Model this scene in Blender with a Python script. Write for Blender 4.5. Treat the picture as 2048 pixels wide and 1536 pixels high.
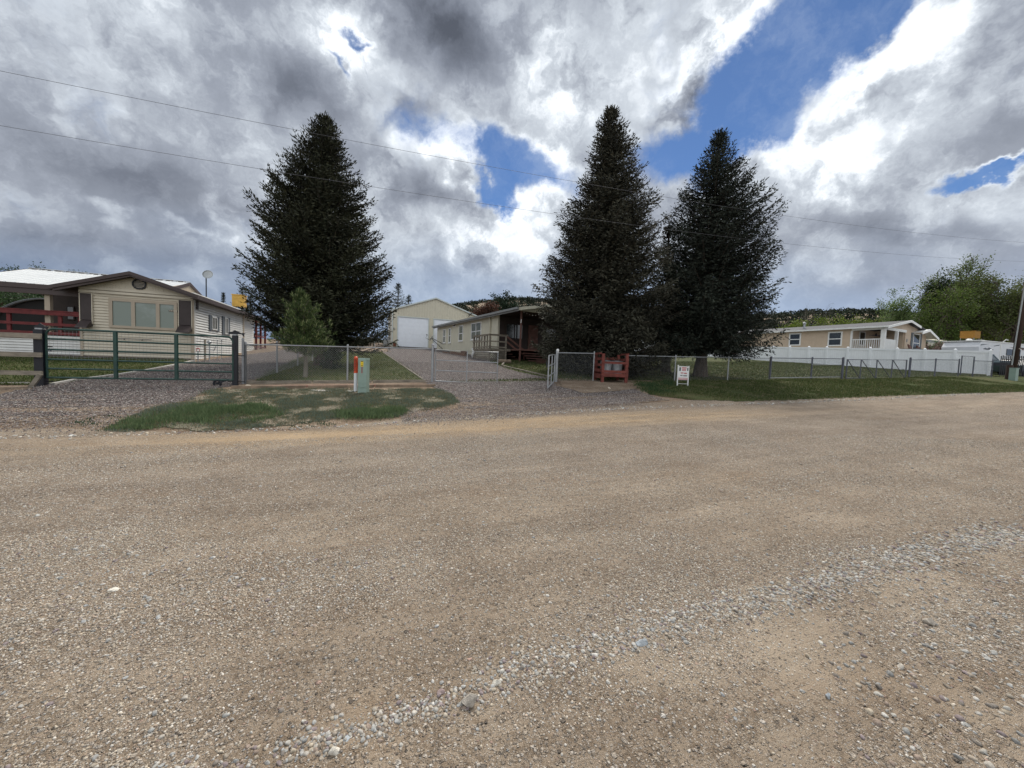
import bpy, bmesh, math, random
import numpy as np
from mathutils import Vector, Matrix

# ============================================================ camera
EYE = 1.55
FPX = 769.0
PITCH = math.atan(42.0 / FPX)
ROLL = 0.037
scene = bpy.context.scene
for o in list(bpy.data.objects):
    bpy.data.objects.remove(o)
_f = Vector((0, math.cos(PITCH), -math.sin(PITCH)))
_r0 = Vector((1, 0, 0))
_u0 = Vector((0, math.sin(PITCH), math.cos(PITCH)))
CR = math.cos(ROLL) * _r0 + math.sin(ROLL) * _u0
CU = -math.sin(ROLL) * _r0 + math.cos(ROLL) * _u0
CF = _f
cam_d = bpy.data.cameras.new('camera')
cam = bpy.data.objects.new('camera', cam_d)
scene.collection.objects.link(cam)
cam_d.sensor_width = 36.0
cam_d.lens = FPX / 2048 * 36.0
cam_d.clip_start = 0.05
cam_d.clip_end = 5000
m = Matrix(((CR.x, CU.x, -CF.x, 0), (CR.y, CU.y, -CF.y, 0), (CR.z, CU.z, -CF.z, EYE), (0, 0, 0, 1)))
cam.matrix_world = m
scene.camera = cam

def ray(px, py):
    return CF + CR * ((px - 1024) / FPX) - CU * ((py - 768) / FPX)

def at(px, py, Y):
    r = ray(px, py)
    k = Y / r.y
    return Vector((r.x * k, Y, EYE + r.z * k))

# ============================================================ node helper
class G:
    def __init__(s, tree):
        s.t = tree; s.n = tree.nodes; s.l = tree.links
        s.n.clear()
    def new(s, ty, props=None, **ins):
        nd = s.n.new(ty)
        for k, v in (props or {}).items():
            setattr(nd, k, v)
        for k, v in ins.items():
            s.set(nd, k, v)
        return nd
    def set(s, nd, key, v):
        key = int(key[1:]) if (key[0] == 'i' and key[1:].isdigit()) else key.replace('_', ' ')
        sock = nd.inputs[key]
        if isinstance(v, bpy.types.NodeSocket):
            s.l.new(v, sock)
        elif isinstance(v, (tuple, list)) and len(v) == 3 and sock.type == 'RGBA':
            sock.default_value = (*v, 1)
        else:
            sock.default_value = v
    def coord(s, which='Object'):
        return s.new('ShaderNodeTexCoord').outputs[which]
    def mapv(s, v, loc=(0, 0, 0), rot=(0, 0, 0), sc=(1, 1, 1), ty='POINT'):
        nd = s.new('ShaderNodeMapping', {'vector_type': ty}, i0=v, i1=loc, i2=rot, i3=sc)
        return nd.outputs[0]
    def noise(s, v, scale=5, detail=4, rough=.55, dist=0, out=0):
        nd = s.new('ShaderNodeTexNoise', None, Vector=v, Scale=scale, Detail=detail, Roughness=rough, Distortion=dist)
        return nd.outputs[out]
    def vor(s, v, scale=5, feat='F1', out='Distance', rnd=1.0):
        nd = s.new('ShaderNodeTexVoronoi', {'feature': feat}, Vector=v, Scale=scale, Randomness=rnd)
        return nd.outputs[out]
    def math(s, op, a, b=0.0, c=0.0, clamp=False):
        nd = s.new('ShaderNodeMath', {'operation': op, 'use_clamp': clamp}, i0=a, i1=b)
        if op in ('MULTIPLY_ADD',):
            s.set(nd, 'i2', c)
        return nd.outputs[0]
    def vmath(s, op, a, b=(0, 0, 0), out=0):
        nd = s.new('ShaderNodeVectorMath', {'operation': op}, i0=a)
        if op == 'SCALE':
            s.set(nd, 'Scale', b)
        else:
            s.set(nd, 'i1', b)
        return nd.outputs[out]
    def ramp(s, f, stops, interp='LINEAR'):
        nd = s.new('ShaderNodeValToRGB', None, Fac=f)
        cr = nd.color_ramp; cr.interpolation = interp
        while len(cr.elements) < len(stops):
            cr.elements.new(0.5)
        for e, (p, c) in zip(cr.elements, stops):
            e.position = p
            e.color = (c, c, c, 1) if isinstance(c, (int, float)) else (*c, 1)
        return nd.outputs[0]
    def mix(s, f, a, b, mode='MIX'):
        nd = s.new('ShaderNodeMix', {'data_type': 'RGBA', 'blend_type': mode})
        s.set(nd, 'i0', f)
        for idx, v in ((6, a), (7, b)):
            sock = nd.inputs[idx]
            if isinstance(v, bpy.types.NodeSocket): s.l.new(v, sock)
            elif isinstance(v, (int, float)): sock.default_value = (v, v, v, 1)
            else: sock.default_value = (*v, 1)
        return nd.outputs[2]
    def rng(s, v, a, b, c=0.0, d=1.0, smooth=True):
        nd = s.new('ShaderNodeMapRange', {'interpolation_type': 'SMOOTHSTEP' if smooth else 'LINEAR'}, i0=v, i1=a, i2=b, i3=c, i4=d)
        return nd.outputs[0]
    def bump(s, h, st=.5, dist=.02, normal=None):
        nd = s.new('ShaderNodeBump', None, Height=h, Strength=st, Distance=dist)
        if normal is not None: s.l.new(normal, nd.inputs['Normal'])
        return nd.outputs[0]
    def xyz(s, v):
        nd = s.new('ShaderNodeSeparateXYZ', None, i0=v)
        return nd.outputs
    def comb(s, x, y, z):
        return s.new('ShaderNodeCombineXYZ', None, i0=x, i1=y, i2=z).outputs[0]
    def out(s, shader):
        o = s.n.new('ShaderNodeOutputMaterial')
        s.l.new(shader, o.inputs[0])

# ============================================================ world: sky and clouds
SUN_AZ = math.radians(14)      # to the right of straight ahead
SUN_EL = math.radians(52)
world = bpy.data.worlds.new('World')
scene.world = world
world.use_nodes = True
g = G(world.node_tree)
def stereo(px, py):
    d = ray(px, py).normalized()
    return d.x / (1 + d.y), d.z / (1 + d.y)
D = g.new('ShaderNodeTexCoord').outputs['Generated']
X_, Y_, Z_ = g.xyz(D)
den = g.math('MAXIMUM', g.math('ADD', Y_, 1.0), 0.02)
U = g.math('DIVIDE', X_, den); V = g.math('DIVIDE', Z_, den)
P0 = g.comb(U, V, 0.0)
w1 = g.vmath('SCALE', g.vmath('SUBTRACT', g.noise(P0, 4.5, 3, .55, out=1), (.5, .5, .5)), .17)
w2 = g.vmath('SCALE', g.vmath('SUBTRACT', g.noise(P0, 19, 5, .62, out=1), (.5, .5, .5)), .075)
P1 = g.vmath('ADD', P0, w1)
P2 = g.vmath('ADD', P1, w2)
def blobs(P, lst):
    acc = None
    for (px, py, rx, ry, ang, w) in lst:
        c = stereo(px, py)
        ex = stereo(px + 40, py)
        sc = math.hypot(ex[0] - c[0], ex[1] - c[1]) / 40
        rot = -math.radians(ang)
        v = g.mapv(P, (c[0], c[1], 0), (0, 0, rot), (rx * sc, ry * sc, 1), 'TEXTURE')
        ln = g.vmath('LENGTH', v, out=1)
        b = g.rng(ln, 1.0, 0.0, 0.0, w)
        acc = b if acc is None else g.math('ADD', acc, b)
    return acc
# openings of clear sky: px, py, rx, ry, tilt (deg, clockwise in the picture), weight
holes = blobs(P2, [
    (1590, 60, 330, 200, -42, 1.7), (1760, -30, 300, 130, -20, 1.5), (1480, 220, 175, 210, 28, 1.2), (1500, 310, 130, 90, 30, .9),
    (1040, 355, 230, 78, 14, 1.35), (1370, 345, 130, 100, 0, .9), (1960, 345, 190, 50, -8, 1.3), (2060, 330, 90, 60, 0, .9),
    (692, 98, 60, 22, 8, .8), (640, 160, 60, 20, 30, .6), (970, 378, 120, 40, 20, .7), (850, 265, 130, 60, 0, .4)])
w3 = g.vmath('SCALE', g.vmath('SUBTRACT', g.noise(P0, 26, 4, .6, out=1), (.5, .5, .5)), .06)
P3 = g.vmath('ADD', P0, w3)
n7 = g.noise(P3, 6.0, 9, .64)
pf1 = g.new('ShaderNodeTexVoronoi', {'feature': 'SMOOTH_F1'}, Vector=P3, Scale=13.0, Smoothness=.35).outputs['Distance']
pf2 = g.new('ShaderNodeTexVoronoi', {'feature': 'SMOOTH_F1'}, Vector=P3, Scale=31.0, Smoothness=.3).outputs['Distance']
puff = g.math('SUBTRACT', .55, g.math('ADD', g.math('MULTIPLY', pf1, .75), g.math('MULTIPLY', pf2, .45)))
hn = g.math('ADD', g.noise(P3, 10, 9, .66), g.math('MULTIPLY', g.math('SUBTRACT', .45, pf1), -.35))
hole = g.math('ADD', holes, g.math('MULTIPLY', g.math('SUBTRACT', hn, .5), 1.5))
hole_m = g.rng(hole, .20, 1.05)
edge = g.rng(hole, -.25, .42)                      # rim next to an opening is thin and bright
bright = blobs(P2, [
    (660, 110, 150, 110, 20, .75), (230, 430, 130, 40, 12, .6), (430, 452, 150, 26, 5, .45),
    (850, 310, 170, 80, 12, .9), (760, 390, 90, 70, 0, .6), (1000, 450, 190, 70, 5, .9), (1230, 150, 330, 230, 10, .62), (900, 190, 200, 90, 0, .3),
    (1640, 210, 190, 80, -38, .75), (1830, 90, 300, 90, -28, .75), (1610, 380, 170, 120, -30, .7), (1950, 410, 200, 100, 0, .5),
    (960, 520, 200, 80, 0, .3), (1395, 175, 110, 150, 20, 1.0), (2020, 460, 90, 50, 0, .35), (560, 420, 260, 60, 5, .2), (940, 490, 240, 60, 0, .3), (1880, 200, 260, 120, -25, .32), (330, 60, 260, 120, 20, .18), (700, 500, 200, 60, 0, .2), (1720, 300, 240, 110, -30, .3)])
dark = blobs(P1, [
    (860, 30, 280, 120, 5, .95), (540, 205, 190, 75, 14, .6), (150, 330, 480, 170, 8, .36), (420, 380, 280, 70, 10, .35), (40, 60, 380, 130, 0, .12), (940, 150, 150, 80, 40, .4),
    (850, 415, 130, 44, -5, .75), (1900, 290, 240, 70, -25, .10), (1740, 470, 300, 60, 3, .4), (930, 375, 60, 24, 0, .4), (1240, 130, 200, 60, 10, .2),
    (300, 510, 500, 60, 0, .3)])
lump = g.math('SUBTRACT', n7, .5)
bil = g.math('ABSOLUTE', g.math('SUBTRACT', g.noise(P3, 12, 7, .62), .5))
L = g.math('ADD', g.math('MULTIPLY', edge, .36), .45)
L = g.math('ADD', L, g.rng(Y_, .1, -.6, 0, .42))      # unseen clouds opposite the sun, brightened to light walls facing the camera
L = g.math('ADD', L, g.math('MULTIPLY', bright, .44))
L = g.math('ADD', L, g.math('MULTIPLY', puff, g.math('ADD', g.math('MULTIPLY', g.math('ADD', bright, edge), .55), .12)))
L = g.math('SUBTRACT', L, g.math('MULTIPLY', dark, .46))
L = g.math('ADD', L, g.math('MULTIPLY', lump, g.math('ADD', g.math('MULTIPLY', g.math('ADD', bright, edge), 1.0), .34)))
L = g.math('SUBTRACT', L, g.math('MULTIPLY', g.math('SUBTRACT', bil, .1), g.math('ADD', g.math('MULTIPLY', bright, 1.4), .22)))
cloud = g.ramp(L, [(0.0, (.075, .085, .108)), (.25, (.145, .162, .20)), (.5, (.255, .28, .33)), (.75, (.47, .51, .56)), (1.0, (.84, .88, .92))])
sky = g.new('ShaderNodeTexSky', {'sky_type': 'NISHITA', 'sun_disc': False, 'sun_elevation': SUN_EL, 'sun_rotation': SUN_AZ, 'altitude': 1700, 'air_density': 1.0, 'dust_density': .3, 'ozone_density': 1.5})
SKYK = .1
skyc = g.mix(1.0, sky.outputs[0], (SKYK * .46, SKYK * .58, SKYK * .72), 'MULTIPLY')
skyc = g.mix(g.rng(n7, .42, .8, 0, .5), skyc, (.45, .52, .63))
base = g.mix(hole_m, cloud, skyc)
# rainy blue-grey veil low over the horizon
veil = g.rng(g.math('ADD', V, g.math('MULTIPLY', g.math('SUBTRACT', g.noise(g.mapv(P0, sc=(1, 3, 1)), 5, 3, .5), .5), .10)), .165, .035, 0, .9)
veil_c = g.mix(g.rng(U, -.5, .12), (.14, .19, .285), (.28, .37, .52))
veil_c = g.mix(g.rng(U, .2, .5), veil_c, (.25, .31, .43))
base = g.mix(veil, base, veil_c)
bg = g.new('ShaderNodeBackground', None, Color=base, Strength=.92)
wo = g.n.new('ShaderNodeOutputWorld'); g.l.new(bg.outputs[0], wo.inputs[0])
world.cycles.sampling_method = 'MANUAL'
world.cycles.sample_map_resolution = 512

sun_d = bpy.data.lights.new('sun', 'SUN')
sun_d.energy = 2.9; sun_d.angle = math.radians(22); sun_d.color = (1, .95, .87)
sun = bpy.data.objects.new('sun', sun_d); scene.collection.objects.link(sun)
sd = Vector((math.sin(SUN_AZ) * math.cos(SUN_EL), math.cos(SUN_AZ) * math.cos(SUN_EL), math.sin(SUN_EL)))
sun.rotation_euler = sd.to_track_quat('Z', 'Y').to_euler()
sun.location = (0, 0, 30)
scene.view_settings.view_transform = 'Standard'
scene.view_settings.look = 'None'
scene.view_settings.exposure = 0.6
scene.view_settings.gamma = 1.0
scene.cycles.max_bounces = 5
scene.cycles.diffuse_bounces = 3
scene.cycles.transparent_max_bounces = 8
#SKYONLY

# ============================================================ ground height field
E1 = (0.9409, 0.3388)      # along the road
E2 = (-0.3388, 0.9409)     # away from the road
def ST(x, y): return (E1[0] * x + E1[1] * y, E2[0] * x + E2[1] * y)
def XY(t, s): return (E1[0] * t + E2[0] * s, E1[1] * t + E2[1] * s)
_tz = [-60, -15, -4, 2, 5, 9, 13.5, 18, 25, 30, 35, 60, 200]
_zf = [.40, .47, .62, .75, .80, .90, 1.0, 1.12, 1.34, 1.5, 1.72, 2.1, 3.2]
_te = [-60, -1.4, 1.5, 5, 10, 16, 30, 60, 200]
_ze = [.05, .10, .22, .38, .50, .62, 1.03, 1.6, 2.7]
_t0 = [-60, 2, 60, 200]
_z0 = [0, 0, 1.1, 2.0]
def zst(t, s):
    t = np.asarray(t, float); s = np.asarray(s, float)
    zf = (np.interp(t - 1.5, _tz, _zf) + np.interp(t, _tz, _zf) + np.interp(t + 1.5, _tz, _zf)) / 3
    ze = (np.interp(t - 1.5, _te, _ze) + np.interp(t, _te, _ze) + np.interp(t + 1.5, _te, _ze)) / 3
    z0 = np.interp(t, _t0, _z0)
    b = np.clip(s, 14.1, 62) - 14.1
    far = zf + .065 * b + .02 * np.clip(s - 62, 0, 400)
    z = np.where(s < 0, z0, np.where(s < 8.8, z0 + (ze - z0) * (np.clip(s, 0, 8.8) / 8.8) ** 1.2,
        np.where(s < 12.8, ze + (zf - .05 - ze) * (s - 8.8) / 4.0, np.where(s < 14.1, zf - .05 + .05 * (s - 12.8) / 1.3, far))))
    return z
def Z(x, y):
    return float(zst(*ST(x, y)))
def gp(px, py):
    """point of the ground seen in a direction"""
    r = ray(px, py); lo = .3
    k = lo
    while k < 400:
        p = Vector((r.x * k, r.y * k, EYE + r.z * k))
        if p.z <= Z(p.x, p.y): break
        k += .05 + k * .004
    return p
def pl(px, py, s):
    """plan position where the view direction crosses the line s"""
    r = ray(px, py)
    k = s / (E2[0] * r.x + E2[1] * r.y)
    return (r.x * k, r.y * k)

# ============================================================ mesh helpers
COL = scene.collection
class MB:
    def __init__(s):
        s.v = []; s.f = []; s.n = 0; s.smooth = False
    def add(s, vs, fs):
        vs = [tuple(v) for v in vs]
        s.v.extend(vs)
        s.f.extend([tuple(i + s.n for i in f) for f in fs])
        s.n += len(vs)
        return s
    def hexa(s, p):      # 8 points: bottom 4 then top 4
        return s.add(p, [(0, 3, 2, 1), (4, 5, 6, 7), (0, 1, 5, 4), (1, 2, 6, 5), (2, 3, 7, 6), (3, 0, 4, 7)])
    def beam(s, p, q, w, h, up=(0, 0, 1)):
        p = Vector(p); q = Vector(q); d = (q - p).normalized(); up = Vector(up)
        if abs(d.dot(up)) > .98: up = Vector((E1[0], E1[1], 0))
        sx = d.cross(up).normalized() * w / 2; uy = sx.cross(d).normalized() * h / 2
        return s.hexa([p - sx - uy, p + sx - uy, q + sx - uy, q - sx - uy, p - sx + uy, p + sx + uy, q + sx + uy, q - sx + uy])
    def tube(s, pts, r, n=8, cap=True):
        pts = [Vector(p) for p in pts]
        rs = r if isinstance(r, (list, tuple)) else [r] * len(pts)
        base = s.n; prev = None
        for i, p in enumerate(pts):
            if i == 0: d = pts[1] - p
            elif i == len(pts) - 1: d = p - pts[i - 1]
            else: d = (pts[i + 1] - p).normalized() + (p - pts[i - 1]).normalized()
            d.normalize()
            a = Vector((0, 0, 1)) if abs(d.z) < .9 else Vector((1, 0, 0))
            if prev is not None: a = prev
            x = d.cross(a).normalized(); y = d.cross(x).normalized(); prev = x.cross(d) if False else a
            for k in range(n):
                t = 2 * math.pi * k / n
                s.v.append(tuple(p + (x * math.cos(t) + y * math.sin(t)) * rs[i]))
            s.n += n
        for i in range(len(pts) - 1):
            for k in range(n):
                a = base + i * n + k; b = base + i * n + (k + 1) % n
                s.f.append((a, b, b + n, a + n))
        if cap:
            s.f.append(tuple(base + k for k in range(n))[::-1])
            s.f.append(tuple(base + (len(pts) - 1) * n + k for k in range(n)))
        return s
    def prism(s, poly, off):     # polygon of 3-d points extruded by off
        n = len(poly); off = Vector(off)
        a = [Vector(p) for p in poly]; b = [p + off for p in a]
        fs = [tuple(range(n))[::-1], tuple(range(n, 2 * n))]
        fs += [(i, (i + 1) % n, n + (i + 1) % n, n + i) for i in range(n)]
        return s.add(a + b, fs)
    def lathe(s, c, prof, n=16):
        c = Vector(c); base = s.n
        for (r, z) in prof:
            for k in range(n):
                t = 2 * math.pi * k / n
                s.v.append((c.x + r * math.cos(t), c.y + r * math.sin(t), c.z + z))
        s.n += n * len(prof)
        for i in range(len(prof) - 1):
            for k in range(n):
                a = base + i * n + k; b = base + i * n + (k + 1) % n
                s.f.append((a, b, b + n, a + n))
        s.f.append(tuple(base + k for k in range(n))[::-1])
        s.f.append(tuple(base + (len(prof) - 1) * n + k for k in range(n)))
        return s

def finish(name, vs, fs, mat, parent=None, smooth=False, loc=None, recalc=True):
    me = bpy.data.meshes.new(name)
    off = Vector((0, 0, 0))
    if parent is not None:
        off = Vector(parent['_at'])
    elif loc is not None:
        off = Vector(loc)
    vs = [(v[0] - off.x, v[1] - off.y, v[2] - off.z) for v in vs]
    me.from_pydata(vs, [], fs)
    if recalc:
        bm = bmesh.new(); bm.from_mesh(me)
        bmesh.ops.recalc_face_normals(bm, faces=bm.faces)
        bm.to_mesh(me); bm.free()
    if smooth:
        me.shade_smooth()
    me.materials.append(mat)
    o = bpy.data.objects.new(name, me)
    COL.objects.link(o)
    if parent is not None:
        o.parent = parent
        o['_at'] = tuple(off)
    else:
        o.location = off
        o['_at'] = tuple(off)
    return o
def part(name, mb, mat, parent, smooth=False, label=None):
    o = finish(name, mb.v, mb.f, mat, parent, smooth)
    if label: o['label'] = label
    return o
def thing(name, label, cat, loc, group=None):
    o = bpy.data.objects.new(name, None)
    o.empty_display_size = .2
    COL.objects.link(o); o.location = loc; o['_at'] = tuple(loc)
    o['label'] = label; o['category'] = cat
    if group: o['group'] = group
    return o
def solo(name, mb, mat, label, cat, loc=None, group=None, smooth=False):
    o = finish(name, mb.v, mb.f, mat, None, smooth, loc if loc is not None else mb.v[0])
    o['label'] = label; o['category'] = cat
    if group: o['group'] = group
    return o
def npmesh(name, verts, faces, mat, parent=None, loc=None, cols=None, smooth=False):
    """big meshes: verts (N,3), faces (M,k) all of one size"""
    off = np.array(parent['_at'] if parent is not None else (loc if loc is not None else (0, 0, 0)), float)
    me = bpy.data.meshes.new(name)
    verts = np.asarray(verts, np.float32) - off.astype(np.float32)
    k = faces.shape[1]
    me.vertices.add(len(verts)); me.vertices.foreach_set('co', verts.ravel())
    me.loops.add(faces.size); me.loops.foreach_set('vertex_index', faces.astype(np.int32).ravel())
    me.polygons.add(len(faces)); me.polygons.foreach_set('loop_start', np.arange(0, faces.size, k, dtype=np.int32))
    me.update(calc_edges=True)
    me.validate()
    if cols is not None:
        a = me.color_attributes.new('Col', 'FLOAT_COLOR', 'POINT')
        c = np.ones((len(verts), 4), np.float32); c[:, :3] = cols
        a.data.foreach_set('color', c.ravel())
    if smooth: me.shade_smooth()
    me.materials.append(mat)
    o = bpy.data.objects.new(name, me); COL.objects.link(o)
    if parent is not None: o.parent = parent
    else: o.location = off
    o['_at'] = tuple(float(q) for q in off)
    return o

class Frame:
    """local frame: a along u, b along w, c up"""
    def __init__(s, o, u, w):
        s.o = Vector((o[0], o[1], 0)); s.u = Vector((u[0], u[1], 0)).normalized(); s.w = Vector((w[0], w[1], 0)).normalized()
    def p(s, a, b, c): 
        return s.o + s.u * a + s.w * b + Vector((0, 0, c))
    def box(s, mb, a0, a1, b0, b1, c0, c1):
        return mb.hexa([s.p(a0, b0, c0), s.p(a1, b0, c0), s.p(a1, b1, c0), s.p(a0, b1, c0), s.p(a0, b0, c1), s.p(a1, b0, c1), s.p(a1, b1, c1), s.p(a0, b1, c1)])

# ============================================================ materials
MATS = {}
def mat(name, col, rough=.6, var=.12, scale=3.0, bump=0.0, bscale=40, metal=0.0, spec=.4, dirt=0.0, stretch=(1, 1, 1)):
    if name in MATS: return MATS[name]
    m = bpy.data.materials.new(name); m.use_nodes = True
    g = G(m.node_tree)
    co = g.mapv(g.coord(), sc=stretch)
    n = g.noise(co, scale, 6, .6)
    c = g.mix(g.rng(n, .3, .7), tuple(x * (1 - var) for x in col), tuple(min(1, x * (1 + var)) for x in col))
    if dirt:
        d = g.rng(g.noise(g.mapv(g.coord(), sc=(1.5, 1.5, .5)), 2.2, 6, .65), .48, .78, 0, dirt)
        c = g.mix(d, c, (.14, .11, .08))
    b = g.new('ShaderNodeBsdfPrincipled', None, Base_Color=c, Roughness=rough, Metallic=metal)
    b.inputs['Specular IOR Level'].default_value = spec
    if bump:
        g.l.new(g.bump(g.noise(co, bscale, 3, .6), bump, .01), b.inputs['Normal'])
    g.out(b.outputs[0])
    MATS[name] = m
    return m

def attr_mat(name, rough=.8, trans=0.0, bump=0.0, spec=.2, bscale=60):
    m = bpy.data.materials.new(name); m.use_nodes = True
    g = G(m.node_tree)
    at_ = g.new('ShaderNodeAttribute', {'attribute_name': 'Col'})
    c = at_.outputs[0]
    if bump:
        c = g.mix(g.rng(g.noise(g.coord(), bscale, 4, .6), .3, .7), c, g.mix(1.0, c, (.6, .58, .55), 'MULTIPLY'))
    b = g.new('ShaderNodeBsdfPrincipled', None, Base_Color=c, Roughness=rough)
    b.inputs['Specular IOR Level'].default_value = spec
    if bump:
        g.l.new(g.bump(g.noise(g.coord(), bscale * 1.5, 3, .6), bump, .004), b.inputs['Normal'])
    sh = b.outputs[0]
    if trans:
        tr = g.new('ShaderNodeBsdfTranslucent', None, Color=c)
        sh = g.new('ShaderNodeMixShader', None, i0=trans, i1=b.outputs[0], i2=tr.outputs[0]).outputs[0]
    g.out(sh)
    return m

def ground_mat(name, kind):
    m = bpy.data.materials.new(name); m.use_nodes = True
    g = G(m.node_tree)
    co = g.coord()
    ang = -math.atan2(E1[1], E1[0])
    ts = g.mapv(co, rot=(0, 0, ang))         # x = along the road, y = across it
    flat = g.mapv(ts, sc=(1, 1, 0))
    warp = g.vmath('ADD', flat, g.vmath('SCALE', g.vmath('SUBTRACT', g.noise(flat, 1.3, 4, .6, out=1), (.5, .5, .5)), .5))
    xs = g.xyz(warp)
    def stones(scale, cols, seed):
        v = g.mapv(flat, loc=(seed, seed * 2, 0))
        v = g.vmath('ADD', v, g.vmath('SCALE', g.vmath('SUBTRACT', g.noise(v, scale * .8, 2, .5, out=1), (.5, .5, .5)), .5 / scale))
        nd = g.new('ShaderNodeTexVoronoi', {'feature': 'F1'}, Vector=v, Scale=scale)
        sep = g.new('ShaderNodeSeparateColor', None, i0=nd.outputs['Color'])
        c = g.ramp(sep.outputs[0], cols, 'CONSTANT')
        dome = g.rng(nd.outputs['Distance'], .62, .1)
        return c, dome, sep.outputs[1]
    fine = g.noise(flat, 260, 3, .7)
    patch = g.noise(flat, 1.1, 5, .62)
    patch2 = g.noise(g.mapv(flat, sc=(.22, 1.6, 1)), 1.6, 5, .62)
    if kind == 'road':
        dirt = g.mix(g.rng(patch, .3, .72), (.330, .262, .195), (.485, .400, .308))
        # ochre wheel strip near the far verge, greyer gravel strips between
        ochre = g.math('MULTIPLY', g.rng(xs[1], 6.6, 7.35), g.rng(xs[1], 8.6, 7.9))
        och_t = g.math('MULTIPLY', ochre, g.math('MULTIPLY', g.rng(xs[0], -6, -1), g.rng(xs[0], 13, 6)))
        dirt = g.mix(g.math('MULTIPLY', och_t, .6), dirt, (.60, .43, .245))
        pc = [(0, (.18, .155, .13)), (.08, (.31, .26, .21)), (.28, (.44, .37, .295)), (.52, (.52, .45, .37)), (.74, (.59, .53, .46)), (.89, (.68, .64, .58)), (.95, (.42, .42, .41)), (.975, (.45, .32, .26))]
        c0, d0, r0 = stones(120, pc, 1.7)
        c1, d1, r1 = stones(58, pc, 3.1)
        c2, d2, r2 = stones(27, pc, 7.7)
        grey = g.math('MULTIPLY', g.rng(xs[1], 3.6, 5.0), g.rng(xs[1], 7.0, 5.8))
        dens = g.math('ADD', g.math('MULTIPLY', g.rng(patch2, .32, .66), .55), g.math('ADD', g.math('MULTIPLY', grey, .3), .40))
        dens = g.math('SUBTRACT', dens, g.math('MULTIPLY', ochre, .25))
        bare = g.math('MULTIPLY', g.rng(xs[1], 1.95, 1.65), g.rng(g.noise(g.mapv(flat, loc=(9, 3, 0)), 1.7, 4, .6), .44, .60))
        dens = g.math('SUBTRACT', dens, g.math('MULTIPLY', bare, .5))
        dirt = g.mix(g.math('MULTIPLY', bare, .45), dirt, (.50, .42, .325))
        m0 = g.math('MULTIPLY', g.rng(d0, .05, .5), g.rng(g.math('SUBTRACT', g.math('ADD', dens, .25), r0), -.12, .12))
        m1 = g.math('MULTIPLY', g.rng(d1, .1, .5), g.rng(g.math('SUBTRACT', g.math('MULTIPLY', dens, .85), r1), -.1, .1))
        m2 = g.math('MULTIPLY', g.rng(d2, .38, .6), g.rng(g.math('SUBTRACT', g.math('MULTIPLY', dens, .30), r2), -.04, .04))
        c = g.mix(g.rng(fine, .36, .64), g.mix(1.0, dirt, (.50, .46, .42), 'MULTIPLY'), dirt)
        c = g.mix(m0, c, g.mix(.3, c0, dirt)); c = g.mix(m1, c, c1)
        crev_shade = g.math('MULTIPLY', g.rng(d1, .32, .0), g.rng(g.math('SUBTRACT', dens, r1), -.1, .2))
        c = g.mix(g.math('MULTIPLY', crev_shade, .55), c, g.mix(1.0, c, (.5, .46, .42), 'MULTIPLY'))  # shade between the stones painted into the road colour
        c = g.mix(m2, c, c2)
        rut = g.noise(g.mapv(flat, sc=(.5, 9, 1)), 2.6, 5, .7)
        c = g.mix(g.rng(rut, .38, .62, .0, .24), c, g.mix(1.0, c, (.70, .68, .67), 'MULTIPLY'))
        band = g.noise(g.mapv(warp, sc=(.05, 1.0, 1)), 1.5, 3, .6)
        c = g.mix(g.rng(band, .40, .62, 0, .55), c, g.mix(1.0, c, (.80, .79, .79), 'MULTIPLY'))
        damp = g.rng(g.noise(g.mapv(flat, loc=(4, 2, 0), sc=(.5, 1, 1)), .9, 5, .6), .55, .72, 0, .45)
        c = g.mix(damp, c, g.mix(1.0, c, (.80, .69, .58), 'MULTIPLY'))
        c = g.mix(g.math('MULTIPLY', grey, .5), c, g.mix(1.0, c, (1.12, 1.14, 1.18), 'MULTIPLY'))
        h = g.math('ADD', g.math('ADD', g.math('MULTIPLY', fine, .3), g.math('MULTIPLY', g.math('MULTIPLY', d0, m0), .4)), g.math('ADD', g.math('MULTIPLY', g.math('MULTIPLY', d1, m1), .9), g.math('MULTIPLY', g.math('MULTIPLY', d2, m2), 1.4)))
        nrm = g.bump(h, 1.0, .02)
        nrm = g.bump(g.math('ADD', patch2, g.math('MULTIPLY', rut, .5)), .5, .07, nrm)
    elif kind == 'drive':
        pc = [(0, (.09, .078, .074)), (.2, (.165, .14, .132)), (.42, (.225, .192, .182)), (.62, (.285, .25, .235)), (.8, (.36, .325, .31)), (.93, (.48, .45, .42)), (.975, (.25, .16, .14))]
        c1, d1, r1 = stones(24, pc, 3.1)
        c2, d2, r2 = stones(11, pc, 9.1)
        c = g.mix(g.rng(d1, .0, .5), g.mix(1.0, c1, (.35, .34, .34), 'MULTIPLY'), c1)
        c = g.mix(g.math('MULTIPLY', g.rng(d2, .3, .6), g.rng(r2, .5, .2)), c, c2)
        tan = g.rng(g.math('ADD', patch2, g.math('MULTIPLY', g.rng(xs[1], 12.5, 8.6), .32)), .60, .80, 0, .75)
        c = g.mix(tan, c, g.mix(1.0, g.mix(.4, c, (.42, .35, .27)), (.95, .85, .72), 'MULTIPLY'))
        c = g.mix(g.rng(patch, .35, .7, 0, .35), c, g.mix(1.0, c, (.72, .66, .62), 'MULTIPLY'))
        nrm = g.bump(g.math('ADD', d1, g.math('MULTIPLY', d2, .6)), .8, .03)
    elif kind in ('lawn', 'verge'):
        n1 = g.noise(flat, 26, 4, .7)
        n0 = g.noise(g.mapv(flat, sc=(.5, 1.3, 1)), .8, 5, .62)
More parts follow.
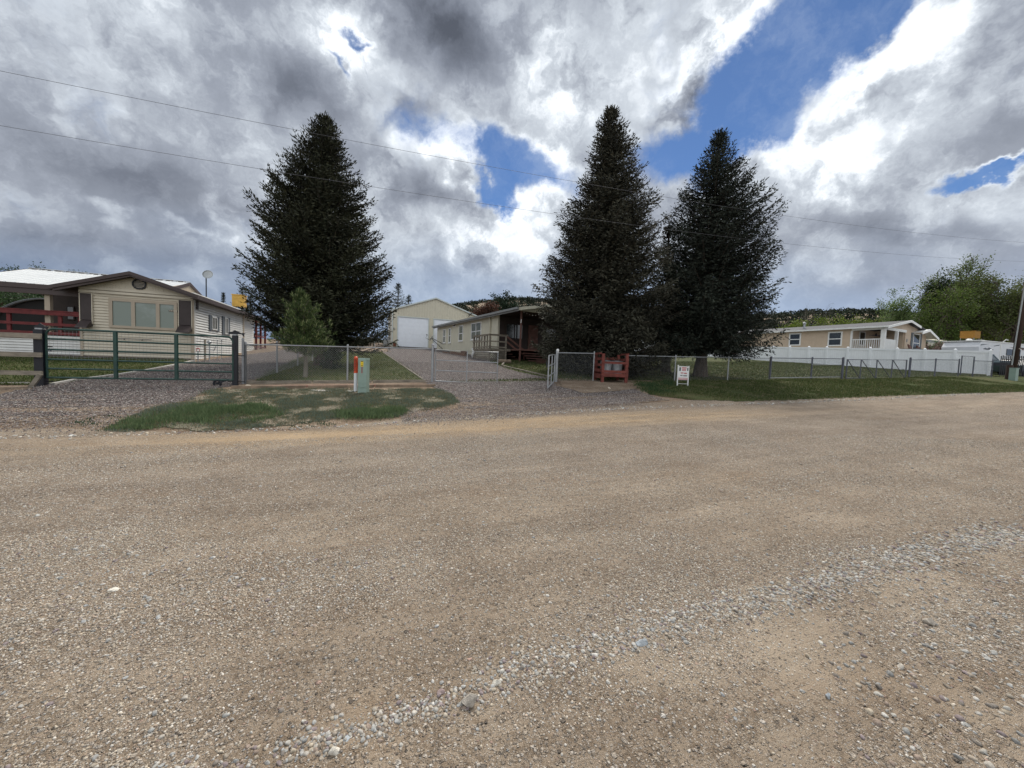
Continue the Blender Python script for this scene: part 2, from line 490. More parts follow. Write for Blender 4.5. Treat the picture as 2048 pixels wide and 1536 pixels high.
        if kind == 'lawn':
            n2 = g.noise(g.mapv(flat, sc=(.45, 1.5, 1)), 5, 5, .7)
            c = g.mix(g.rng(n1, .3, .7), (.026, .040, .012), (.092, .108, .036))
            c = g.mix(g.rng(n2, .40, .66, 0, .6), c, (.045, .060, .020))
            c = g.mix(g.rng(n0, .42, .68, 0, .75), c, g.mix(g.rng(n1, .35, .7), (.070, .062, .028), (.150, .130, .062)))
        else:
            c = g.mix(g.rng(n1, .3, .7), (.075, .088, .058), (.16, .17, .115))
            c = g.mix(g.rng(n0, .30, .66, .25, .95), c, g.mix(g.rng(n1, .35, .7), (.19, .15, .11), (.36, .30, .23)))
        nrm = g.bump(n1, .9, .06)
    else:  # bare soil
        dirt = g.mix(g.rng(patch, .3, .7), (.20, .14, .095), (.34, .265, .195))
        pc = [(0, (.12, .09, .07)), (.3, (.24, .18, .13)), (.6, (.34, .27, .2)), (.85, (.5, .45, .38))]
        c1, d1, r1 = stones(26, pc, 5.0)
        c = g.mix(g.math('MULTIPLY', g.rng(d1, .2, .6), g.rng(r1, .6, .4)), dirt, c1)
        c = g.mix(g.rng(fine, .35, .65), g.mix(1.0, c, (.7, .68, .66), 'MULTIPLY'), c)
        nrm = g.bump(g.math('ADD', d1, fine), .8, .02)
    b = g.new('ShaderNodeBsdfPrincipled', None, Base_Color=c, Roughness=.95, Normal=nrm)
    b.inputs['Specular IOR Level'].default_value = .15
    g.out(b.outputs[0])
    return m
M_ROAD = ground_mat('road_gravel', 'road')
M_DRIVE = ground_mat('drive_gravel', 'drive')
M_LAWN = ground_mat('lawn_grass', 'lawn')
M_VERGE = ground_mat('verge_weeds', 'verge')
M_SOIL = ground_mat('bare_soil', 'soil')

# ============================================================ ground sheets
def lines(a, b, stp):
    return list(np.arange(a, b + 1e-6, stp))
TL = sorted(set([-400, -250, -150, -100, -75] + lines(-60, -20, 4) + [round(x, 3) for x in lines(-20, 30, .5)] + lines(31, 60, 1) + [65, 70, 80, 100, 150, 200, 300, 450]))
SL = sorted(set([-60, -30, -15, -8, -4] + [round(x, 3) for x in lines(-2, 8, 1)] + [8.8, 9.8, 10.8, 11.8, 12.8, 13.4, 14.1] + lines(16, 62, 2) + [70, 90, 120, 160, 220, 320, 450]))
def base_grid():
    T, S = np.meshgrid(TL, SL)
    Zz = zst(T, S)
    x = E1[0] * T + E2[0] * S; y = E1[1] * T + E2[1] * S
    V_ = np.stack([x, y, Zz], -1).reshape(-1, 3)
    nT = len(TL); F = []
    for j in range(len(SL) - 1):
        i = np.arange(nT - 1) + j * nT
        F.append(np.stack([i, i + 1, i + 1 + nT, i + nT], -1))
    o = npmesh('ground', V_, np.concatenate(F), M_SOIL)
    o['kind'] = 'structure'
    return o
base_grid()
rnd = random.Random(5)
def rough_edge(poly, amp, stp, seed):
    r = random.Random(seed); out = []
    n = len(poly)
    for i in range(n):
        a = Vector(poly[i]); b = Vector(poly[(i + 1) % n])
        L_ = (b - a).length; k = max(1, int(L_ / stp))
        nv = Vector((-(b - a).y, (b - a).x)).normalized() if L_ > 0 else Vector((0, 0))
        for j in range(k):
            q = a.lerp(b, j / k)
            w = amp * (r.random() - .5) * 2 if j else 0
            out.append((q.x + nv.x * w, q.y + nv.y * w))
    return out
def sheet(name, poly_ts, mt, off, amp=.06, stp=.18, seed=1, z0=None):
    poly = rough_edge(poly_ts, amp, stp, seed) if amp else poly_ts
    bm = bmesh.new()
    vs = [bm.verts.new((t, s, 0)) for t, s in poly]
    bm.faces.new(vs)
    t0 = min(p[0] for p in poly); t1 = max(p[0] for p in poly); s0 = min(p[1] for p in poly); s1 = max(p[1] for p in poly)
    for T in TL:
        if t0 < T < t1: bmesh.ops.bisect_plane(bm, geom=bm.verts[:] + bm.edges[:] + bm.faces[:], plane_co=(T, 0, 0), plane_no=(1, 0, 0))
    for S in SL:
        if s0 < S < s1: bmesh.ops.bisect_plane(bm, geom=bm.verts[:] + bm.edges[:] + bm.faces[:], plane_co=(0, S, 0), plane_no=(0, 1, 0))
    bmesh.ops.triangulate(bm, faces=[f for f in bm.faces if len(f.verts) > 4])
    for v in bm.verts:
        t, s = v.co.x, v.co.y
        x, y = XY(t, s)
        v.co = (x, y, float(zst(t, s)) + off)
    bmesh.ops.recalc_face_normals(bm, faces=bm.faces)
    for f in bm.faces:
        if f.normal.z < 0: f.normal_flip()
    me = bpy.data.meshes.new(name); bm.to_mesh(me); bm.free()
    me.materials.append(mt)
    o = bpy.data.objects.new(name, me); COL.objects.link(o)
    o['kind'] = 'structure'
    return o
def pts(lst):
    out = []
    for (px, py) in lst:
        p = gp(px, py); out.append(ST(p.x, p.y))
    return out
# the road: everything nearer than the far verge
road_edge = [(-60, 8.1), (-16, 8.3)] + pts([(0, 862), (120, 858), (240, 862), (420, 868), (600, 862), (820, 838), (1000, 826), (1130, 819), (1280, 808), (1400, 800), (1600, 797), (1800, 790)]) + [(34, 9.7), (60, 9.9), (200, 10)]
sheet('road', road_edge + [(200, -20), (-60, -20)], M_ROAD, .006, .07, .25, 3)
# verge between the road and the two yards
verge_l = pts([(205, 862), (300, 825), (380, 803), (425, 782), (500, 779), (700, 781), (866, 779), (905, 792), (915, 806), (860, 820), (780, 835), (700, 832), (640, 845), (560, 852), (480, 860), (400, 866), (330, 855), (260, 866)])
sheet('verge', verge_l, M_VERGE, .014, .12, .12, 8)
verge_r = pts([(1265, 763), (1300, 790), (1370, 800), (1480, 804), (1620, 799), (1800, 792), (2040, 785)]) + [(60, 10), (90, 10.0)] + [(90, 14.0), (60, 14.0)] + [(45, 14.0), (30, 14.0), (18, 14.0), (11, 14.0)]
sheet('verge', verge_r, M_LAWN, .014, .10, .16, 9)
# crushed rock drives
drive_l = pts([(0, 846), (120, 836), (260, 833), (330, 818), (390, 796), (430, 780), (486, 769)]) + [(-4.0, 14.3), (-3.4, 18), (-2.7, 26), (-2.3, 36), (-2.3, 47), (-6.2, 47), (-6.6, 36), (-7.6, 24)] + pts([(389, 724), (350, 731), (300, 741), (245, 750), (200, 756), (150, 762), (105, 770), (30, 785), (0, 790)]) + [(-16, 10.8), (-16, 8.9)]
sheet('driveway', drive_l, M_DRIVE, .010, .16, .13, 4)
drive_c = pts([(915, 806), (905, 792), (868, 776), (850, 763), (820, 742), (790, 722), (762, 704)]) + [(1.4, 36), (1.0, 47.2), (14.0, 47.2), (10.5, 40)] + [(7.4, 30.0)] + pts([(985, 722), (1003, 733), (1040, 745), (1100, 757)]) + pts([(1112, 772), (1190, 784), (1260, 776), (1300, 792), (1340, 802), (1250, 809), (1130, 817), (1000, 822), (915, 818)])
sheet('driveway', drive_c, M_DRIVE, .013, .16, .13, 6)
# lawns
lawn_l = [(-40, 13.3)] + [(-16, 13.2)] + pts([(95, 771), (150, 762), (200, 756), (245, 750), (300, 741), (350, 731), (385, 724)]) + [(-9.0, 23.2), (-14, 23.5), (-40, 23.5)]
sheet('lawn', lawn_l, M_LAWN, .020, .02, .3, 12)
lawn_m = [(-3.6, 14.25)] + pts([(850, 763), (820, 742), (790, 722), (762, 704)]) + pts([(690, 703), (640, 706), (600, 716), (560, 735), (530, 751)])
sheet('lawn', lawn_m, M_LAWN, .022, .04, .25, 13)
lawn_p = pts([(1006, 735), (1040, 745), (1100, 757)]) + [(2.4, 14.2), (10, 14.2), (20, 14.2), (34, 14.2), (60, 14.2), (90, 14.5), (90, 60), (24, 60), (16, 44), (11, 29), (7.5, 25.5)]
sheet('lawn', lawn_p, M_LAWN, .014, .03, .3, 14)
# bark mulch and bare soil round the red crate
soil = pts([(1112, 757), (1200, 760), (1300, 762), (1330, 770), (1290, 776), (1230, 784), (1170, 788), (1125, 776)])
sheet('bare_soil', soil, M_SOIL, .026, .05, .15, 15)
#GROUNDONLY

# ============================================================ paints
def C255(r, g_, b): 
    f = lambda x: ((x / 255 + .055) / 1.055) ** 2.4 if x > 10 else x / 255 / 12.92
    return (f(r), f(g_), f(b))
M = {
 'cream': mat('cream_siding', (.56, .50, .395), .55, .05, 2, dirt=.12),
 'white_siding': mat('white_siding', (.64, .63, .60), .5, .05, 2, dirt=.10),
 'brown': mat('brown_metal', (.055, .036, .033), .45, .1, 2),
 'brownsh': mat('brown_shutter', (.045, .033, .032), .6, .1, 4),
 'tan_trim': mat('tan_trim', (.40, .33, .25), .5, .06, 3, dirt=.1),
 'foundation': mat('foundation', (.10, .08, .07), .9, .25, 5),
 'roof_white': mat('white_metal_roof', (.56, .575, .575), .35, .04, 1.5, dirt=.08),
 'red_wood': mat('red_stained_wood', (.13, .020, .020), .7, .25, 4, stretch=(1, 1, 1)),
 'red_wood2': mat('barn_red_boards', (.15, .038, .028), .8, .3, 5, .3, 60),
 'black': mat('black_paint', (.010, .011, .016), .5, .2, 4),
 'green_steel': mat('green_painted_steel', (.018, .052, .042), .4, .25, 6),
 'galv': mat('galvanised_steel', (.32, .33, .34), .45, .12, 8, metal=.5),
 'galv_dark': mat('weathered_steel', (.10, .105, .13), .55, .2, 8, metal=.3),
 'gray_wood': mat('weathered_wood', (.22, .19, .15), .85, .35, 3, .4, 50, stretch=(1, 1, 4)),
 'timber': mat('timber_edging', (.23, .17, .12), .9, .35, 3, .5, 40),
 'brick': mat('brick_edging', (.28, .14, .11), .85, .25, 9, .4, 60),
 'retain': mat('retaining_block', (.17, .095, .062), .9, .3, 4, .5, 30),
 'garage': mat('pale_yellow_metal', (.56, .52, .41), .45, .04, 1.5, dirt=.06),
 'garage_trim': mat('cool_white_trim', (.52, .56, .54), .45, .05, 3),
 'white_door': mat('white_door', (.74, .77, .82), .45, .03, 3),
 'sage': mat('pale_sage_siding', (.56, .53, .42), .6, .05, 2, dirt=.08),
 'skirt': mat('pale_skirting', (.58, .56, .44), .6, .05, 2, dirt=.15),
 'white': mat('white_trim', (.72, .72, .70), .5, .04, 4),
 'shingle': mat('grey_shingles', (.085, .085, .09), .9, .25, 12, .5, 30),
 'gutter': mat('grey_gutter', (.22, .225, .22), .5, .1, 3),
 'glass': mat('window_glass', (.012, .018, .02), .06, .3, 1.5, spec=.8),
 'glass_green': mat('window_with_curtain', (.10, .10, .055), .2, .3, 2, spec=.6),
 'darkwall': mat('shade_brown_porch_wall', (.035, .024, .02), .7, .2, 2),  # porch shade put into this dark brown
 'pink': mat('pinkish_beige_siding', (.50, .395, .295), .6, .05, 2, dirt=.05),
 'vinyl': mat('white_vinyl', (.80, .82, .84), .35, .03, 2, dirt=.05),
 'slate': mat('slate_shutter', (.10, .115, .13), .6, .15, 6),
 'cooler': mat('yellow_cooler_shell', (.56, .33, .065), .65, .12, 5, .2, 30),
 'cooler2': mat('ochre_cooler_shell', (.34, .17, .03), .7, .12, 5),
 'dish': mat('dish_grey', (.42, .44, .44), .4, .06, 5),
 'sage_box': mat('sage_green_steel', (.24, .32, .275), .4, .06, 5, dirt=.12),
 'orange': mat('orange_plastic', (.62, .075, .022), .4, .1, 6),
 'whitepl': mat('white_plastic', (.68, .70, .72), .4, .05, 6, dirt=.06),
 'yellow': mat('yellow_sticker', (.75, .52, .02), .4, .05, 9),
 'ink': mat('black_ink', (.015, .013, .012), .6),
 'redink': mat('red_ink', (.42, .025, .03), .5),
 'concrete': mat('concrete', (.38, .36, .33), .9, .15, 6, .4, 40),
 'rock': mat('pale_rock', (.52, .45, .36), .9, .2, 8, .5, 30),
 'cedar': mat('red_brown_rail', (.13, .06, .045), .7, .25, 4),
 'pole': mat('creosote_pole', (.042, .024, .018), .85, .35, 3, .5, 25, stretch=(1, 1, .15)),
 'pole_pale': mat('conduit_grey', (.30, .32, .32), .6, .1, 4),
 'rv': mat('rv_shell', (.62, .63, .65), .35, .05, 2),
 'car': mat('dark_teal_paint', (.012, .028, .035), .25, .15, 3, spec=.7),
 'tyre': mat('tyre_rubber', (.015, .015, .016), .8),
 'oldroof': mat('cream_metal_roof', (.50, .47, .38), .5, .06, 1.2, dirt=.25),
 'hut': mat('corrugated_steel', (.095, .105, .11), .5, .25, 1.2, metal=.35, dirt=.4),
 'terracotta': mat('terracotta', (.17, .06, .035), .8, .15, 6),
 'wire': mat('wire', (.10, .10, .11), .6),
 'wire_light': mat('fence_wire', (.24, .25, .26), .5, .1, 8, metal=.3),
 'dark': mat('dark_interior', (.010, .010, .010), .9),
 'lamp': mat('bulb_glass', (.7, .7, .66), .2),
}
def blinds_mat():
    m = bpy.data.materials.new('window_with_blinds'); m.use_nodes = True
    g = G(m.node_tree)
    co = g.coord()
    z = g.xyz(co)[2]
    wob = g.math('ADD', z, g.math('MULTIPLY', g.noise(co, 1.2, 2, .5), .06))
    st = g.math('SINE', g.math('MULTIPLY', wob, 230))
    c = g.mix(g.rng(st, -1, 1), (.125, .155, .125), (.185, .22, .18))
    c = g.mix(g.rng(g.noise(co, 1.1, 4, .6), .55, .75, 0, .45), c, (.30, .34, .32))
    b = g.new('ShaderNodeBsdfPrincipled', None, Base_Color=c, Roughness=.12)
    b.inputs['Specular IOR Level'].default_value = .7
    g.out(b.outputs[0]); return m
M['blinds'] = blinds_mat()

# ============================================================ shared builders
def siding(mb, fr, a0, a1, b, c0, c1, pitch=.13, face=-1, th=.042, side=False):
    """lap siding: each course leans out towards its bottom edge"""
    n = max(1, round((c1 - c0) / pitch)); h = (c1 - c0) / n
    for i in range(n):
        z0 = c0 + i * h + .034; z1 = c0 + (i + 1) * h
        if side:
            P = lambda a, o, c: fr.p(b + face * o, a, c)
        else:
            P = lambda a, o, c: fr.p(a, b + face * o, c)
        mb.add([P(a0, th, z0), P(a1, th, z0), P(a1, .018, z1), P(a0, .018, z1), P(a0, .0, z0), P(a1, .0, z0), P(a1, .0, z1), P(a0, .0, z1)], [(0, 1, 2, 3), (4, 5, 1, 0), (3, 2, 6, 7)])
def window(fr, root, a0, a1, b, c0, c1, face=-1, side=False, fw=.07, pr=.05, frame='white', pane='glass', bars=(), hb=(), sill=False):
    """frame proud of the wall, pane set back inside it; face = outward sign"""
    mb = MB(); 
    def bx(m_, x0, x1, o0, o1, z0, z1):
        o0, o1 = sorted((b + face * o0, b + face * o1))
        if side: fr.box(m_, o0, o1, x0, x1, z0, z1)
        else: fr.box(m_, x0, x1, o0, o1, z0, z1)
    bx(mb, a0, a1, .0, pr, c1 - fw, c1); bx(mb, a0, a1, 0, pr, c0, c0 + fw)
    bx(mb, a0, a0 + fw, 0, pr - .002, c0 + fw, c1 - fw); bx(mb, a1 - fw, a1, 0, pr - .002, c0 + fw, c1 - fw)
    for q in bars: 
        x = a0 + (a1 - a0) * q; bx(mb, x - fw / 2, x + fw / 2, 0, pr - .004, c0 + fw, c1 - fw)
    for q in hb:
        z = c0 + (c1 - c0) * q; bx(mb, a0 + fw, a1 - fw, 0, pr - .008, z - fw * .35, z + fw * .35)
    if sill: bx(mb, a0 - .05, a1 + .05, 0, pr + .04, c0 - .06, c0 - .002)
    w = part('window', mb, M[frame], root)
    pm = MB(); bx(pm, a0 + fw * .5, a1 - fw * .5, .002, pr * .45, c0 + fw * .5, c1 - fw * .5)
    part('pane', pm, M[pane], w)
    return w

def chain_mesh(mb, p, q, zb0, zb1, zt0, zt1, cell=.075, r=.0017):
    """diamond wire between plan points p,q with bottom/top heights at each end"""
    p = Vector(p); q = Vector(q); L_ = (q - p).length
    d = (q - p) / L_
    def P(x, f):
        zb = zb0 + (zb1 - zb0) * x / L_; zt = zt0 + (zt1 - zt0) * x / L_
        return Vector((p.x + d.x * x, p.y + d.y * x, zb + (zt - zb) * f))
    H = ((zt0 - zb0) + (zt1 - zb1)) / 2
    x = -H
    nrm = Vector((-d.y, d.x, 0)) * .003
    while x < L_:
        for sgn in (1, -1):
            x0, f0, x1, f1 = x, 0.0, x + H, 1.0
            if x0 < 0: f0 = -x0 / H; x0 = 0
            if x1 > L_: f1 = 1 - (x1 - L_) / H; x1 = L_
            if f1 <= f0: continue
            if sgn > 0: A, B = P(x0, f0), P(x1, f1)
            else: A, B = P(x0, 1 - f0), P(x1, 1 - f1)
            A = A + nrm * sgn; B = B + nrm * sgn
            mb.tube([A, B], r, 3, cap=False)
        x += cell
def link_fence(label, pts_xy, H=1.2, posts=None, rail=True, group='chain link fence runs', wire=True, postr=.03, m='galv', name='chain_link_fence', dz=0):
    """pts_xy: plan positions of the posts"""
    P3 = [(x, y, Z(x, y) + dz) for x, y in pts_xy]
    root = thing(name, label, 'fence', P3[0], group)
    for i, (x, y, z) in enumerate(P3):
        pm = MB(); pm.tube([(x, y, z - .05), (x, y, z + H + .03)], postr, 8)
        pm.lathe((x, y, z + H + .03), [(postr * 1.15, 0), (postr * 1.15, .03), (postr * .6, .055)], 8)
        part('post', pm, M[m], root)
    rm = MB(); wm = MB()
    for i in range(len(P3) - 1):
        a, b = P3[i], P3[i + 1]
        rm.tube([(a[0], a[1], a[2] + H), (b[0], b[1], b[2] + H)], .021, 6)
        if wire:
            chain_mesh(wm, a[:2], b[:2], a[2] + .03, b[2] + .03, a[2] + H + .02, b[2] + H + .02)
    part('top_rail', rm, M[m], root)
    if wire: part('wire_mesh', wm, M['wire_light'], root)
    return root
def along(p, q, n):
    return [(p[0] + (q[0] - p[0]) * i / n, p[1] + (q[1] - p[1]) * i / n) for i in range(n + 1)]

# ============================================================ left mobile home
def left_house():
    c = at(388, 700, 18.7)
    fr = Frame((c.x, c.y), E1, E2)
    B = 1.05
    root = thing('mobile_home', 'cream and white sided mobile home with brown roof trim and red porch rail', 'mobile home', fr.p(0, 0, B))
    W = 4.15; D = 10.2; EH = 4.28; PK = 4.98; PA = -2.15
    zf = B + .12
    # front wall
    mb = MB()
    fr.box(mb, -W, 0, 0, .12, B - .3, EH)
    part('wall_core', mb, M['cream'], root)
    mb = MB(); siding(mb, fr, -W + .08, -.10, -.001, zf, 3.98, .125)
    # header band standing proud, two courses
    siding(mb, fr, -W, .0, -.06, 3.97, EH - .02, .16)
    fr.box(mb, -W, 0, -.06, 0, 3.955, 3.97)
    part('front_siding', mb, M['cream'], root)
    mb = MB()
    mb.prism([fr.p(-W, -.055, EH - .02), fr.p(0, -.055, EH - .02), fr.p(0, -.055, EH + .02), fr.p(PA, -.055, PK - .14), fr.p(-W, -.055, EH + .02)], fr.w * .15)
    for i in range(1, 42):
        a = -W + i * .1
        top = EH + (PK - .14 - EH) * ((a + W) / (PA + W) if a < PA else a / PA)
        if top > EH + .03 and a < -.02: fr.box(mb, a - .012, a + .012, -.067, -.054, EH, top)
    part('gable', mb, M['cream'], root)
    mb = MB(); fr.box(mb, -W - .01, -W + .09, -.055, .06, B + .1, 3.955); part('corner_trim', mb, M['tan_trim'], root)
    mb = MB(); fr.box(mb, -.11, .02, -.055, .06, B + .1, 3.955)
    part('corner_trim', mb, M['tan_trim'], root)
    mb = MB(); fr.box(mb, -W - 4.0, .02, -.03, .02, B - .35, zf - .002)
    part('foundation', mb, M['foundation'], root)
    # right side wall
    mb = MB(); siding(mb, fr, .10, 7.3, .001, B + .1, EH + .02, .125, face=1, side=True)
    siding(mb, fr, 7.5, D, -.12, B + .5, EH - .05, .125, face=1, side=True)
    part('side_siding', mb, M['white_siding'], root)
    mb = MB(); fr.box(mb, -.3, -.002, .12, 7.4, B - .3, EH + .1); fr.box(mb, -.5, -.125, 7.4, D, B - .3, EH); fr.box(mb, -W, -.4, D - .1, D - .004, B - .3, EH)
    fr.box(mb, -W, -W + .1, .12, D - .1, B - .3, EH)
    part('wall_core', mb, M['white_siding'], root)
    mb = MB(); fr.box(mb, -.05, .06, 7.3, 7.48, B + .4, EH); part('downspout', mb, M['tan_trim'], root)
    mb = MB(); fr.box(mb, -.02, .03, .0, .14, B + .1, EH - .2); part('corner_trim', mb, M['white_siding'], root)
    # roof: low gable running back
    OV = .32
    mb = MB()
    sl = (PK - EH) / (-PA)
    for (a0, a1) in ((-W - .75, PA), (PA, OV)):
        z = lambda a: PK + .03 - abs(a - PA) * sl
        mb.hexa([fr.p(a0, -.5, z(a0) - .05), fr.p(a1, -.5, z(a1) - .05), fr.p(a1, D + .3, z(a1) - .05), fr.p(a0, D + .3, z(a0) - .05),
                 fr.p(a0, -.5, z(a0)), fr.p(a1, -.5, z(a1)), fr.p(a1, D + .3, z(a1)), fr.p(a0, D + .3, z(a0))])
    part('roof', mb, M['roof_white'], root)
    mb = MB()
    for (a0, a1) in ((-W - .76, PA), (PA, OV + .01)):
        z = lambda a: PK + .045 - abs(a - PA) * sl
        mb.hexa([fr.p(a0, -.56, z(a0) - .15), fr.p(a1, -.56, z(a1) - .15), fr.p(a1, -.505, z(a1) - .15), fr.p(a0, -.505, z(a0) - .15),
                 fr.p(a0, -.56, z(a0)), fr.p(a1, -.56, z(a1)), fr.p(a1, -.505, z(a1)), fr.p(a0, -.505, z(a0))])
        mb.hexa([fr.p(a0 + .14 * (a0 < PA), -.503, z(a0) - .22), fr.p(a1, -.503, z(a1) - .22), fr.p(a1, -.45, z(a1) - .22), fr.p(a0 + .14 * (a0 < PA), -.45, z(a0) - .22),
                 fr.p(a0 + .14 * (a0 < PA), -.503, z(a0) - .06), fr.p(a1, -.503, z(a1) - .06), fr.p(a1, -.45, z(a1) - .06), fr.p(a0 + .14 * (a0 < PA), -.45, z(a0) - .06)])
        mb.hexa([fr.p(a0, -.45, z(a0) - .17), fr.p(a1, -.45, z(a1) - .17), fr.p(a1, -.06, z(a1) - .17), fr.p(a0, -.06, z(a0) - .17),
                 fr.p(a0, -.45, z(a0) - .15), fr.p(a1, -.45, z(a1) - .15), fr.p(a1, -.06, z(a1) - .15), fr.p(a0, -.06, z(a0) - .15)])
    zz = PK + .03 - abs(OV - PA) * sl
    fr.box(mb, OV + .012, OV + .05, -.56, D + .32, zz - .19, zz + .005)
    fr.box(mb, .03, OV + .01, -.44, D + .3, zz - .19, zz - .17)
    part('fascia', mb, M['brown'], root)
    # round gable vent
    mb = MB(); cc = fr.p(PA + .13, -.09, 4.545)
    ring = [cc + fr.u * math.cos(math.pi / 4 * k + .39) * .25 + Vector((0, 0, 1)) * math.sin(math.pi / 4 * k + .39) * .23 for k in range(8)]
    for k in range(8):
        mb.beam(ring[k], ring[(k + 1) % 8], .05, .05, fr.w)
    for k in range(-3, 4): fr.box(mb, PA + .13 - .21, PA + .13 + .21, -.085, -.06, 4.545 + k * .06 - .014, 4.545 + k * .06 + .014)
    part('gable_vent', mb, M['black'], root)
    # three-light front window
    w0 = MB()
    a_l, a_r, z0, z1 = -3.13, -.62, 2.49, 3.83
    fr.box(w0, a_l, a_r, -.095, 0, z1 - .13, z1); fr.box(w0, a_l, a_r, -.095, 0, z0, z0 + .11)
    edges = [a_l, a_l + .13, -2.33, -2.19, -1.42, -1.28, a_r - .12, a_r]
    for i in (0, 2, 4, 6): fr.box(w0, edges[i], edges[i + 1], -.093, 0, z0 + .11, z1 - .13)
    w = part('window', w0, M['tan_trim'], root)
    for i in (1, 3, 5):
        pm = MB(); fr.box(pm, edges[i] + .0, edges[i + 1], -.058, -.004, z0 + .11, z1 - .13); part('pane', pm, M['blinds'], w)
    # dark shutters that kick forward at the foot
    for (a0, a1) in ((-W + .04, -3.72), (-.55, -.06)):
        mb = MB(); fr.box(mb, a0, a1, -.085, -.017, 2.78, 3.95)
        mb.hexa([fr.p(a0 + .02, -.50, 2.40), fr.p(a1 + .02, -.50, 2.40), fr.p(a1, -.02, 2.40 + .1), fr.p(a0, -.02, 2.5), fr.p(a0 + .02, -.48, 2.46), fr.p(a1 + .02, -.48, 2.46), fr.p(a1, -.02, 2.79), fr.p(a0, -.02, 2.79)])
        sh = part('shutter', mb, M['brownsh'], root)
        tm = MB(); fr.box(tm, a0 - .03, a0, -.10, -.017, 2.6, 3.95); fr.box(tm, a1, a1 + .03, -.10, -.017, 2.6, 3.95)
        part('shutter_trim', tm, M['cream'], sh)
    # house number
    mb = MB(); fr.box(mb, -.98 + .05, -.62 + .05, -.09, -.077, 3.38, 3.46)
    nb = part('number_board', mb, M['brown'], root)
    for i in range(5):
        q = MB(); a = -.905 + i * .062; fr.box(q, a, a + .035, -.095, -.0905, 3.395, 3.445)
        part('digit', q, M['cream'], nb)
    # side windows with shutters
    for (b0, b1, z0, z1) in ((2.05, 2.72, 2.74, 3.44), (3.9, 4.4, 2.63, 3.56)):
        window(fr, root, b0, b1, .044, z0, z1, face=1, side=True, fw=.05, bars=(.5,))
        for (s0, s1) in ((b0 - .34, b0 - .03), (b1 + .03, b1 + .34)):
            q = MB(); fr.box(q, .01, .075, s0, s1, z0 - .05, z1 + .05); part('shutter', q, M['slate'], root)
    mb = MB(); fr.box(mb, .02, .07, .16, .36, 3.6, 4.0); part('louvre', mb, M['brownsh'], root)
    # hanger rods under the window
    mb = MB()
    for a in (-2.6, -1.95): mb.tube([fr.p(a, -.02, 1.98), fr.p(a, -.12, 1.95), fr.p(a + .04, -.14, 1.99)], .012, 5)
    mb.tube([fr.p(-2.9, -.05, 2.02), fr.p(-1.6, -.05, 2.02)], .012, 5)
    part('hanger_rod', mb, M['brown'], root)
    # rear porch frame beyond the side wall
    for i, b in enumerate((10.7, 11.9, 13.2)):
        mb = MB(); fr.box(mb, -.12, 0.0, b - .06, b + .06, B + .3, EH - .3); part('rear_post', mb, M['red_wood'], root)
    for z in (B + .95, B + 1.75): mb = MB(); fr.box(mb, -.09, -.03, 10.3, 13.3, z, z + .1); part('rear_rail', mb, M['red_wood'], root)
    mb = MB(); fr.box(mb, -3.0, -2.9, D + .01, 16, B + .3, EH - .2); part('rear_wall', mb, M['white_siding'], root)
    mb = MB(); fr.box(mb, -3.2, .1, D + .31, 13.6, EH - .28, EH - .12); part('rear_porch_roof', mb, M['brown'], root)
    # porch: deck, skirting, rails, roof
    DK = 2.02
    mb = MB(); fr.box(mb, -11.0, -W - .01, .25, 3.5, DK - .16, DK); part('porch_deck', mb, M['gray_wood'], root)
    mb = MB(); siding(mb, fr, -11, -W - .01, .2, zf, DK - .02, .125); fr.box(mb, -11, -W - .01, .205, .25, zf - .2, DK - .02)
    part('porch_skirting', mb, M['white_siding'], root)
    mb = MB()
    for z in (DK + .03, DK + .42, DK + .88): 
        for x in (-1,): fr.box(mb, -11, -W + .0, .12, .17, z, z + (.17 if z > DK + .8 else .12))
    fr.box(mb, -11, -W + .02, .10, .24, DK + 1.05, DK + 1.09)
    for a in (-W - .12, -4.95, -6.6, -7.2, -8.3, -9.4): fr.box(mb, a - .06, a + .06, .172, .26, DK, DK + 1.05)
    part('porch_rail', mb, M['red_wood'], root)
    for a in (-5.42, -9.6):
        mb = MB(); fr.box(mb, a - .09, a + .09, .30, .48, DK, 4.1); part('porch_post', mb, M['tan_trim'], root)
    # shaded back wall under the porch
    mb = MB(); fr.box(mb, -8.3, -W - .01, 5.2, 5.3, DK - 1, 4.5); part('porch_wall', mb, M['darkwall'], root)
    window(fr, root, -7.55, -7.2, 5.2, 3.0, 3.75, frame='darkwall', fw=.05)
    # metal porch roof, ridge parallel to the road
    R0, R1, RB, RZ, EB, EZ = -8.25, -1.62, 4.0, 5.40, .15, 4.22
    mb = MB()
    for (b0, z0, b1, z1) in ((EB, EZ, RB, RZ), (RB, RZ, 7.7, 4.3)):
        mb.hexa([fr.p(R0, b0, z0 - .03), fr.p(R1, b0, z0 - .03), fr.p(R1, b1, z1 - .03), fr.p(R0, b1, z1 - .03), fr.p(R0, b0, z0), fr.p(R1, b0, z0), fr.p(R1, b1, z1), fr.p(R0, b1, z1)])
    k = 0; a = R0 + .1
    while a < R1 - .05:      # standing ribs
        mb.hexa([fr.p(a, EB, EZ + .002), fr.p(a + .04, EB, EZ + .002), fr.p(a + .04, RB, RZ + .002), fr.p(a, RB, RZ + .002), fr.p(a + .01, EB, EZ + .022), fr.p(a + .03, EB, EZ + .022), fr.p(a + .03, RB, RZ + .022), fr.p(a + .01, RB, RZ + .022)])
        a += .30
    part('porch_roof', mb, M['roof_white'], root)
    mb = MB()
    a = R0
    while a < R1 - .2:       # ridge cap with dark gaps
        fr.box(mb, a + .06, a + .38, RB - .05, RB - .03, RZ - .02, RZ + .028); a += .46
    part('ridge_vent', mb, M['brown'], root)
    mb = MB(); fr.box(mb, R0, R1, RB - .06, RB + .06, RZ + .03, RZ + .055); part('ridge_cap', mb, M['roof_white'], root)
    mb = MB()
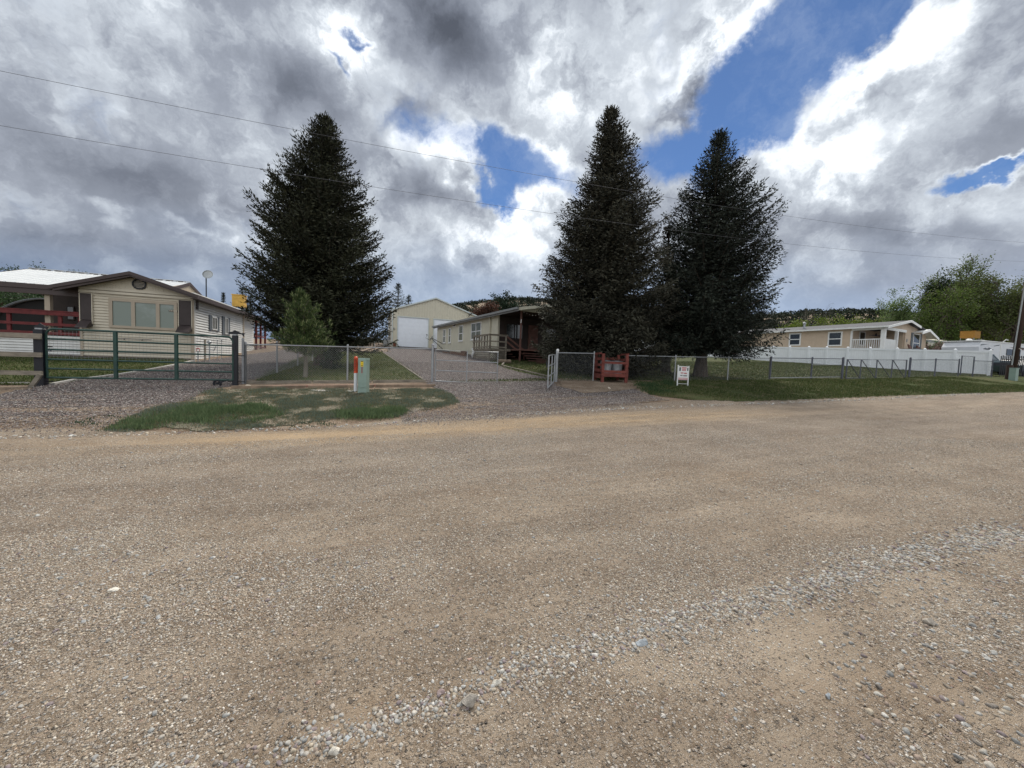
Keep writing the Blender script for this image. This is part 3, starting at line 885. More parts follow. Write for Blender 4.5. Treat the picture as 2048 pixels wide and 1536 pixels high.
    fr.box(mb, R0, -W + .05, EB - .04, EB, EZ - .2, EZ - .0)
    fr.box(mb, R0, -W - .02, EB + .01, EB + .10, EZ - .42, EZ - .04)
    for a_ in (R0, R1):
        for (b0, z0, b1, z1) in ((EB, EZ, RB, RZ), (RB, RZ, 7.7, 4.3)):
            mb.hexa([fr.p(a_, b0, z0 - .16), fr.p(a_ + .04, b0, z0 - .16), fr.p(a_ + .04, b1, z1 - .16), fr.p(a_, b1, z1 - .16), fr.p(a_, b0, z0 + .01), fr.p(a_ + .04, b0, z0 + .01), fr.p(a_ + .04, b1, z1 + .01), fr.p(a_, b1, z1 + .01)])
    part('porch_fascia', mb, M['brown'], root)
    mb = MB(); mb.prism([fr.p(R1 - .05, 1.2, 4.62), fr.p(R1 - .05, RB, RZ - .04), fr.p(R1 - .05, 6.8, 4.62)], fr.u * .03)
    part('gable_end', mb, M['tan_trim'], root)
    return fr, root
LF, LHOUSE = left_house()

def dish_round():
    fr = LF
    b = fr.p(.15, 1.05, 4.33)
    root = thing('satellite_dish', 'round pale satellite dish on a thin mast above the left home', 'satellite dish', b)
    mb = MB(); mb.tube([b, b + Vector((0, 0, 1.02))], .026, 8); part('mast', mb, M['black'], root)
    mb = MB(); c = b + Vector((.14, -.05, 1.10)); ax = Vector((.30, -.85, .28)).normalized()
    x = ax.cross(Vector((0, 0, 1))).normalized(); y = x.cross(ax)
    vs = []; fs = []; n = 24
    for j, (r, d) in enumerate(((0, 0), (.09, .01), (.16, .03), (.22, .06), (.226, .06), (.16, .045), (.09, .022), (0, .012))):
        for k in range(n):
            t = 2 * math.pi * k / n
            vs.append(c + (x * math.cos(t) + y * math.sin(t)) * r + ax * d)
    for j in range(7):
        for k in range(n): fs.append((j * n + k, j * n + (k + 1) % n, (j + 1) * n + (k + 1) % n, (j + 1) * n + k))
    mb.add(vs, fs); part('reflector', mb, M['dish'], root, True)
    mb = MB(); mb.tube([b + Vector((0, 0, .95)), b + Vector((.08, 0, 1.04)), c - ax * .02], .022, 6); mb.lathe(c - ax * .1 - Vector((0, 0, .05)), [(.05, 0), (.05, .09)], 8)
    part('bracket', mb, M['gutter'], root)
dish_round()
def cooler(fr, a, b, z, w, d, h, m, label):
    root = thing('evaporative_cooler', label, 'cooler', fr.p(a, b, z))
    mb = MB()
    for i in range(7):
        z0 = z + h * i / 7; o = .012 * (i % 2)
        fr.box(mb, a - w / 2 - o, a + w / 2 + o, b - d / 2 - o, b + d / 2 + o, z0, z + h * (i + 1) / 7 - .001 * i)
    part('cabinet', mb, M[m], root)
    mb = MB(); fr.box(mb, a - w / 2 - .04, a + w / 2 + .04, b - d / 2 - .04, b + d / 2 + .04, z + h + .001, z + h + .05); part('lid', mb, M[m], root)
    for sx in (-1, 1):
        for sy in (-1, 1):
            mb = MB(); fr.box(mb, a + sx * (w / 2 - .06) - .03, a + sx * (w / 2 - .06) + .03, b + sy * (d / 2 - .06) - .03, b + sy * (d / 2 - .06) + .03, z - .3, z - .001); part('leg', mb, M['galv'], root)
cooler(LF, -.50, 8.5, 4.68, .66, .66, .76, 'cooler', 'yellow boxy evaporative cooler on the roof of the left home')

def quonset():
    t, s = ST(*[at(95, 640, 30).x, at(95, 640, 30).y])
    o = XY(t, s); fr = Frame(o, E1, E2); z0 = Z(*o) - .1
    root = thing('arched_shed', 'dark corrugated arched metal shed behind the red porch rail', 'shed', fr.p(0, 0, z0))
    mb = MB(); R = 3.5; n = 28; H = 3.05
    segs = 40
    for j in range(segs):
        b0 = j * .28; 
        for (bb0, bb1, r0, r1) in ((b0, b0 + .14, 1.0, 1.025), (b0 + .14, b0 + .28, 1.025, 1.0)):
            ring0 = [fr.p(-math.cos(math.pi * k / n) * R * r0, bb0, z0 + math.sin(math.pi * k / n) * H * r0) for k in range(n + 1)]
            ring1 = [fr.p(-math.cos(math.pi * k / n) * R * r1, bb1, z0 + math.sin(math.pi * k / n) * H * r1) for k in range(n + 1)]
            mb.add(ring0 + ring1, [(k, k + 1, n + 2 + k, n + 1 + k) for k in range(n)])
    part('shell', mb, M['hut'], root, True)
    mb = MB(); mb.prism([fr.p(-math.cos(math.pi * k / n) * R * .98, .3, z0 + math.sin(math.pi * k / n) * H * .98) for k in range(n + 1)], fr.w * .05)
    part('end_wall', mb, M['dark'], root)
    mb = MB(); mb.tube([fr.p(-math.cos(math.pi * k / n) * R * 1.02, -.01, z0 + math.sin(math.pi * k / n) * H * 1.02) for k in range(n + 1)], .05, 6)
    part('rim', mb, M['hut'], root)
quonset()

# meters and stand pipes by the side wall of the left home
def yard_bits():
    x, y = at(397 + 13, 700, 18.3).x, 18.3
    z = Z(x, y)
    root = thing('utility_stand', 'grey board with a round electric meter beside the white side wall', 'meter', (x, y, z))
    mb = MB(); mb.beam((x, y, z), (x, y, z + 1.02), .11, .06); part('board', mb, M['gray_wood'], root)
    mb = MB(); mb.lathe((x + .17, y + .05, z + .82), [(.03, 0), (.09, .05), (.09, .12), (.04, .16)], 10); part('meter_head', mb, M['galv'], root)
    mb = MB(); mb.tube([(x + .17, y + .05, z), (x + .17, y + .05, z + .82)], .025, 6); mb.tube([(x + .17, y + .05, z + .55), (x + .35, y + .1, z + .52), (x + .42, y + .12, z + .72)], .022, 6)
    part('pipe', mb, M['galv'], root)
    x2, y2 = at(396, 700, 17.9).x, 17.9; z2 = Z(x2, y2)
    root = thing('gas_riser', 'small yard riser with a red valve handle near the white side wall', 'valve', (x2, y2, z2))
    mb = MB(); mb.tube([(x2, y2, z2), (x2, y2, z2 + .5)], .022, 6); part('pipe', mb, M['galv'], root)
    mb = MB(); mb.tube([(x2 + .08 * math.cos(a), y2, z2 + .56 + .07 * math.sin(a)) for a in [k * math.pi / 8 for k in range(-2, 11)]], .018, 6); part('handle', mb, M['redink'], root)
    for i, px in enumerate((435, 443)):
        p = at(px, 700, 18.9 + i * .2); z = Z(p.x, p.y)
        m_ = MB(); m_.tube([(p.x, p.y, z), (p.x, p.y, z + .95)], .012, 6); m_.lathe((p.x, p.y, z + .95), [(.03, 0), (.03, .05), (.01, .07)], 6)
        solo('stake', m_, M['galv'], 'thin grey stake in the gravel behind the green gate, ' + ('nearer the corner of the home' if i == 0 else 'nearer the fish topped post'), 'stake')
yard_bits()

# ============================================================ green farm gate, posts, rail fence
def farm_gate():
    s = 13.15
    L0 = pl(93, 705, s); R0 = pl(466, 705, s)
    pL = Vector((*L0, 0)); pR = Vector((*R0, 0))
    zL = at(93, 755, pL.y).z; zR = at(466, 760, pR.y).z
    zb = (zL + zR) / 2
    ln = (pR - pL).length
    d = (pR - pL).normalized()
    P = lambda a, h: pL + d * a + Vector((0, 0, zL + (zR - zL) * a / ln + h))
    H = 1.24
    root = thing('farm_gate', 'green tubular steel farm gate closed across the left drive', 'gate', P(0, 0))
    mb = MB(); R_ = .16
    arc = lambda cx, cz, t0, t1: [P(cx + R_ * math.cos(t), cz + R_ * math.sin(t)) for t in np.linspace(t0, t1, 7)]
    loop = [P(0, 0)] + [P(0, .02)] + arc(R_, H - R_, math.pi, math.pi / 2) + arc(ln - R_, H - R_, math.pi / 2, 0) + [P(ln, 0)]
    mb.tube(loop, .026, 8)
    mb.tube([P(0, .0), P(ln, 0)], .024, 8)
    part('frame', mb, M['green_steel'], root)
    for f in (.185, .375, .575, .79):
        mb = MB(); mb.tube([P(.02, H * f), P(ln - .02, H * f)], .023, 8); part('bar', mb, M['green_steel'], root)
    for q in (.345, .672):
        mb = MB(); a = ln * q
        mb.hexa([P(a - .035, 0) + d.cross(Vector((0, 0, 1))) * o for o in (0,)] * 0 + [P(a - .035, -.01) - Vector((0, .04, 0)), P(a + .035, -.01) - Vector((0, .04, 0)), P(a + .035, -.01), P(a - .035, -.01), P(a - .035, H) - Vector((0, .04, 0)), P(a + .035, H) - Vector((0, .04, 0)), P(a + .035, H), P(a - .035, H)])
        part('upright', mb, M['green_steel'], root)
    mb = MB(); z0, z1 = H * .375, H - .02
    x = .06
    while x < ln - .03: mb.tube([P(x, z0), P(x, z1 - (0.05 if x < .15 or x > ln - .15 else 0))], .0022, 3, False); x += .075
    z = z0 + .07
    while z < z1: mb.tube([P(.03, z), P(ln - .03, z)], .0022, 3, False); z += .075
    part('wire_panel', mb, M['wire_light'], root)
    # wheel at the free end
    c = P(ln - .38, -.10)
    n_ = Vector((-d.y, d.x, 0))
    mb = MB(); ring = [c + (d * math.cos(t) + Vector((0, 0, 1)) * math.sin(t)) * .085 for t in np.linspace(0, 2 * math.pi, 17)]
    mb.tube(ring, .03, 6, False); part('wheel', mb, M['black'], root, True)
    mb = MB(); mb.beam(c, P(ln - .1, .02), .03, .05); mb.beam(c - n_ * .05, c + n_ * .05, .06, .06); part('wheel_bracket', mb, M['black'], root)
    mb = MB(); mb.beam(P(ln, .1) + d * .02, P(ln, 1.1) + d * .02, .03, .03); mb.beam(P(ln + .02, .85), P(ln + .02, 1.05), .05, .08); part('latch', mb, M['black'], root)
    mb = MB()
    for k in range(9): mb.lathe(P(.05 + .03 * math.sin(k), H * .55 + .018 * math.cos(k * 2)), [(.012, 0), (.02, .01), (.012, .03)], 6)
    part('chain', mb, M['galv_dark'], root)
    # posts
    for (px, zt, lab) in ((82, 659, 'thick black steel post with an ornament cap at the left end of the green gate'), (470.5, 671, 'thick black steel post with a black fish ornament right of the green gate')):
        x, y = pl(px, 720, s + (.0 if px < 100 else .05))
        z = Z(x, y); top = at(px, zt, y).z
        rt = thing('gate_post', lab, 'post', (x, y, z), 'black gate posts')
        w = .17 if px < 100 else .125
        mb = MB(); mb.beam((x, y, z - .1), (x, y, top), w, w); part('post_tube', mb, M['black'], rt)
        mb = MB(); mb.beam((x, y, top), (x, y, top + .035), w * .75, w * .75); part('collar', mb, M['galv'], rt)
        # fish outline
        fish = [(-.20, .0), (-.15, .035), (-.06, .06), (-.03, .085), (.0, .10), (.03, .075), (.09, .055), (.15, .02), (.19, .03), (.25, .02), (.215, -.02), (.225, -.085), (.19, -.05), (.16, -.02), (.08, -.015), (.04, -.02), (-.05, -.02), (-.14, -.02)]
        sg = 1 if px > 100 else .62
        fd = d
        mb = MB(); mb.prism([Vector((x, y, top + .055)) + fd * a * sg + Vector((0, 0, (b_ + .0) * (1 if px > 100 else 1.1))) for a, b_ in fish], Vector((-fd.y, fd.x, 0)) * .02)
        part('fish_ornament', mb, M['black'], rt)
        for h in (.12, .88 if px > 100 else 1.0):
            mb = MB(); mb.tube([Vector((x, y, z + h)) + fd * (-.18 if px > 100 else .0), Vector((x, y, z + h)) + fd * (.22)], .014, 6)
            part('hinge_pin', mb, M['black'], rt)
    return
farm_gate()
def rail_fence():
    s = 13.0
    x1, y1 = pl(84, 720, s); P1 = Vector((x1, y1, 0))
    d = Vector((E1[0], E1[1], 0))
    root = thing('rail_fence', 'weathered three rail wooden fence at the left edge of the picture', 'fence', (x1, y1, Z(x1, y1)))
    for (zt, zb) in ((667.5, 678.5), (705, 714.5), (742, 750.5)):
        a = at(84, zt, y1).z; b = at(84, zb, y1).z
        mb = MB(); q = P1 - d * 4.9
        mb.beam(Vector((x1, y1, (a + b) / 2)), Vector((q.x, q.y, (a + b) / 2 - .02)), .05, a - b); part('rail', mb, M['gray_wood'], root)
    for k in (2.45, 4.85):
        q = P1 - d * k + Vector((-d.y, d.x, 0)) * .09; z = Z(q.x, q.y)
        mb = MB(); mb.beam((q.x, q.y, z - .1), (q.x, q.y, z + 1.3), .12, .12); part('post', mb, M['gray_wood'], root)
    p = at(66, 760, y1 - .25); z = Z(p.x, p.y)
    mb = MB(); mb.beam((p.x - .1, p.y, z - .05), (p.x + .06, p.y + .1, z + .33), .1, .08); 
    solo('wood_stub', mb, M['gray_wood'], 'short leaning wooden stub at the foot of the left black post', 'stub')
rail_fence()
def kerb(name, label, pix, m='concrete', w=.1, h=.09):
    P = [gp(*q) for q in pix]; mb = MB()
    for a, b in zip(P, P[1:]): mb.beam(a + Vector((0, 0, h * .2)), b + Vector((0, 0, h * .2)), w, h)
    solo(name, mb, M[m], label, 'edging')
kerb('lawn_edging', 'pale curved concrete edging between the left lawn and the gravel drive', [(0, 769), (58, 768.5)], 'concrete', .06, .08)
kerb('lawn_edging', 'pale edging strip curving from the left black post up the lawn', [(104, 771), (150, 762), (200, 756), (245, 750), (300, 741), (350, 731), (388, 723)])

# ============================================================ chain link fences
def fences():
    S0 = 14.12
    a = pl(491, 730, 13.75); b = pl(866, 730, S0)
    link_fence('chain link fence in front of the left spruce, from black post to central drive', along(a, b, 2), 1.2)
    # second post beside the corner post
    mb = MB(); x, y = pl(486, 730, 13.72); z = Z(x, y); mb.tube([(x, y, z), (x, y, z + 1.33)], .034, 8); mb.lathe((x, y, z + 1.33), [(.04, 0), (.03, .05)], 8)
    solo('steel_post', mb, M['galv'], 'round galvanised post doubled against the fence corner by the fish post', 'post')
    # fence running back beside the left drive, and the cross fence behind the spruce
    t0, s0 = ST(*a)
    e = XY(-2.45, 36)
    link_fence('chain link fence running back beside the left drive', along(a, e, 7), 1.15)
    e2 = XY(1.2, 36)
    link_fence('far chain link fence crossing the lawn behind the left spruce', along(XY(-2.35, 36.02), e2, 3), 1.15)
    # middle section behind the red crate
    link_fence('short chain link run between the open gate leaf and red crate', along(pl(1112, 740, S0), pl(1187, 740, S0 + .1), 1), 1.18)
    link_fence('chain link fence under the right spruces, behind the yard sign', [pl(px, 740, S0 + .1) for px in (1250, 1350, 1456, 1539)], 1.12)
    link_fence('pipe and wire fence between the right spruce and the trussed gate', [pl(px, 740, S0) for px in (1541, 1623, 1684)], 1.14, m='galv_dark', postr=.04, wire=True)
    link_fence('low chain link fence before the vinyl fence, right of trussed gate', [pl(px, 740, S0) for px in (1820, 1870, 1917)], 1.1, m='galv_dark', postr=.035)
    link_fence('last short chain link run right of the narrow walk gate', [pl(px, 740, S0) for px in (1946, 1984)], 1.1, m='galv_dark', postr=.035)
    for (h, x0, x1, lab) in ((.12, 1541, 1684, 'low horizontal pipe rail beneath the wire fence by the trussed gate'), (.80, 1623, 1684, 'short upper pipe rail just left of the trussed gate')):
        p, q = pl(x0, 740, S0 - .05), pl(x1, 740, S0 - .05); mb = MB()
        mb.tube([(p[0], p[1], Z(*p) + h), (q[0], q[1], Z(*q) + h)], .022, 6); solo('pipe_rail', mb, M['galv'], lab, 'rail')
    # far posts behind the middle spruces
    link_fence('far chain link fence across the shaded lawn behind the spruces', [(XY(9.5, 20.5)), XY(13.5, 20.5), XY(17.5, 20.5), XY(21.5, 20.5)], 1.1, wire=False, m='galv_dark')
fences()
def tube_gate(label, p, q, zb, zt, uprights, rails, name='tube_gate', group='grey tube gate leaves of the central drive', mesh=True):
    p = Vector((p[0], p[1], 0)); q = Vector((q[0], q[1], 0)); ln = (q - p).length; d = (q - p) / ln
    P = lambda a, f: p + d * a + Vector((0, 0, (zb[0] + (zb[1] - zb[0]) * a / ln) * (1 - f) + (zt[0] + (zt[1] - zt[0]) * a / ln) * f))
    root = thing(name, label, 'gate', P(0, 0), group)
    mb = MB(); mb.tube([P(0, 0), P(0, 1), P(ln, 1), P(ln, 0), P(0, 0)], .024, 8); part('frame', mb, M['galv'], root)
    for f in rails: mb = MB(); mb.tube([P(0, f), P(ln, f)], .019, 6); part('bar', mb, M['galv'], root)
    for u in uprights: mb = MB(); mb.tube([P(ln * u, 0), P(ln * u, 1)], .021, 6); part('upright', mb, M['galv'], root)
    if mesh:
        mb = MB(); chain_mesh(mb, (p.x, p.y), (q.x, q.y), zb[0], zb[1], zt[0], zt[1]); part('wire_mesh', mb, M['wire_light'], root)
    return root
def drive_gates():
    S0 = 14.12
    p = pl(871, 730, S0 - .03); q = pl(995, 735, S0 - .4)
    tube_gate('grey four bar tube gate leaf standing across the left of the central drive', p, q, (at(871, 762, p[1]).z, at(995, 767, q[1]).z), (at(871, 699.5, p[1]).z, at(995, 704.5, q[1]).z), (.5,), (.34, .67))
    # open leaf seen nearly end on, swung towards the road
    p = pl(1109, 735, S0); q0 = at(1097, 735, 12.9)
    tube_gate('grey tube gate leaf swung open towards the road beside the fence', p, (q0.x, q0.y), (at(1109, 763, p[1]).z, at(1097, 776, q0.y).z), (at(1110, 709, p[1]).z, at(1100, 711, q0.y).z), (.5,), (.34, .67), mesh=False)
    mb = MB(); x, y = pl(1114, 735, S0 + .02); z = Z(x, y); zt = at(1114, 706, y).z
    root = thing('gate_post', 'grey hinge post with a white ball cap beside the open gate leaf', 'post', (x, y, z))
    mb.tube([(x, y, z - .05), (x, y, zt)], .035, 8); part('post_tube', mb, M['galv'], root)
    mb = MB(); mb.lathe((x, y, zt), [(.045, 0), (.03, .04), (.055, .08), (.06, .12), (.035, .16), (.01, .17)], 10); part('ball_cap', mb, M['white'], root, True)
    mb = MB(); x, y = pl(864.5, 735, S0 - .06); z = Z(x, y); mb.tube([(x, y, z - .05), (x, y, z + 1.33)], .045, 10); mb.lathe((x, y, z + 1.33), [(.055, 0), (.055, .03), (.02, .07)], 10)
    solo('steel_post', mb, M['galv'], 'stout galvanised hinge post where the left fence meets the drive gate', 'post')
drive_gates()
def truss_gate():
    S0 = 14.0
    p = pl(1693, 740, S0); q = pl(1812, 740, S0)
    zb = (at(1691, 756.5, p[1]).z, at(1812, 757.5, q[1]).z); zt = (at(1694, 719, p[1]).z, at(1813, 720, q[1]).z)
    P0_ = Vector((p[0], p[1], 0)); Q0 = Vector((q[0], q[1], 0)); ln = (Q0 - P0_).length; d = (Q0 - P0_) / ln
    P = lambda a, f: P0_ + d * a + Vector((0, 0, (zb[0] + (zb[1] - zb[0]) * a / ln) * (1 - f) + (zt[0] + (zt[1] - zt[0]) * a / ln) * f))
    root = thing('truss_gate', 'grey steel gate with four diagonal braces before the white vinyl fence', 'gate', P(0, 0))
    mb = MB(); mb.tube([P(0, 0), P(0, 1), P(ln, 1), P(ln, 0), P(0, 0)], .034, 8); part('frame', mb, M['galv_dark'], root)
    us = [0, .22, .48, .745, 1]
    for u in us[1:-1]: mb = MB(); mb.tube([P(ln * u, 0), P(ln * u, 1)], .03, 6); part('upright', mb, M['galv_dark'], root)
    for a, b in zip(us, us[1:]): mb = MB(); mb.tube([P(ln * a + .05, .98), P(ln * b - .05, .02)], .022, 6); part('brace', mb, M['galv_dark'], root)
    mb = MB(); chain_mesh(mb, p, q, *zb, *zt, cell=.09, r=.002); part('wire_mesh', mb, M['wire_light'], root)
    for px, lab in ((1685, 'dark steel hinge post at the left of the trussed gate'), (1819, 'dark steel latch post at the right of the trussed gate')):
        x, y = pl(px, 740, S0); z = Z(x, y); mb = MB(); mb.tube([(x, y, z - .1), (x, y, at(px, 715.5, y).z)], .05, 8); mb.lathe((x, y, at(px, 715.5, y).z), [(.055, 0), (.02, .04)], 8)
        solo('steel_post', mb, M['galv_dark'], lab, 'post')
    # narrow walk gate
    p = pl(1921.5, 740, S0); q = pl(1946, 740, S0)
    zb = (at(1919, 750, p[1]).z, at(1943, 752, q[1]).z); zt = (at(1922, 711.5, p[1]).z, at(1947, 713.5, q[1]).z)
    P0_ = Vector((*p, 0)); Q0 = Vector((*q, 0)); ln = (Q0 - P0_).length; d = (Q0 - P0_) / ln
    root = thing('walk_gate', 'narrow tall chain link walk gate near the end of the vinyl fence', 'gate', (p[0], p[1], zb[0]))
    mb = MB(); mb.tube([P(0, 0), P(0, 1), P(ln, 1), P(ln, 0)], .032, 8); part('frame', mb, M['galv_dark'], root)
    mb = MB(); chain_mesh(mb, p, q, *zb, *zt, cell=.09, r=.002); part('wire_mesh', mb, M['wire_light'], root)
truss_gate()

# ============================================================ verge objects
def verge_things():
    Yp = 9.85
    b = gp(727, 786); x, y = b.x, b.y
    top = at(727, 716.5, y).z; z = Z(x, y)
    fr = Frame((x, y), (1, .02), (-.02, 1))
    w = 16.6 * y / FPX / 2
    root = thing('utility_pedestal', 'tall sage green utility pedestal with yellow sticker on the weedy verge', 'pedestal', (x, y, z))
    mb = MB(); fr.box(mb, -w, w, -w, w, z + .17, top - .04); part('cover', mb, M['sage_box'], root)
    mb = MB(); fr.box(mb, -w * 1.02, w * 1.02, -w * 1.02, w * 1.02, z - .05, z + .165); part('base', mb, M['sage_box'], root)
    mb = MB(); mb.hexa([fr.p(-w * 1.05, -w * 1.05, top - .042), fr.p(w * 1.05, -w * 1.05, top - .042), fr.p(w * 1.05, w * 1.05, top - .042), fr.p(-w * 1.05, w * 1.05, top - .042), fr.p(-w * .98, -w * .98, top + .005), fr.p(w * .98, -w * .98, top + .005), fr.p(w * .98, w * .98, top + .005), fr.p(-w * .98, w * .98, top + .005)]); part('lid', mb, M['sage_box'], root)
    px = y / FPX     # metres per pixel
    zc = lambda py: at(726, py, y).z
    mb = MB(); fr.box(mb, -2.8 * px - .01, 2.6 * px - .01, -w - .004, -w - .0005, zc(733), zc(722)); st = part('warning_sticker', mb, M['yellow'], root)
    for (z0, z1, xa, xb) in ((722.3, 723.6, -2.2, 2.0), (727, 728, -1, .9), (730.4, 731.6, -1.6, 1.5)):
        mb = MB(); fr.box(mb, xa * px - .01, xb * px - .01, -w - .006, -w - .0045, zc(z1), zc(z0)); part('lettering', mb, M['ink'], st)
    mb = MB(); fr.box(mb, -.85 * px - .01, .9 * px - .01, -w - .004, -w - .0005, zc(746), zc(733.4)); st = part('red_sticker', mb, M['redink'], root)
    for k in range(5): mb = MB(); fr.box(mb, -.5 * px - .01, .5 * px - .01, -w - .006, -w - .0045, zc(735.6 + k * 2.2), zc(734.2 + k * 2.2)); part('lettering', mb, M['ink'], st)
    mb = MB(); fr.box(mb, -w * .35, w * .35, -w - .02, -w - .0005, z + .165, z + .19); part('latch', mb, M['sage_box'], root)
    # marker post
    b = gp(711.5, 785); x, y = b.x, b.y - .02; z = Z(x, y); top = at(712, 712.5, y).z; r = 3.3 * y / FPX
    root = thing('marker_post', 'white utility marker post with a tall orange dome top', 'marker post', (x, y, z))
    zs = at(712, 746, y).z
    mb = MB(); mb.lathe((x, y, z - .05), [(r, 0), (r, zs - z + .05)], 14); part('white_tube', mb, M['whitepl'], root, False)
    mb = MB(); H = top - zs; mb.lathe((x, y, zs + .001), [(r * 1.1, 0), (r * 1.1, H - r), (r * .95, H - r * .5), (r * .55, H - .01), (.002, H)], 14); dm = part('orange_sleeve', mb, M['orange'], root, False)
    mb = MB()
    for k in range(9):
        zz = at(712, 717.5 + k * 2.8, y).z
        for dx in (-.45, .15, .6) if k < 6 else (-.6, .1): 
            mb.beam((x + r * dx * .8, y - r * 1.12, zz), (x + r * dx * .8, y - r * 1.12, zz - .022), r * .32, .004, (0, 1, 0))
    part('lettering', mb, M['ink'], dm)
    # concrete pad strip
    P = [gp(*q) for q in ((613, 781.5), (640, 785), (708, 786), (706, 783), (650, 782))]
    mb = MB(); mb.prism([q + Vector((0, 0, -.02)) for q in P], (0, 0, .055)); solo('concrete_pad', mb, M['concrete'], 'flat pale concrete pad at the foot of the marker post', 'slab')
    # timber and brick edging strip along the fence
    a = gp(460, 779); b_ = gp(872, 773.5); d = (b_ - a).normalized(); n = Vector((-d.y, d.x, 0))
    mb = MB(); k = (b_ - a).length
    for i in range(3):
        p0 = a + d * (k * i / 3 + .03) + n * random.Random(i).uniform(-.02, .02); p1 = a + d * (k * (i + 1) / 3 - .03) + n * random.Random(i + 9).uniform(-.02, .02)
        p0.z = Z(p0.x, p0.y) + .03; p1.z = Z(p1.x, p1.y) + .03
        mb.beam(p0, p1, .085, .1)
    solo('timber_edging', mb, M['timber'], 'low brown timber edging board lying in front of the fence', 'edging')
    mb = MB(); off = .17; i = 0; x_ = .8
    while x_ < k - .2:
        c0 = a + d * x_ + n * off; c1 = c0 + d * .2
        mb.beam(Vector((c0.x, c0.y, Z(c0.x, c0.y) + .02)), Vector((c1.x, c1.y, Z(c1.x, c1.y) + .02)), .11, .07); x_ += .215
    solo('brick_edging', mb, M['brick'], 'row of reddish bricks laid flat behind the timber board', 'edging')
    mb = MB(); a2 = gp(490, 768); b2 = gp(852, 765)
    for i in range(3):
        p0 = a2.lerp(b2, i / 3 + .004); p1 = a2.lerp(b2, (i + 1) / 3 - .004)
        mb.beam(Vector((p0.x, p0.y, Z(p0.x, p0.y) + .03)), Vector((p1.x, p1.y, Z(p1.x, p1.y) + .03)), .09, .12)
    solo('lawn_edging', mb, M['gray_wood'], 'grey timber edging at the foot of the left chain link fence', 'edging')
    mb = MB(); mb.beam(gp(845, 760) + Vector((0, 0, .02)), gp(764, 704) + Vector((0, 0, .02)), .05, .07)
    solo('lawn_edging', mb, M['gray_wood'], 'thin edging between the spruce lawn and the central drive', 'edging')
    mb = MB(); mb.beam(gp(1004, 733) + Vector((0, 0, .04)), gp(1100, 756) + Vector((0, 0, .04)), .07, .1); mb.beam(gp(1004, 733) + Vector((0, 0, .05)), gp(1008, 728) + Vector((0, 0, .06)), .09, .12)
    solo('lawn_edging', mb, M['gray_wood'], 'pale timber edging of the small lawn before the dark porch', 'edging')
verge_things()

def rock_mesh(seed, sub=3):
    bm = bmesh.new(); bmesh.ops.create_icosphere(bm, subdivisions=sub, radius=1)
    r = random.Random(seed); ks = [(Vector((r.uniform(-1, 1), r.uniform(-1, 1), r.uniform(-1, 1))).normalized(), r.uniform(.42, .8)) for _ in range(16)]
    for v in bm.verts:
        for n, d in ks:
            e = v.co.dot(n) - d
            if e > 0: v.co -= n * e * .85
    vs = [v.co.copy() for v in bm.verts]; fs = [tuple(v.index for v in f.verts) for f in bm.faces]
    bm.free(); return vs, fs
def rock(px, py, w, h, label, m='rock', seed=1):
    p = gp(px, py); s_ = p.y / FPX * w / 2; hh = p.y / FPX * h
    vs, fs = rock_mesh(seed); rz = seed * 1.3
    c, s = math.cos(rz), math.sin(rz)
    vs = [(p.x + (v.x * c - v.y * s) * s_, p.y + (v.x * s + v.y * c) * s_ * .8 + .3 * s_, p.z + hh * .45 + v.z * hh * .62) for v in vs]
    mb = MB(); mb.add(vs, fs); solo('rock', mb, M[m], label, 'rock', loc=p, group='loose rocks', smooth=False)
rock(493, 775, 15, 6, 'smooth cream rock beside the fish topped post', seed=3)
rock(1219, 779, 9, 5, 'flat pale rock in the gravel below the red crate', seed=5)
rock(1248, 1293, 1, 1, 'x', seed=2) if False else None

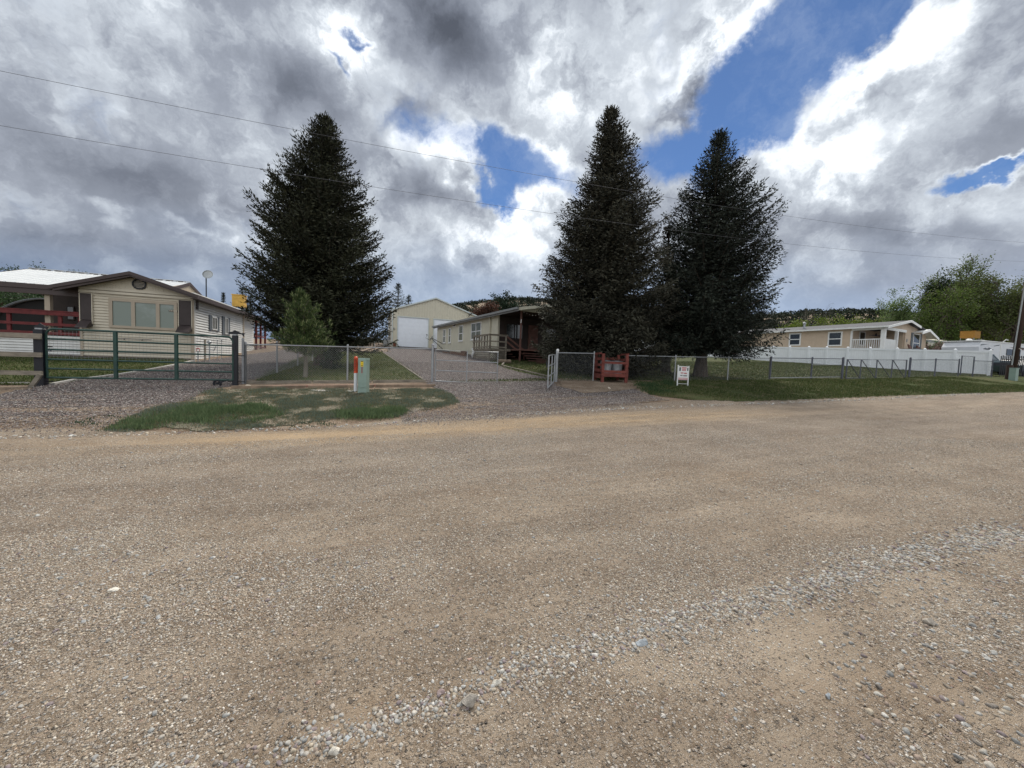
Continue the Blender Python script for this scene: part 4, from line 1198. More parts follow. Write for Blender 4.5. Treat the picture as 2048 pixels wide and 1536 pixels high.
def crate():
    S0 = 13.7
    x0, y0 = pl(1202, 740, 13.6); 
    x0, y0 = pl(1203, 740, 13.62); a = Vector((x0, y0, 0))
    fr = Frame((a.x, a.y), (1, .06), (-.06, 1))
    z = Z(a.x, a.y); W = 53 * a.y / FPX; Dp = 1.05; 
    ztop = at(1205, 707, a.y).z
    H = ztop - z
    root = thing('slatted_crate', 'barn red slatted wooden bin at the drive entrance holding grey cans', 'bin', fr.p(0, 0, z))
    for (aa, bb) in ((.05, 0), (W - .05, 0), (.05, Dp), (W - .05, Dp)):
        mb = MB(); fr.box(mb, aa - .055, aa + .055, bb - .05, bb + .05, z - .05, z + H); part('post', mb, M['red_wood2'], root)
    def slat(a0, a1, b0, b1, c0, c1):
        mb = MB(); fr.box(mb, a0, a1, b0, b1, c0, c1); part('slat', mb, M['red_wood2'], root)
    f = lambda py: at(1230, py, a.y).z
    slat(-.01, W + .01, -.075, -.052, f(728), f(723.5)); slat(-.01, W + .01, -.075, -.052, f(746), f(741)); slat(-.01, W + .01, -.075, -.052, f(754), f(746.8))
    for (c0, c1) in ((.16, .30), (.38, .48), (.58, .66), (.78, .86), (.98, 1.04)):
        slat(-.062, -.007, .052, Dp - .052, z + H * c0, z + H * c1); slat(W + .007, W + .06, .052, Dp - .052, z + H * c0, z + H * c1)
    slat(0, W, Dp + .052, Dp + .075, z + H * .8, z + H * .9); slat(0, W, Dp + .052, Dp + .075, z + H * .3, z + H * .42)
    mb = MB(); fr.box(mb, .1, W - .1, .052, Dp - .052, z + H * .28, z + H * .32); part('floor_board', mb, M['red_wood2'], root)
    for i, ca in enumerate((.30, .78)):
        c = fr.p(ca * W / 1.12 * 1.06, .42 + .12 * i, z + H * .32)
        rt = thing('metal_can', ('left' if i == 0 else 'right') + ' galvanised can standing inside the red slatted bin', 'can', c, 'galvanised cans in the red bin')
        mb = MB(); n = 40; prof = [(.20, 0), (.235, H * .42)]
        vs = []; fs = []
        for (r, zz) in prof:
            for k in range(n):
                rr = r + (.006 if k % 2 else 0); vs.append((c.x + rr * math.cos(2 * math.pi * k / n), c.y + rr * math.sin(2 * math.pi * k / n), c.z + zz))
        for k in range(n): fs.append((k, (k + 1) % n, n + (k + 1) % n, n + k))
        fs.append(tuple(range(n)))
        mb.add(vs, fs); part('can_body', mb, M['galv'], rt)
        mb = MB(); mb.lathe(c + Vector((0, 0, H * .42)), [(.25, 0), (.255, .02), (.2, .03 + .0), (.04, .05)], 20); part('can_lid', mb, M['galv'], rt)
crate()

def yard_sign():
    p = gp(1370, 774); Y = p.y
    A0 = at(1354.8, 760, Y); z = Z(A0.x, Y)
    fr = Frame((A0.x, Y), (.985, .17), (-.17, .985))
    W = 23.2 * Y / FPX
    f = lambda py: at(1366, py, Y).z
    root = thing('yard_sign', 'white framed yard sign with red and black lettering on the verge', 'sign', fr.p(0, 0, z))
    mb = MB(); r = .018
    for a, zt, zb_ in ((0, 730, None), (W, 731.5, None)):
        zz = Z(*fr.p(a, 0, 0).xy)
        fr.box(mb, a - r, a + r, -r, r, zz - .02, f(zt))
    for c in (f(733), f(757.5)): fr.box(mb, r, W - r, -r * .7, r * .7, c - .012, c + .012)
    zz = Z(*fr.p(W / 2, 0, 0).xy) + .1
    fr.box(mb, r, W - r, -r * .6, r * .6, zz, zz + .015)
    part('frame', mb, M['white'], root)
    mb = MB(); fr.box(mb, r + .002, W - r - .002, -.009, .009, f(760), f(733.8)); pn = part('sign_panel', mb, M['white'], root)
    px = Y / FPX
    def bar(a0, a1, z0, z1, m_, n=1, nm='lettering'):
        w = (a1 - a0) / n
        for i in range(n):
            mb = MB(); fr.box(mb, (a0 + i * w) * px, (a0 + (i + 1) * w - (w * .22 if n > 1 else 0)) * px, -.012, -.0095, f(z1), f(z0)); part(nm, mb, M[m_], pn)
    bar(1.2, 22.0, 755.8, 759.3, 'redink', 1, 'red_band')
    bar(8, 18.5, 734.6, 736.8, 'redink', 7); bar(8.5, 17.5, 737.8, 739.4, 'redink', 6); bar(8.5, 17.8, 740.2, 741.6, 'redink', 7)
    bar(2.4, 6.0, 734.8, 742, 'slate', 1, 'portrait'); bar(20, 22.2, 735.5, 741.4, 'black', 1, 'emblem')
    bar(6, 12.2, 745.0, 747.0, 'redink', 4); bar(13.4, 19.6, 745.4, 747.6, 'redink', 5)
    bar(5.6, 10.6, 750, 751.8, 'ink', 3); bar(12, 20.4, 750.4, 752.4, 'ink', 6)
yard_sign()

# ============================================================ garage
def garage():
    c = at(783, 693, 45)
    fr = Frame((c.x, c.y), E1, E2); B = Z(c.x, c.y) - .02
    B = at(825, 694, 46).z - .02
    W, D, EH, PK = 10.0, 13.0, 7.25, 8.98
    root = thing('metal_garage', 'pale yellow metal garage with two white roll doors at the drive end', 'garage', fr.p(0, 0, B))
    d1 = (.68, 4.15); d2 = (4.85, 8.3); DH = at(825, 636, 46).z
    mb = MB()
    def wall(a0, a1, z0, z1): fr.box(mb, a0, a1, 0, .15, z0, z1)
    wall(0, d1[0], B - .6, EH); wall(d1[1], d2[0], B - .6, EH); wall(d2[1], W, B - .6, EH); wall(d1[0], d1[1], DH, EH); wall(d2[0], d2[1], DH, EH)
    mb.prism([fr.p(0, 0, EH), fr.p(W, 0, EH), fr.p(W / 2, 0, PK)], fr.w * .15)
    a = .15
    while a < W:
        top = EH + (PK - EH) * (1 - abs(a - W / 2) / (W / 2)) - .03
        z0 = DH + .16 if (d1[0] - .15 < a < d1[1] + .1 or d2[0] - .15 < a < d2[1] + .1) else B - .3
        mb.add([fr.p(a - .04, 0, z0), fr.p(a - .015, -.03, z0), fr.p(a + .015, -.03, z0), fr.p(a + .04, 0, z0), fr.p(a - .04, 0, top), fr.p(a - .015, -.03, top), fr.p(a + .015, -.03, top), fr.p(a + .04, 0, top)], [(0, 1, 5, 4), (1, 2, 6, 5), (2, 3, 7, 6)])
        a += .3
    fr.box(mb, 0, .15, .15, D, B - .6, EH); fr.box(mb, W - .15, W, .15, D, B - .6, EH); fr.box(mb, .15, W - .15, D - .15, D, B - .6, EH)
    part('wall', mb, M['garage'], root)
    for (x0, x1), nm in ((d1, 'a'), (d2, 'b')):
        mb = MB(); n = 7; h = (DH - B) / n
        for i in range(n): 
            fr.box(mb, x0, x1, .05, .09, B + i * h + .015, B + (i + 1) * h - .015); fr.box(mb, x0, x1, .062, .085, B + (i + 1) * h - .015, B + (i + 1) * h + .015)
        dr = part('roll_door', mb, M['white_door'], root)
        mb = MB(); fr.box(mb, x0 - .1, x0, -.04, .04, B, DH + .1); fr.box(mb, x1, x1 + .1, -.04, .04, B, DH + .1); fr.box(mb, x0, x1, -.04, .04, DH, DH + .1)
        part('door_frame', mb, M['garage_trim'], dr)
    mb = MB()
    sl = (PK - EH) / (W / 2)
    for (a0, a1) in ((-.2, W / 2), (W / 2, W + .2)):
        z = lambda a: PK + .05 - abs(a - W / 2) * sl
        mb.hexa([fr.p(a0, -.15, z(a0) - .06), fr.p(a1, -.15, z(a1) - .06), fr.p(a1, D, z(a1) - .06), fr.p(a0, D, z(a0) - .06), fr.p(a0, -.15, z(a0)), fr.p(a1, -.15, z(a1)), fr.p(a1, D, z(a1)), fr.p(a0, D, z(a0))])
        mb.hexa([fr.p(a0, -.19, z(a0) - .14), fr.p(a1, -.19, z(a1) - .14), fr.p(a1, -.152, z(a1) - .14), fr.p(a0, -.152, z(a0) - .14), fr.p(a0, -.19, z(a0) + .02), fr.p(a1, -.19, z(a1) + .02), fr.p(a1, -.152, z(a1) + .02), fr.p(a0, -.152, z(a0) + .02)])
    part('roof', mb, M['garage_trim'], root)
    for a_ in (.1,):
        mb = MB(); fr.box(mb, a_ - .1, a_, -.1, -.035, B + .1, EH - .25); fr.box(mb, a_ - .2, a_ + .05, -.14, -.035, EH - .25, EH - .1); part('downspout', mb, M['garage_trim'], root)
    mb = MB(); fr.box(mb, .15, .30, -.12, -.035, 5.0, 5.15); part('wall_lamp', mb, M['gutter'], root)
    mb = MB(); mb.tube([fr.p(9.0, -.03, 7.05), fr.p(9.0, -.25, 7.1), fr.p(9.2, -.45, 7.35)], .03, 6); mb.beam(fr.p(8.95, -.3, 7.3), fr.p(9.45, -.35, 7.5), .16, .08); part('flood_lamp', mb, M['black'], root)
    mb = MB(); mb.lathe(fr.p(.33, -.35, B - .02), [(.13, 0), (.19, .36), (.21, .36), (.21, .42), (.17, .42), (.16, .38)], 14); solo('flower_pot', mb, M['terracotta'], 'brown empty flower pot beside the left garage door', 'flower pot')
    mb = MB(); fr.box(mb, -.9, -.45, .6, 1.1, B, B + .7); fr.box(mb, -.92, -.43, .58, 1.12, B + .701, B + .75); solo('utility_box', mb, M['gutter'], 'low grey box at the left side of the yellow garage', 'box')
garage()

# ============================================================ centre house
def centre_house():
    o = at(1040, 728, 27)
    L2 = Vector((-.475, .88)); F2 = Vector((.88, .475))
    fr = Frame((o.x, o.y), F2, L2)
    G0 = Z(o.x, o.y)
    root = thing('manufactured_home', 'long pale sage home with shingled roof and dark corner porch', 'mobile home', fr.p(0, 0, G0))
    EH = 5.30; FL = 2.55
    ext = 19.0; b0 = 3.45      # porch depth
    W = 8.4
    # side wall
    mb = MB(); fr.box(mb, -.12, 0, b0, ext, FL - .35, EH); part('side_wall', mb, M['sage'], root)
    mb = MB()
    b = b0 + .3
    while b < ext: fr.box(mb, -.128, -.121, b - .012, b + .012, FL - .3, EH - .05); b += .3
    part('wall_groove', mb, M['sage'], root)
    mb = MB(); fr.box(mb, -.14, -.02, b0 + .1, ext, 1.2, FL - .352); part('skirting', mb, M['skirt'], root)
    mb = MB(); fr.box(mb, -.15, -.121, b0, b0 + .12, FL - .35, EH); part('corner_trim', mb, M['sage'], root)
    mb = MB(); fr.box(mb, -.12, W, ext, ext + .1, 1.2, EH); fr.box(mb, W - .1, W, .2, ext, 1.2, EH); part('rear_wall', mb, M['sage'], root)
    # windows: pixel spans -> positions on the wall
    def bpos(px, py=665):
        r = ray(px, py); # intersect plane a=-.12
        n = fr.u; p0 = fr.p(-.12, 0, 0)
        k = (p0.x * n.x + p0.y * n.y) / (r.x * n.x + r.y * n.y)
        q = Vector((r.x * k, r.y * k, EYE + r.z * k))
        return (q - fr.p(0, 0, 0)).dot(fr.w), q.z
    for i, (xa, xb, yt, yb, bars) in enumerate(((886.5, 892, 658, 686, ()), (897.5, 902.5, 655.5, 686, ()), (918, 927, 650, 682.5, ()), (942.5, 963.5, 643, 680, (.5,)))):
        ba, za = bpos(xb, yt); bb, zb_ = bpos(xa, yb)
        window(fr, root, min(ba, bb), max(ba, bb), -.12, zb_, za, face=-1, side=True, fw=.085, pr=.06, pane='glass_green', bars=bars, hb=(.48,), sill=True)
    ba, za = bpos(912, 648); bb, zb_ = bpos(906, 654)
    window(fr, root, min(ba, bb), max(ba, bb), -.12, zb_, za, side=True, fw=.06, pr=.05)
    # roof
    RP = 6.25; OV = -.55
    mb = MB()
    for (a0, z0, a1, z1) in ((OV, EH + .05, W / 2, RP), (W / 2, RP, W + .4, EH + .05)):
        mb.hexa([fr.p(a0, -.5, z0 - .05), fr.p(a1, -.5, z1 - .05), fr.p(a1, ext + .4, z1 - .05), fr.p(a0, ext + .4, z0 - .05), fr.p(a0, -.5, z0), fr.p(a1, -.5, z1), fr.p(a1, ext + .4, z1), fr.p(a0, ext + .4, z0)])
    part('roof', mb, M['shingle'], root)
    mb = MB(); fr.box(mb, OV - .13, OV - .005, -.5, ext + .4, EH - .09, EH + .06); fr.box(mb, OV - .0, OV + .03, -.49, ext + .39, EH - .2, EH - .002); part('gutter', mb, M['gutter'], root)
    mb = MB(); fr.box(mb, OV + .032, -.152, -.4, ext + .3, EH - .03, EH - .005); part('soffit', mb, M['sage'], root)
    mb = MB()
    for (a0, z0, a1, z1) in ((OV + .04, EH + .08, W / 2, RP + .02), (W / 2, RP + .02, W + .4, EH + .08)):
        mb.hexa([fr.p(a0, -.56, z0 - .24), fr.p(a1, -.56, z1 - .24), fr.p(a1, -.505, z1 - .24), fr.p(a0, -.505, z0 - .24), fr.p(a0, -.56, z0 - .04), fr.p(a1, -.56, z1 - .04), fr.p(a1, -.505, z1 - .04), fr.p(a0, -.505, z0 - .04)])
    mb.prism([fr.p(-.1, -.05, EH - .12), fr.p(W, -.05, EH - .12), fr.p(W, -.05, EH), fr.p(W / 2, -.05, RP - .2), fr.p(-.1, -.05, EH)], fr.w * .1)
    part('gable', mb, M['sage'], root)
    mb = MB(); fr.box(mb, -.27, -.16, 4.7, 4.82, 2.7, EH - .12); mb.tube([fr.p(-.22, 4.76, EH - .15), fr.p(-.55, 4.7, EH - .02)], .045, 6); part('downspout', mb, M['sage'], root)
    for bb in (4.2, 3.9): mb = MB(); mb.lathe(fr.p(-.3, bb, EH - .2), [(.03, .1), (.07, 0), (.09, -.05)][::-1], 8); part('flood_lamp', mb, M['white'], root)
    # recessed porch: walls coloured dark for their shade, floor, posts
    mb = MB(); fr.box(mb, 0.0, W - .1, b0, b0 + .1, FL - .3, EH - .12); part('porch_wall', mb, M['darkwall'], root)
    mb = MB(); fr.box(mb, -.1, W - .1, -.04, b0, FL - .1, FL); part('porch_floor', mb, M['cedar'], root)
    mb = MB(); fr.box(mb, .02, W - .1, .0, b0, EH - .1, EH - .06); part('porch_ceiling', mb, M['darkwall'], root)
    window(fr, root, .55, 2.1, b0, FL + .9, FL + 2.1, frame='darkwall', fw=.07, bars=(.5,))
    mb = MB(); fr.box(mb, 2.6, 3.5, b0 - .06, b0 - .002, FL + .02, FL + 2.1); dr = part('porch_door', mb, M['cedar'], root)
    mb = MB(); mb.lathe(fr.p(3.4, b0 - .1, FL + 1.0), [(.02, 0), (.03, .03), (.02, .06)], 8); part('handle', mb, M['galv'], dr)
    window(fr, root, 4.2, 5.4, b0, FL + .9, FL + 2.0, frame='darkwall', fw=.07)
    for a in (-.02, 3.4, W - .2):
        mb = MB(); fr.box(mb, a - .05, a + .05, -.02, .08, G0 - .2, EH - .12); part('porch_post', mb, M['cedar'], root)
    mb = MB(); mb.beam(fr.p(-.09, -.06, 3.85 + .5), fr.p(-.06, -.06, 4.1 + .5), .03, .05); part('thermometer', mb, M['white'], root)
    for k in range(14):
        mb = MB(); u = k / 13; p = fr.p(.15 + u * 3.1, -.01, EH - .22 - .14 * abs(math.sin(u * 7)))
        mb.lathe(p, [(.012, 0), (.03, .03), (.012, .06)], 6); part('string_lamp', mb, M['lamp'], root)
    # entrance steps and lattice
    for i in range(5):
        mb = MB(); h = FL - .1 - (i + 1) * .17
        if h > G0: fr.box(mb, .15, 2.4, -.3 - i * .28, -.02 - i * .28 - .002, h - .05, h)
        if mb.v: part('step', mb, M['cedar'], root)
    def lattice(mb, P, ln, z0, z1):
        h = z1 - z0; x = -h
        while x < ln:
            for sg in (1, -1):
                x0, f0, x1, f1 = x, 0., x + h, 1.
                if x0 < 0: f0 = -x0 / h; x0 = 0
                if x1 > ln: f1 = 1 - (x1 - ln) / h; x1 = ln
                if f1 - f0 < .02: continue
                a = P(x0, z0 + h * (f0 if sg > 0 else 1 - f0)); b = P(x1, z0 + h * (f1 if sg > 0 else 1 - f1))
                mb.beam(a, b, .012, .035)
            x += .16
    mb = MB(); lattice(mb, lambda x, z: fr.p(2.4 + x, -.1, z), W - 2.5, G0 - .1, FL - .1); part('lattice', mb, M['cedar'], root)
    mb = MB(); lattice(mb, lambda x, z: fr.p(.2 + x, -1.8, z), 2.2, G0 - .1, G0 + .25); part('lattice', mb, M['cedar'], root)
    mb = MB(); fr.box(mb, 2.42, W - .1, .0, .06, G0 - .2, FL - .11); part('porch_skirt', mb, M['dark'], root)
    # side deck with rails and stairs
    q = at(979, 722, 27.2); dk = Frame((q.x, q.y), F2, L2); gz = Z(q.x, q.y)
    DZ = at(979, 696, 27.2).z; RT = at(979, 668.5, 27.2).z
    dlen = 2.9; dw = (fr.p(-.12, 0, 0) - dk.p(0, 0, 0)).dot(dk.u)
    deck = root
    mb = MB(); dk.box(mb, 0, dw - .04, 0, dlen, DZ - .16, DZ); part('side_deck', mb, M['gray_wood'], deck)
    for b in (0, dlen * .33, dlen * .66, dlen): mb = MB(); dk.box(mb, -.06, .05, b - .05, b + .06, gz - .3 if b in (0, dlen) else DZ - .1, RT - .03); part('deck_post', mb, M['gray_wood'], deck)
    for b in (dlen * .17, dlen * .5, dlen * .83): mb = MB(); dk.box(mb, -.045, .035, b - .03, b + .03, DZ - .1, RT - .03); part('baluster', mb, M['gray_wood'], deck)
    a_end = 1.25
    for a in (a_end,): mb = MB(); dk.box(mb, a - .05, a + .05, -.05, .05, gz - .2, RT - .03); part('deck_post', mb, M['gray_wood'], deck)
    for f in (1.0, .55, .14):
        z = DZ + (RT - DZ) * f
        mb = MB(); dk.box(mb, -.09, -.062, -.1, dlen + .08, z - .09, z); part('deck_rail', mb, M['gray_wood'], deck)
        mb = MB(); dk.box(mb, -.04, a_end + .05, -.085, -.052, z - .09, z); part('deck_rail', mb, M['gray_wood'], deck)
    mb = MB(); dk.box(mb, -.11, .09, -.12, dlen + .1, RT, RT + .035); part('deck_cap', mb, M['gray_wood'], deck)
    mb = MB(); dk.box(mb, .092, a_end + .1, -.12, .07, RT + .001, RT + .034); part('deck_cap', mb, M['gray_wood'], deck)
    mb = MB(); lattice(mb, lambda x, z: dk.p(.0 + x, -.03, z), a_end, gz - .1, DZ - .17); part('lattice', mb, M['gray_wood'], deck)
    mb = MB(); 
    for k in range(7): dk.box(mb, -.05, -.03, .1, dlen - .1, gz + k * .13, gz + k * .13 + .11)
    part('deck_skirt', mb, M['gray_wood'], deck)
    for i in range(6):
        mb = MB(); h = DZ - (i + 1) * .17
        if h > gz - .05: dk.box(mb, a_end + .08 + i * .26, a_end + .36 + i * .26, .05, 1.1, h - .04, h); part('step', mb, M['cedar'], deck)
    for off in (0, -.38):
        mb = MB(); mb.beam(dk.p(a_end, -.02, RT + off - .04), dk.p(a_end + 1.55, -.02, RT + off - 1.02), .05, .12); part('stair_rail', mb, M['cedar'], deck)
    mb = MB(); dk.box(mb, a_end + 1.5, a_end + 1.6, -.05, .05, gz - .3, RT - .95); part('deck_post', mb, M['cedar'], deck)
    # dish on the far corner of the side wall
    bb, zz = bpos(889, 665)
    p = fr.p(-.12, bb + .5, 3.35)
    rt = thing('wall_dish', 'grey square satellite dish on struts on the sage side wall', 'satellite dish', p)
    c = p - fr.u * 1.15 + Vector((0, 0, .55)) + fr.w * .2
    mb = MB(); mb.tube([p, c], .035, 6); part('strut', mb, M['black'], rt)
    mb = MB(); mb.tube([p + Vector((0, 0, -.55)) - fr.u * .02, c + Vector((0, 0, -.1))], .035, 6); part('strut', mb, M['black'], rt)
    mb = MB(); ax = (-fr.u * .75 + fr.w * .3 + Vector((0, 0, .5))).normalized(); x = ax.cross(Vector((0, 0, 1))).normalized(); y = x.cross(ax)
    vs = []; fs = []; n = 20
    for (r, d) in ((0, 0), (.2, .02), (.42, .07), (.43, .06), (.2, 0), (0, -.02)):
        for k in range(n):
            t = 2 * math.pi * k / n; vs.append(c + (x * math.cos(t) * .95 + y * math.sin(t) * .75) * r * 1.0 + ax * d)
    for j in range(5):
        for k in range(n): fs.append((j * n + k, j * n + (k + 1) % n, (j + 1) * n + (k + 1) % n, (j + 1) * n + k))
    mb.add(vs, fs); part('reflector', mb, M['dish'], rt, True)
    mb = MB(); mb.tube([c - y * .3, c - y * .35 + ax * .55, c + ax * .6], .022, 6); mb.beam(c + ax * .58, c + ax * .7, .12, .1); part('feed_arm', mb, M['black'], rt)
    # retaining wall bed
    gz2 = lambda b: Z(*fr.p(-1.5, b, 0).xy)
    mb = MB()
    for i in range(3):
        b = 6.1
        while b < 15:
            z = gz2(b) - .05 + i * .15
            if z + .15 < at(930, 705, 34).z + .1: fr.box(mb, -1.75 + i * .03, -1.5, b + (.15 if i % 2 else 0), b + (.15 if i % 2 else 0) + .29, z, z + .14)
            b += .3
    solo('retaining_wall', mb, M['retain'], 'low reddish block retaining wall along the sage side wall', 'wall')
    p = at(944, 724, 29.2); z = Z(p.x, p.y)
    rt = thing('garden_bird', 'white bird garden ornament beside the wooden side deck', 'ornament', (p.x, p.y, z))
    mb = MB(); mb.tube([(p.x, p.y, z), (p.x + .02, p.y, z + .3), (p.x + .1, p.y, z + .48), (p.x + .02, p.y, z + .62), (p.x - .05, p.y, z + .72), (p.x + .06, p.y, z + .78)], [.03, .09, .10, .05, .04, .03], 8); part('body', mb, M['white'], rt, True)
    # landscape log and boulders at the end of the steps
    mb = MB(); a = gp(996, 727); b = gp(1020, 727); mb.tube([a + Vector((0, 0, .12)), b + Vector((0, 0, .12))], .15, 10); solo('log', mb, M['timber'], 'short brown log lying at the foot of the deck stairs', 'log')
centre_house()

# ============================================================ right-hand house, vinyl fence, trailers
def vinyl():
    mbp = []
    posts_px = [(1480, 692, 728), (1545, 692.5, 728), (1578, 693, 729.5), (1616, 693.5, 731.5), (1652, 694, 732.5), (1694, 694.8, 735.5), (1739, 695.5, 738), (1793, 696.5, 740.5), (1848, 698, 743.2), (1909, 699, 747), (1980, 700.5, 750.5)]
    P0_ = Vector((27.9, 39.2)); P1_ = Vector((35.3, 28.3))
    d = (P1_ - P0_).normalized()
    pos = []
    for (px, yt, yb) in posts_px:
        r = ray(px, 720); n = Vector((-d.y, d.x)); k = P0_.dot(n) / (r.x * n.x + r.y * n.y)
        x, y = r.x * k, r.y * k
        pos.append((x, y, at(px, yb, y).z, at(px, yt, y).z))
    # extend behind the spruce
    a, b = pos[0], pos[1]
    for k in range(1, 9): pos.insert(0, (a[0] - d.x * 1.9 * k, a[1] - d.y * 1.9 * k, Z(a[0] - d.x * 1.9 * k, a[1] - d.y * 1.9 * k), Z(a[0] - d.x * 1.9 * k, a[1] - d.y * 1.9 * k) + 1.75))
    root = thing('vinyl_fence', 'long white vinyl privacy fence in front of the pink beige home', 'fence', (pos[0][0], pos[0][1], pos[0][2]))
    n = Vector((-d.y, d.x, 0)); d3 = Vector((d.x, d.y, 0))
    for (x, y, z0, z1) in pos:
        mb = MB(); c = Vector((x, y, 0)); w = .07
        mb.beam((x, y, z0 - .2), (x, y, z1), .16, .20, (n.x, n.y, 0))
        mb.add([c - d3 * .09 - n * .09 + Vector((0, 0, z1 + .001)), c + d3 * .09 - n * .09 + Vector((0, 0, z1 + .001)), c + d3 * .09 + n * .09 + Vector((0, 0, z1 + .001)), c - d3 * .09 + n * .09 + Vector((0, 0, z1 + .001)), c + Vector((0, 0, z1 + .09))], [(0, 1, 4), (1, 2, 4), (2, 3, 4), (3, 0, 4), (3, 2, 1, 0)])
        part('post', mb, M['vinyl'], root)
    for p, q in zip(pos, pos[1:]):
        mb = MB()
        A = Vector((p[0], p[1], 0)) + d3 * .072; B_ = Vector((q[0], q[1], 0)) - d3 * .072
        ln = (B_ - A).length
        def slab(x0, x1, o, f0, f1, z_off0=0, z_off1=0):
            pts_ = []
            for zz in (0, 1):
                for (x, s_) in ((x0, -1), (x1, -1), (x1, 1), (x0, 1)):
                    t = x / ln; zb = p[2] + (q[2] - p[2]) * t + .06; zt = p[3] + (q[3] - p[3]) * t - .05
                    z = zb + (zt - zb) * (f1 if zz else f0)
                    v = A + d3 * x + n * o * s_; pts_.append(Vector((v.x, v.y, z)))
            mb.hexa(pts_)
        slab(0, ln, .05, 0, .10); slab(0, ln, .05, .905, 1)
        k = max(1, int(ln / .15)); w = ln / k
        for i in range(k): slab(i * w + .003, (i + 1) * w - .003, .015, .101, .904)
        part('panel', mb, M['vinyl'], root)
vinyl()
def right_house():
    L2 = Vector((-.447, .894)); F2 = Vector((.894, .447))
    cpt = at(1764, 690, 35.8)
    fr = Frame((cpt.x, cpt.y), F2, L2)
    zE = at(1764, 652, 35.8).z; G0 = 2.3
    FL = at(1764, 694, 35.8).z - .05
    k = 9.6
    root = thing('beige_home', 'pinkish beige single storey home with white trimmed corner porch', 'mobile home', fr.p(0, 0, G0))
    pb = 2.35     # porch depth along the side
    ext = 16
    z0 = G0 - .3
    mb = MB(); fr.box(mb, 0, .12, pb, ext, z0, zE - .02); fr.box(mb, 4.7, k, 0, .12, z0, zE - .1); fr.box(mb, k - .12, k, .12, ext, z0, zE); 
    fr.box(mb, .12, 4.7, pb, pb + .1, z0, zE - .02); fr.box(mb, 4.6, 4.7, .12, pb, z0, zE - .02)
    part('wall', mb, M['pink'], root)
    mb = MB(); b = pb + .2
    while b < ext: fr.box(mb, -.006, 0, b - .01, b + .01, z0, zE - .05); b += .3
    part('wall_groove', mb, M['pink'], root)
    PK = at(1807, 641, 37.5).z; pa = 4.3
    mb = MB(); mb.prism([fr.p(0, 0, zE - .1), fr.p(k, 0, zE - .1), fr.p(pa, 0, PK - .12)], fr.w * .12); part('gable', mb, M['pink'], root)
    sl = (PK - zE) / pa; zr = PK - (k - pa) * sl * .95
    mb = MB()
    for (a0, c0, a1, c1) in ((-.35, zE - .05, pa, PK + .0), (pa, PK, k + .35, zr)):
        mb.hexa([fr.p(a0, -.45, c0 - .05), fr.p(a1, -.45, c1 - .05), fr.p(a1, ext, c1 - .05), fr.p(a0, ext, c0 - .05), fr.p(a0, -.45, c0 + .02), fr.p(a1, -.45, c1 + .02), fr.p(a1, ext, c1 + .02), fr.p(a0, ext, c0 + .02)])
    part('roof', mb, M['shingle'], root)
    mb = MB()
    for (a0, c0, a1, c1) in ((-.38, zE - .03, pa, PK + .04), (pa, PK + .04, 6.6, PK + .04 - (6.6 - pa) * sl * .95)):
        mb.hexa([fr.p(a0, -.51, c0 - .22), fr.p(a1, -.51, c1 - .22), fr.p(a1, -.455, c1 - .22), fr.p(a0, -.455, c0 - .22), fr.p(a0, -.51, c0), fr.p(a1, -.51, c1), fr.p(a1, -.455, c1), fr.p(a0, -.455, c0)])
    part('rake_trim', mb, M['white'], root)
    # small second gable over the right bay
    mb = MB(); p2 = 7.9; z2 = at(1833, 650.5, 36).z
    for (a0, c0, a1, c1) in ((6.2, z2 - .35, p2, z2 + .02), (p2, z2 + .02, k + .75, zr - .38)):
        mb.hexa([fr.p(a0, -.75, c0 - .24), fr.p(a1, -.75, c1 - .24), fr.p(a1, -.70, c1 - .24), fr.p(a0, -.70, c0 - .24), fr.p(a0, -.75, c0), fr.p(a1, -.75, c1), fr.p(a1, -.70, c1), fr.p(a0, -.70, c0)])
        mb.hexa([fr.p(a0, -.699, c0 - .07), fr.p(a1, -.699, c1 - .07), fr.p(a1, .4, c1 - .07), fr.p(a0, .4, c0 - .07), fr.p(a0, -.699, c0 - .02), fr.p(a1, -.699, c1 - .02), fr.p(a1, .4, c1 - .02), fr.p(a0, .4, c0 - .02)])
    part('bay_gable', mb, M['white'], root)
    mb = MB(); fr.box(mb, -.48, -.36, -.45, ext, zE - .15, zE - .0); part('gutter', mb, M['white'], root)
    mb = MB(); fr.box(mb, -.03, .14, -.1, pb, zE - .30, zE - .05); fr.box(mb, .141, 4.6, -.1, .05, zE - .30, zE - .05); part('porch_beam', mb, M['white'], root)
    for (a, b, w) in ((.06, -.02, .15), (2.75, -.02, .11), (.02, pb + .0, .07)):
        mb = MB(); fr.box(mb, a - w, a + w, b - w, b + w, z0, zE - .3); part('porch_post', mb, M['white'], root)
    mb = MB(); fr.box(mb, -.05, 4.6, -.05, pb, FL - .35, FL - .2); part('porch_floor', mb, M['white'], root)
    H = .85
    mb = MB(); fr.box(mb, .02, .09, .1, pb - .05, FL + H - .1, FL + H); fr.box(mb, .02, .09, .1, pb - .05, FL - .1, FL - .04)
    part('railing', mb, M['white'], root)
    b = .25
    while b < pb - .05: mb = MB(); fr.box(mb, .035, .075, b, b + .05, FL - .04, FL + H - .1); part('baluster', mb, M['white'], root); b += .16
    mb = MB(); fr.box(mb, .2, 2.65, -.03, .02, FL - .1, FL + H); part('railing_panel', mb, M['white'], root)
    window(fr, root, 1.5, 2.7, pb, FL + .35, FL + 1.75, fw=.09, bars=())
    window(fr, root, 6.4, 8.0, 0, FL - .15, FL + 1.75, fw=.1, pr=.05, hb=(.5,))
    for (s0, s1) in ((5.95, 6.36), (8.04, 8.42)): mb = MB(); fr.box(mb, s0, s1, -.05, -.002, FL - .15, FL + 1.8); part('shutter', mb, M['slate'], root)
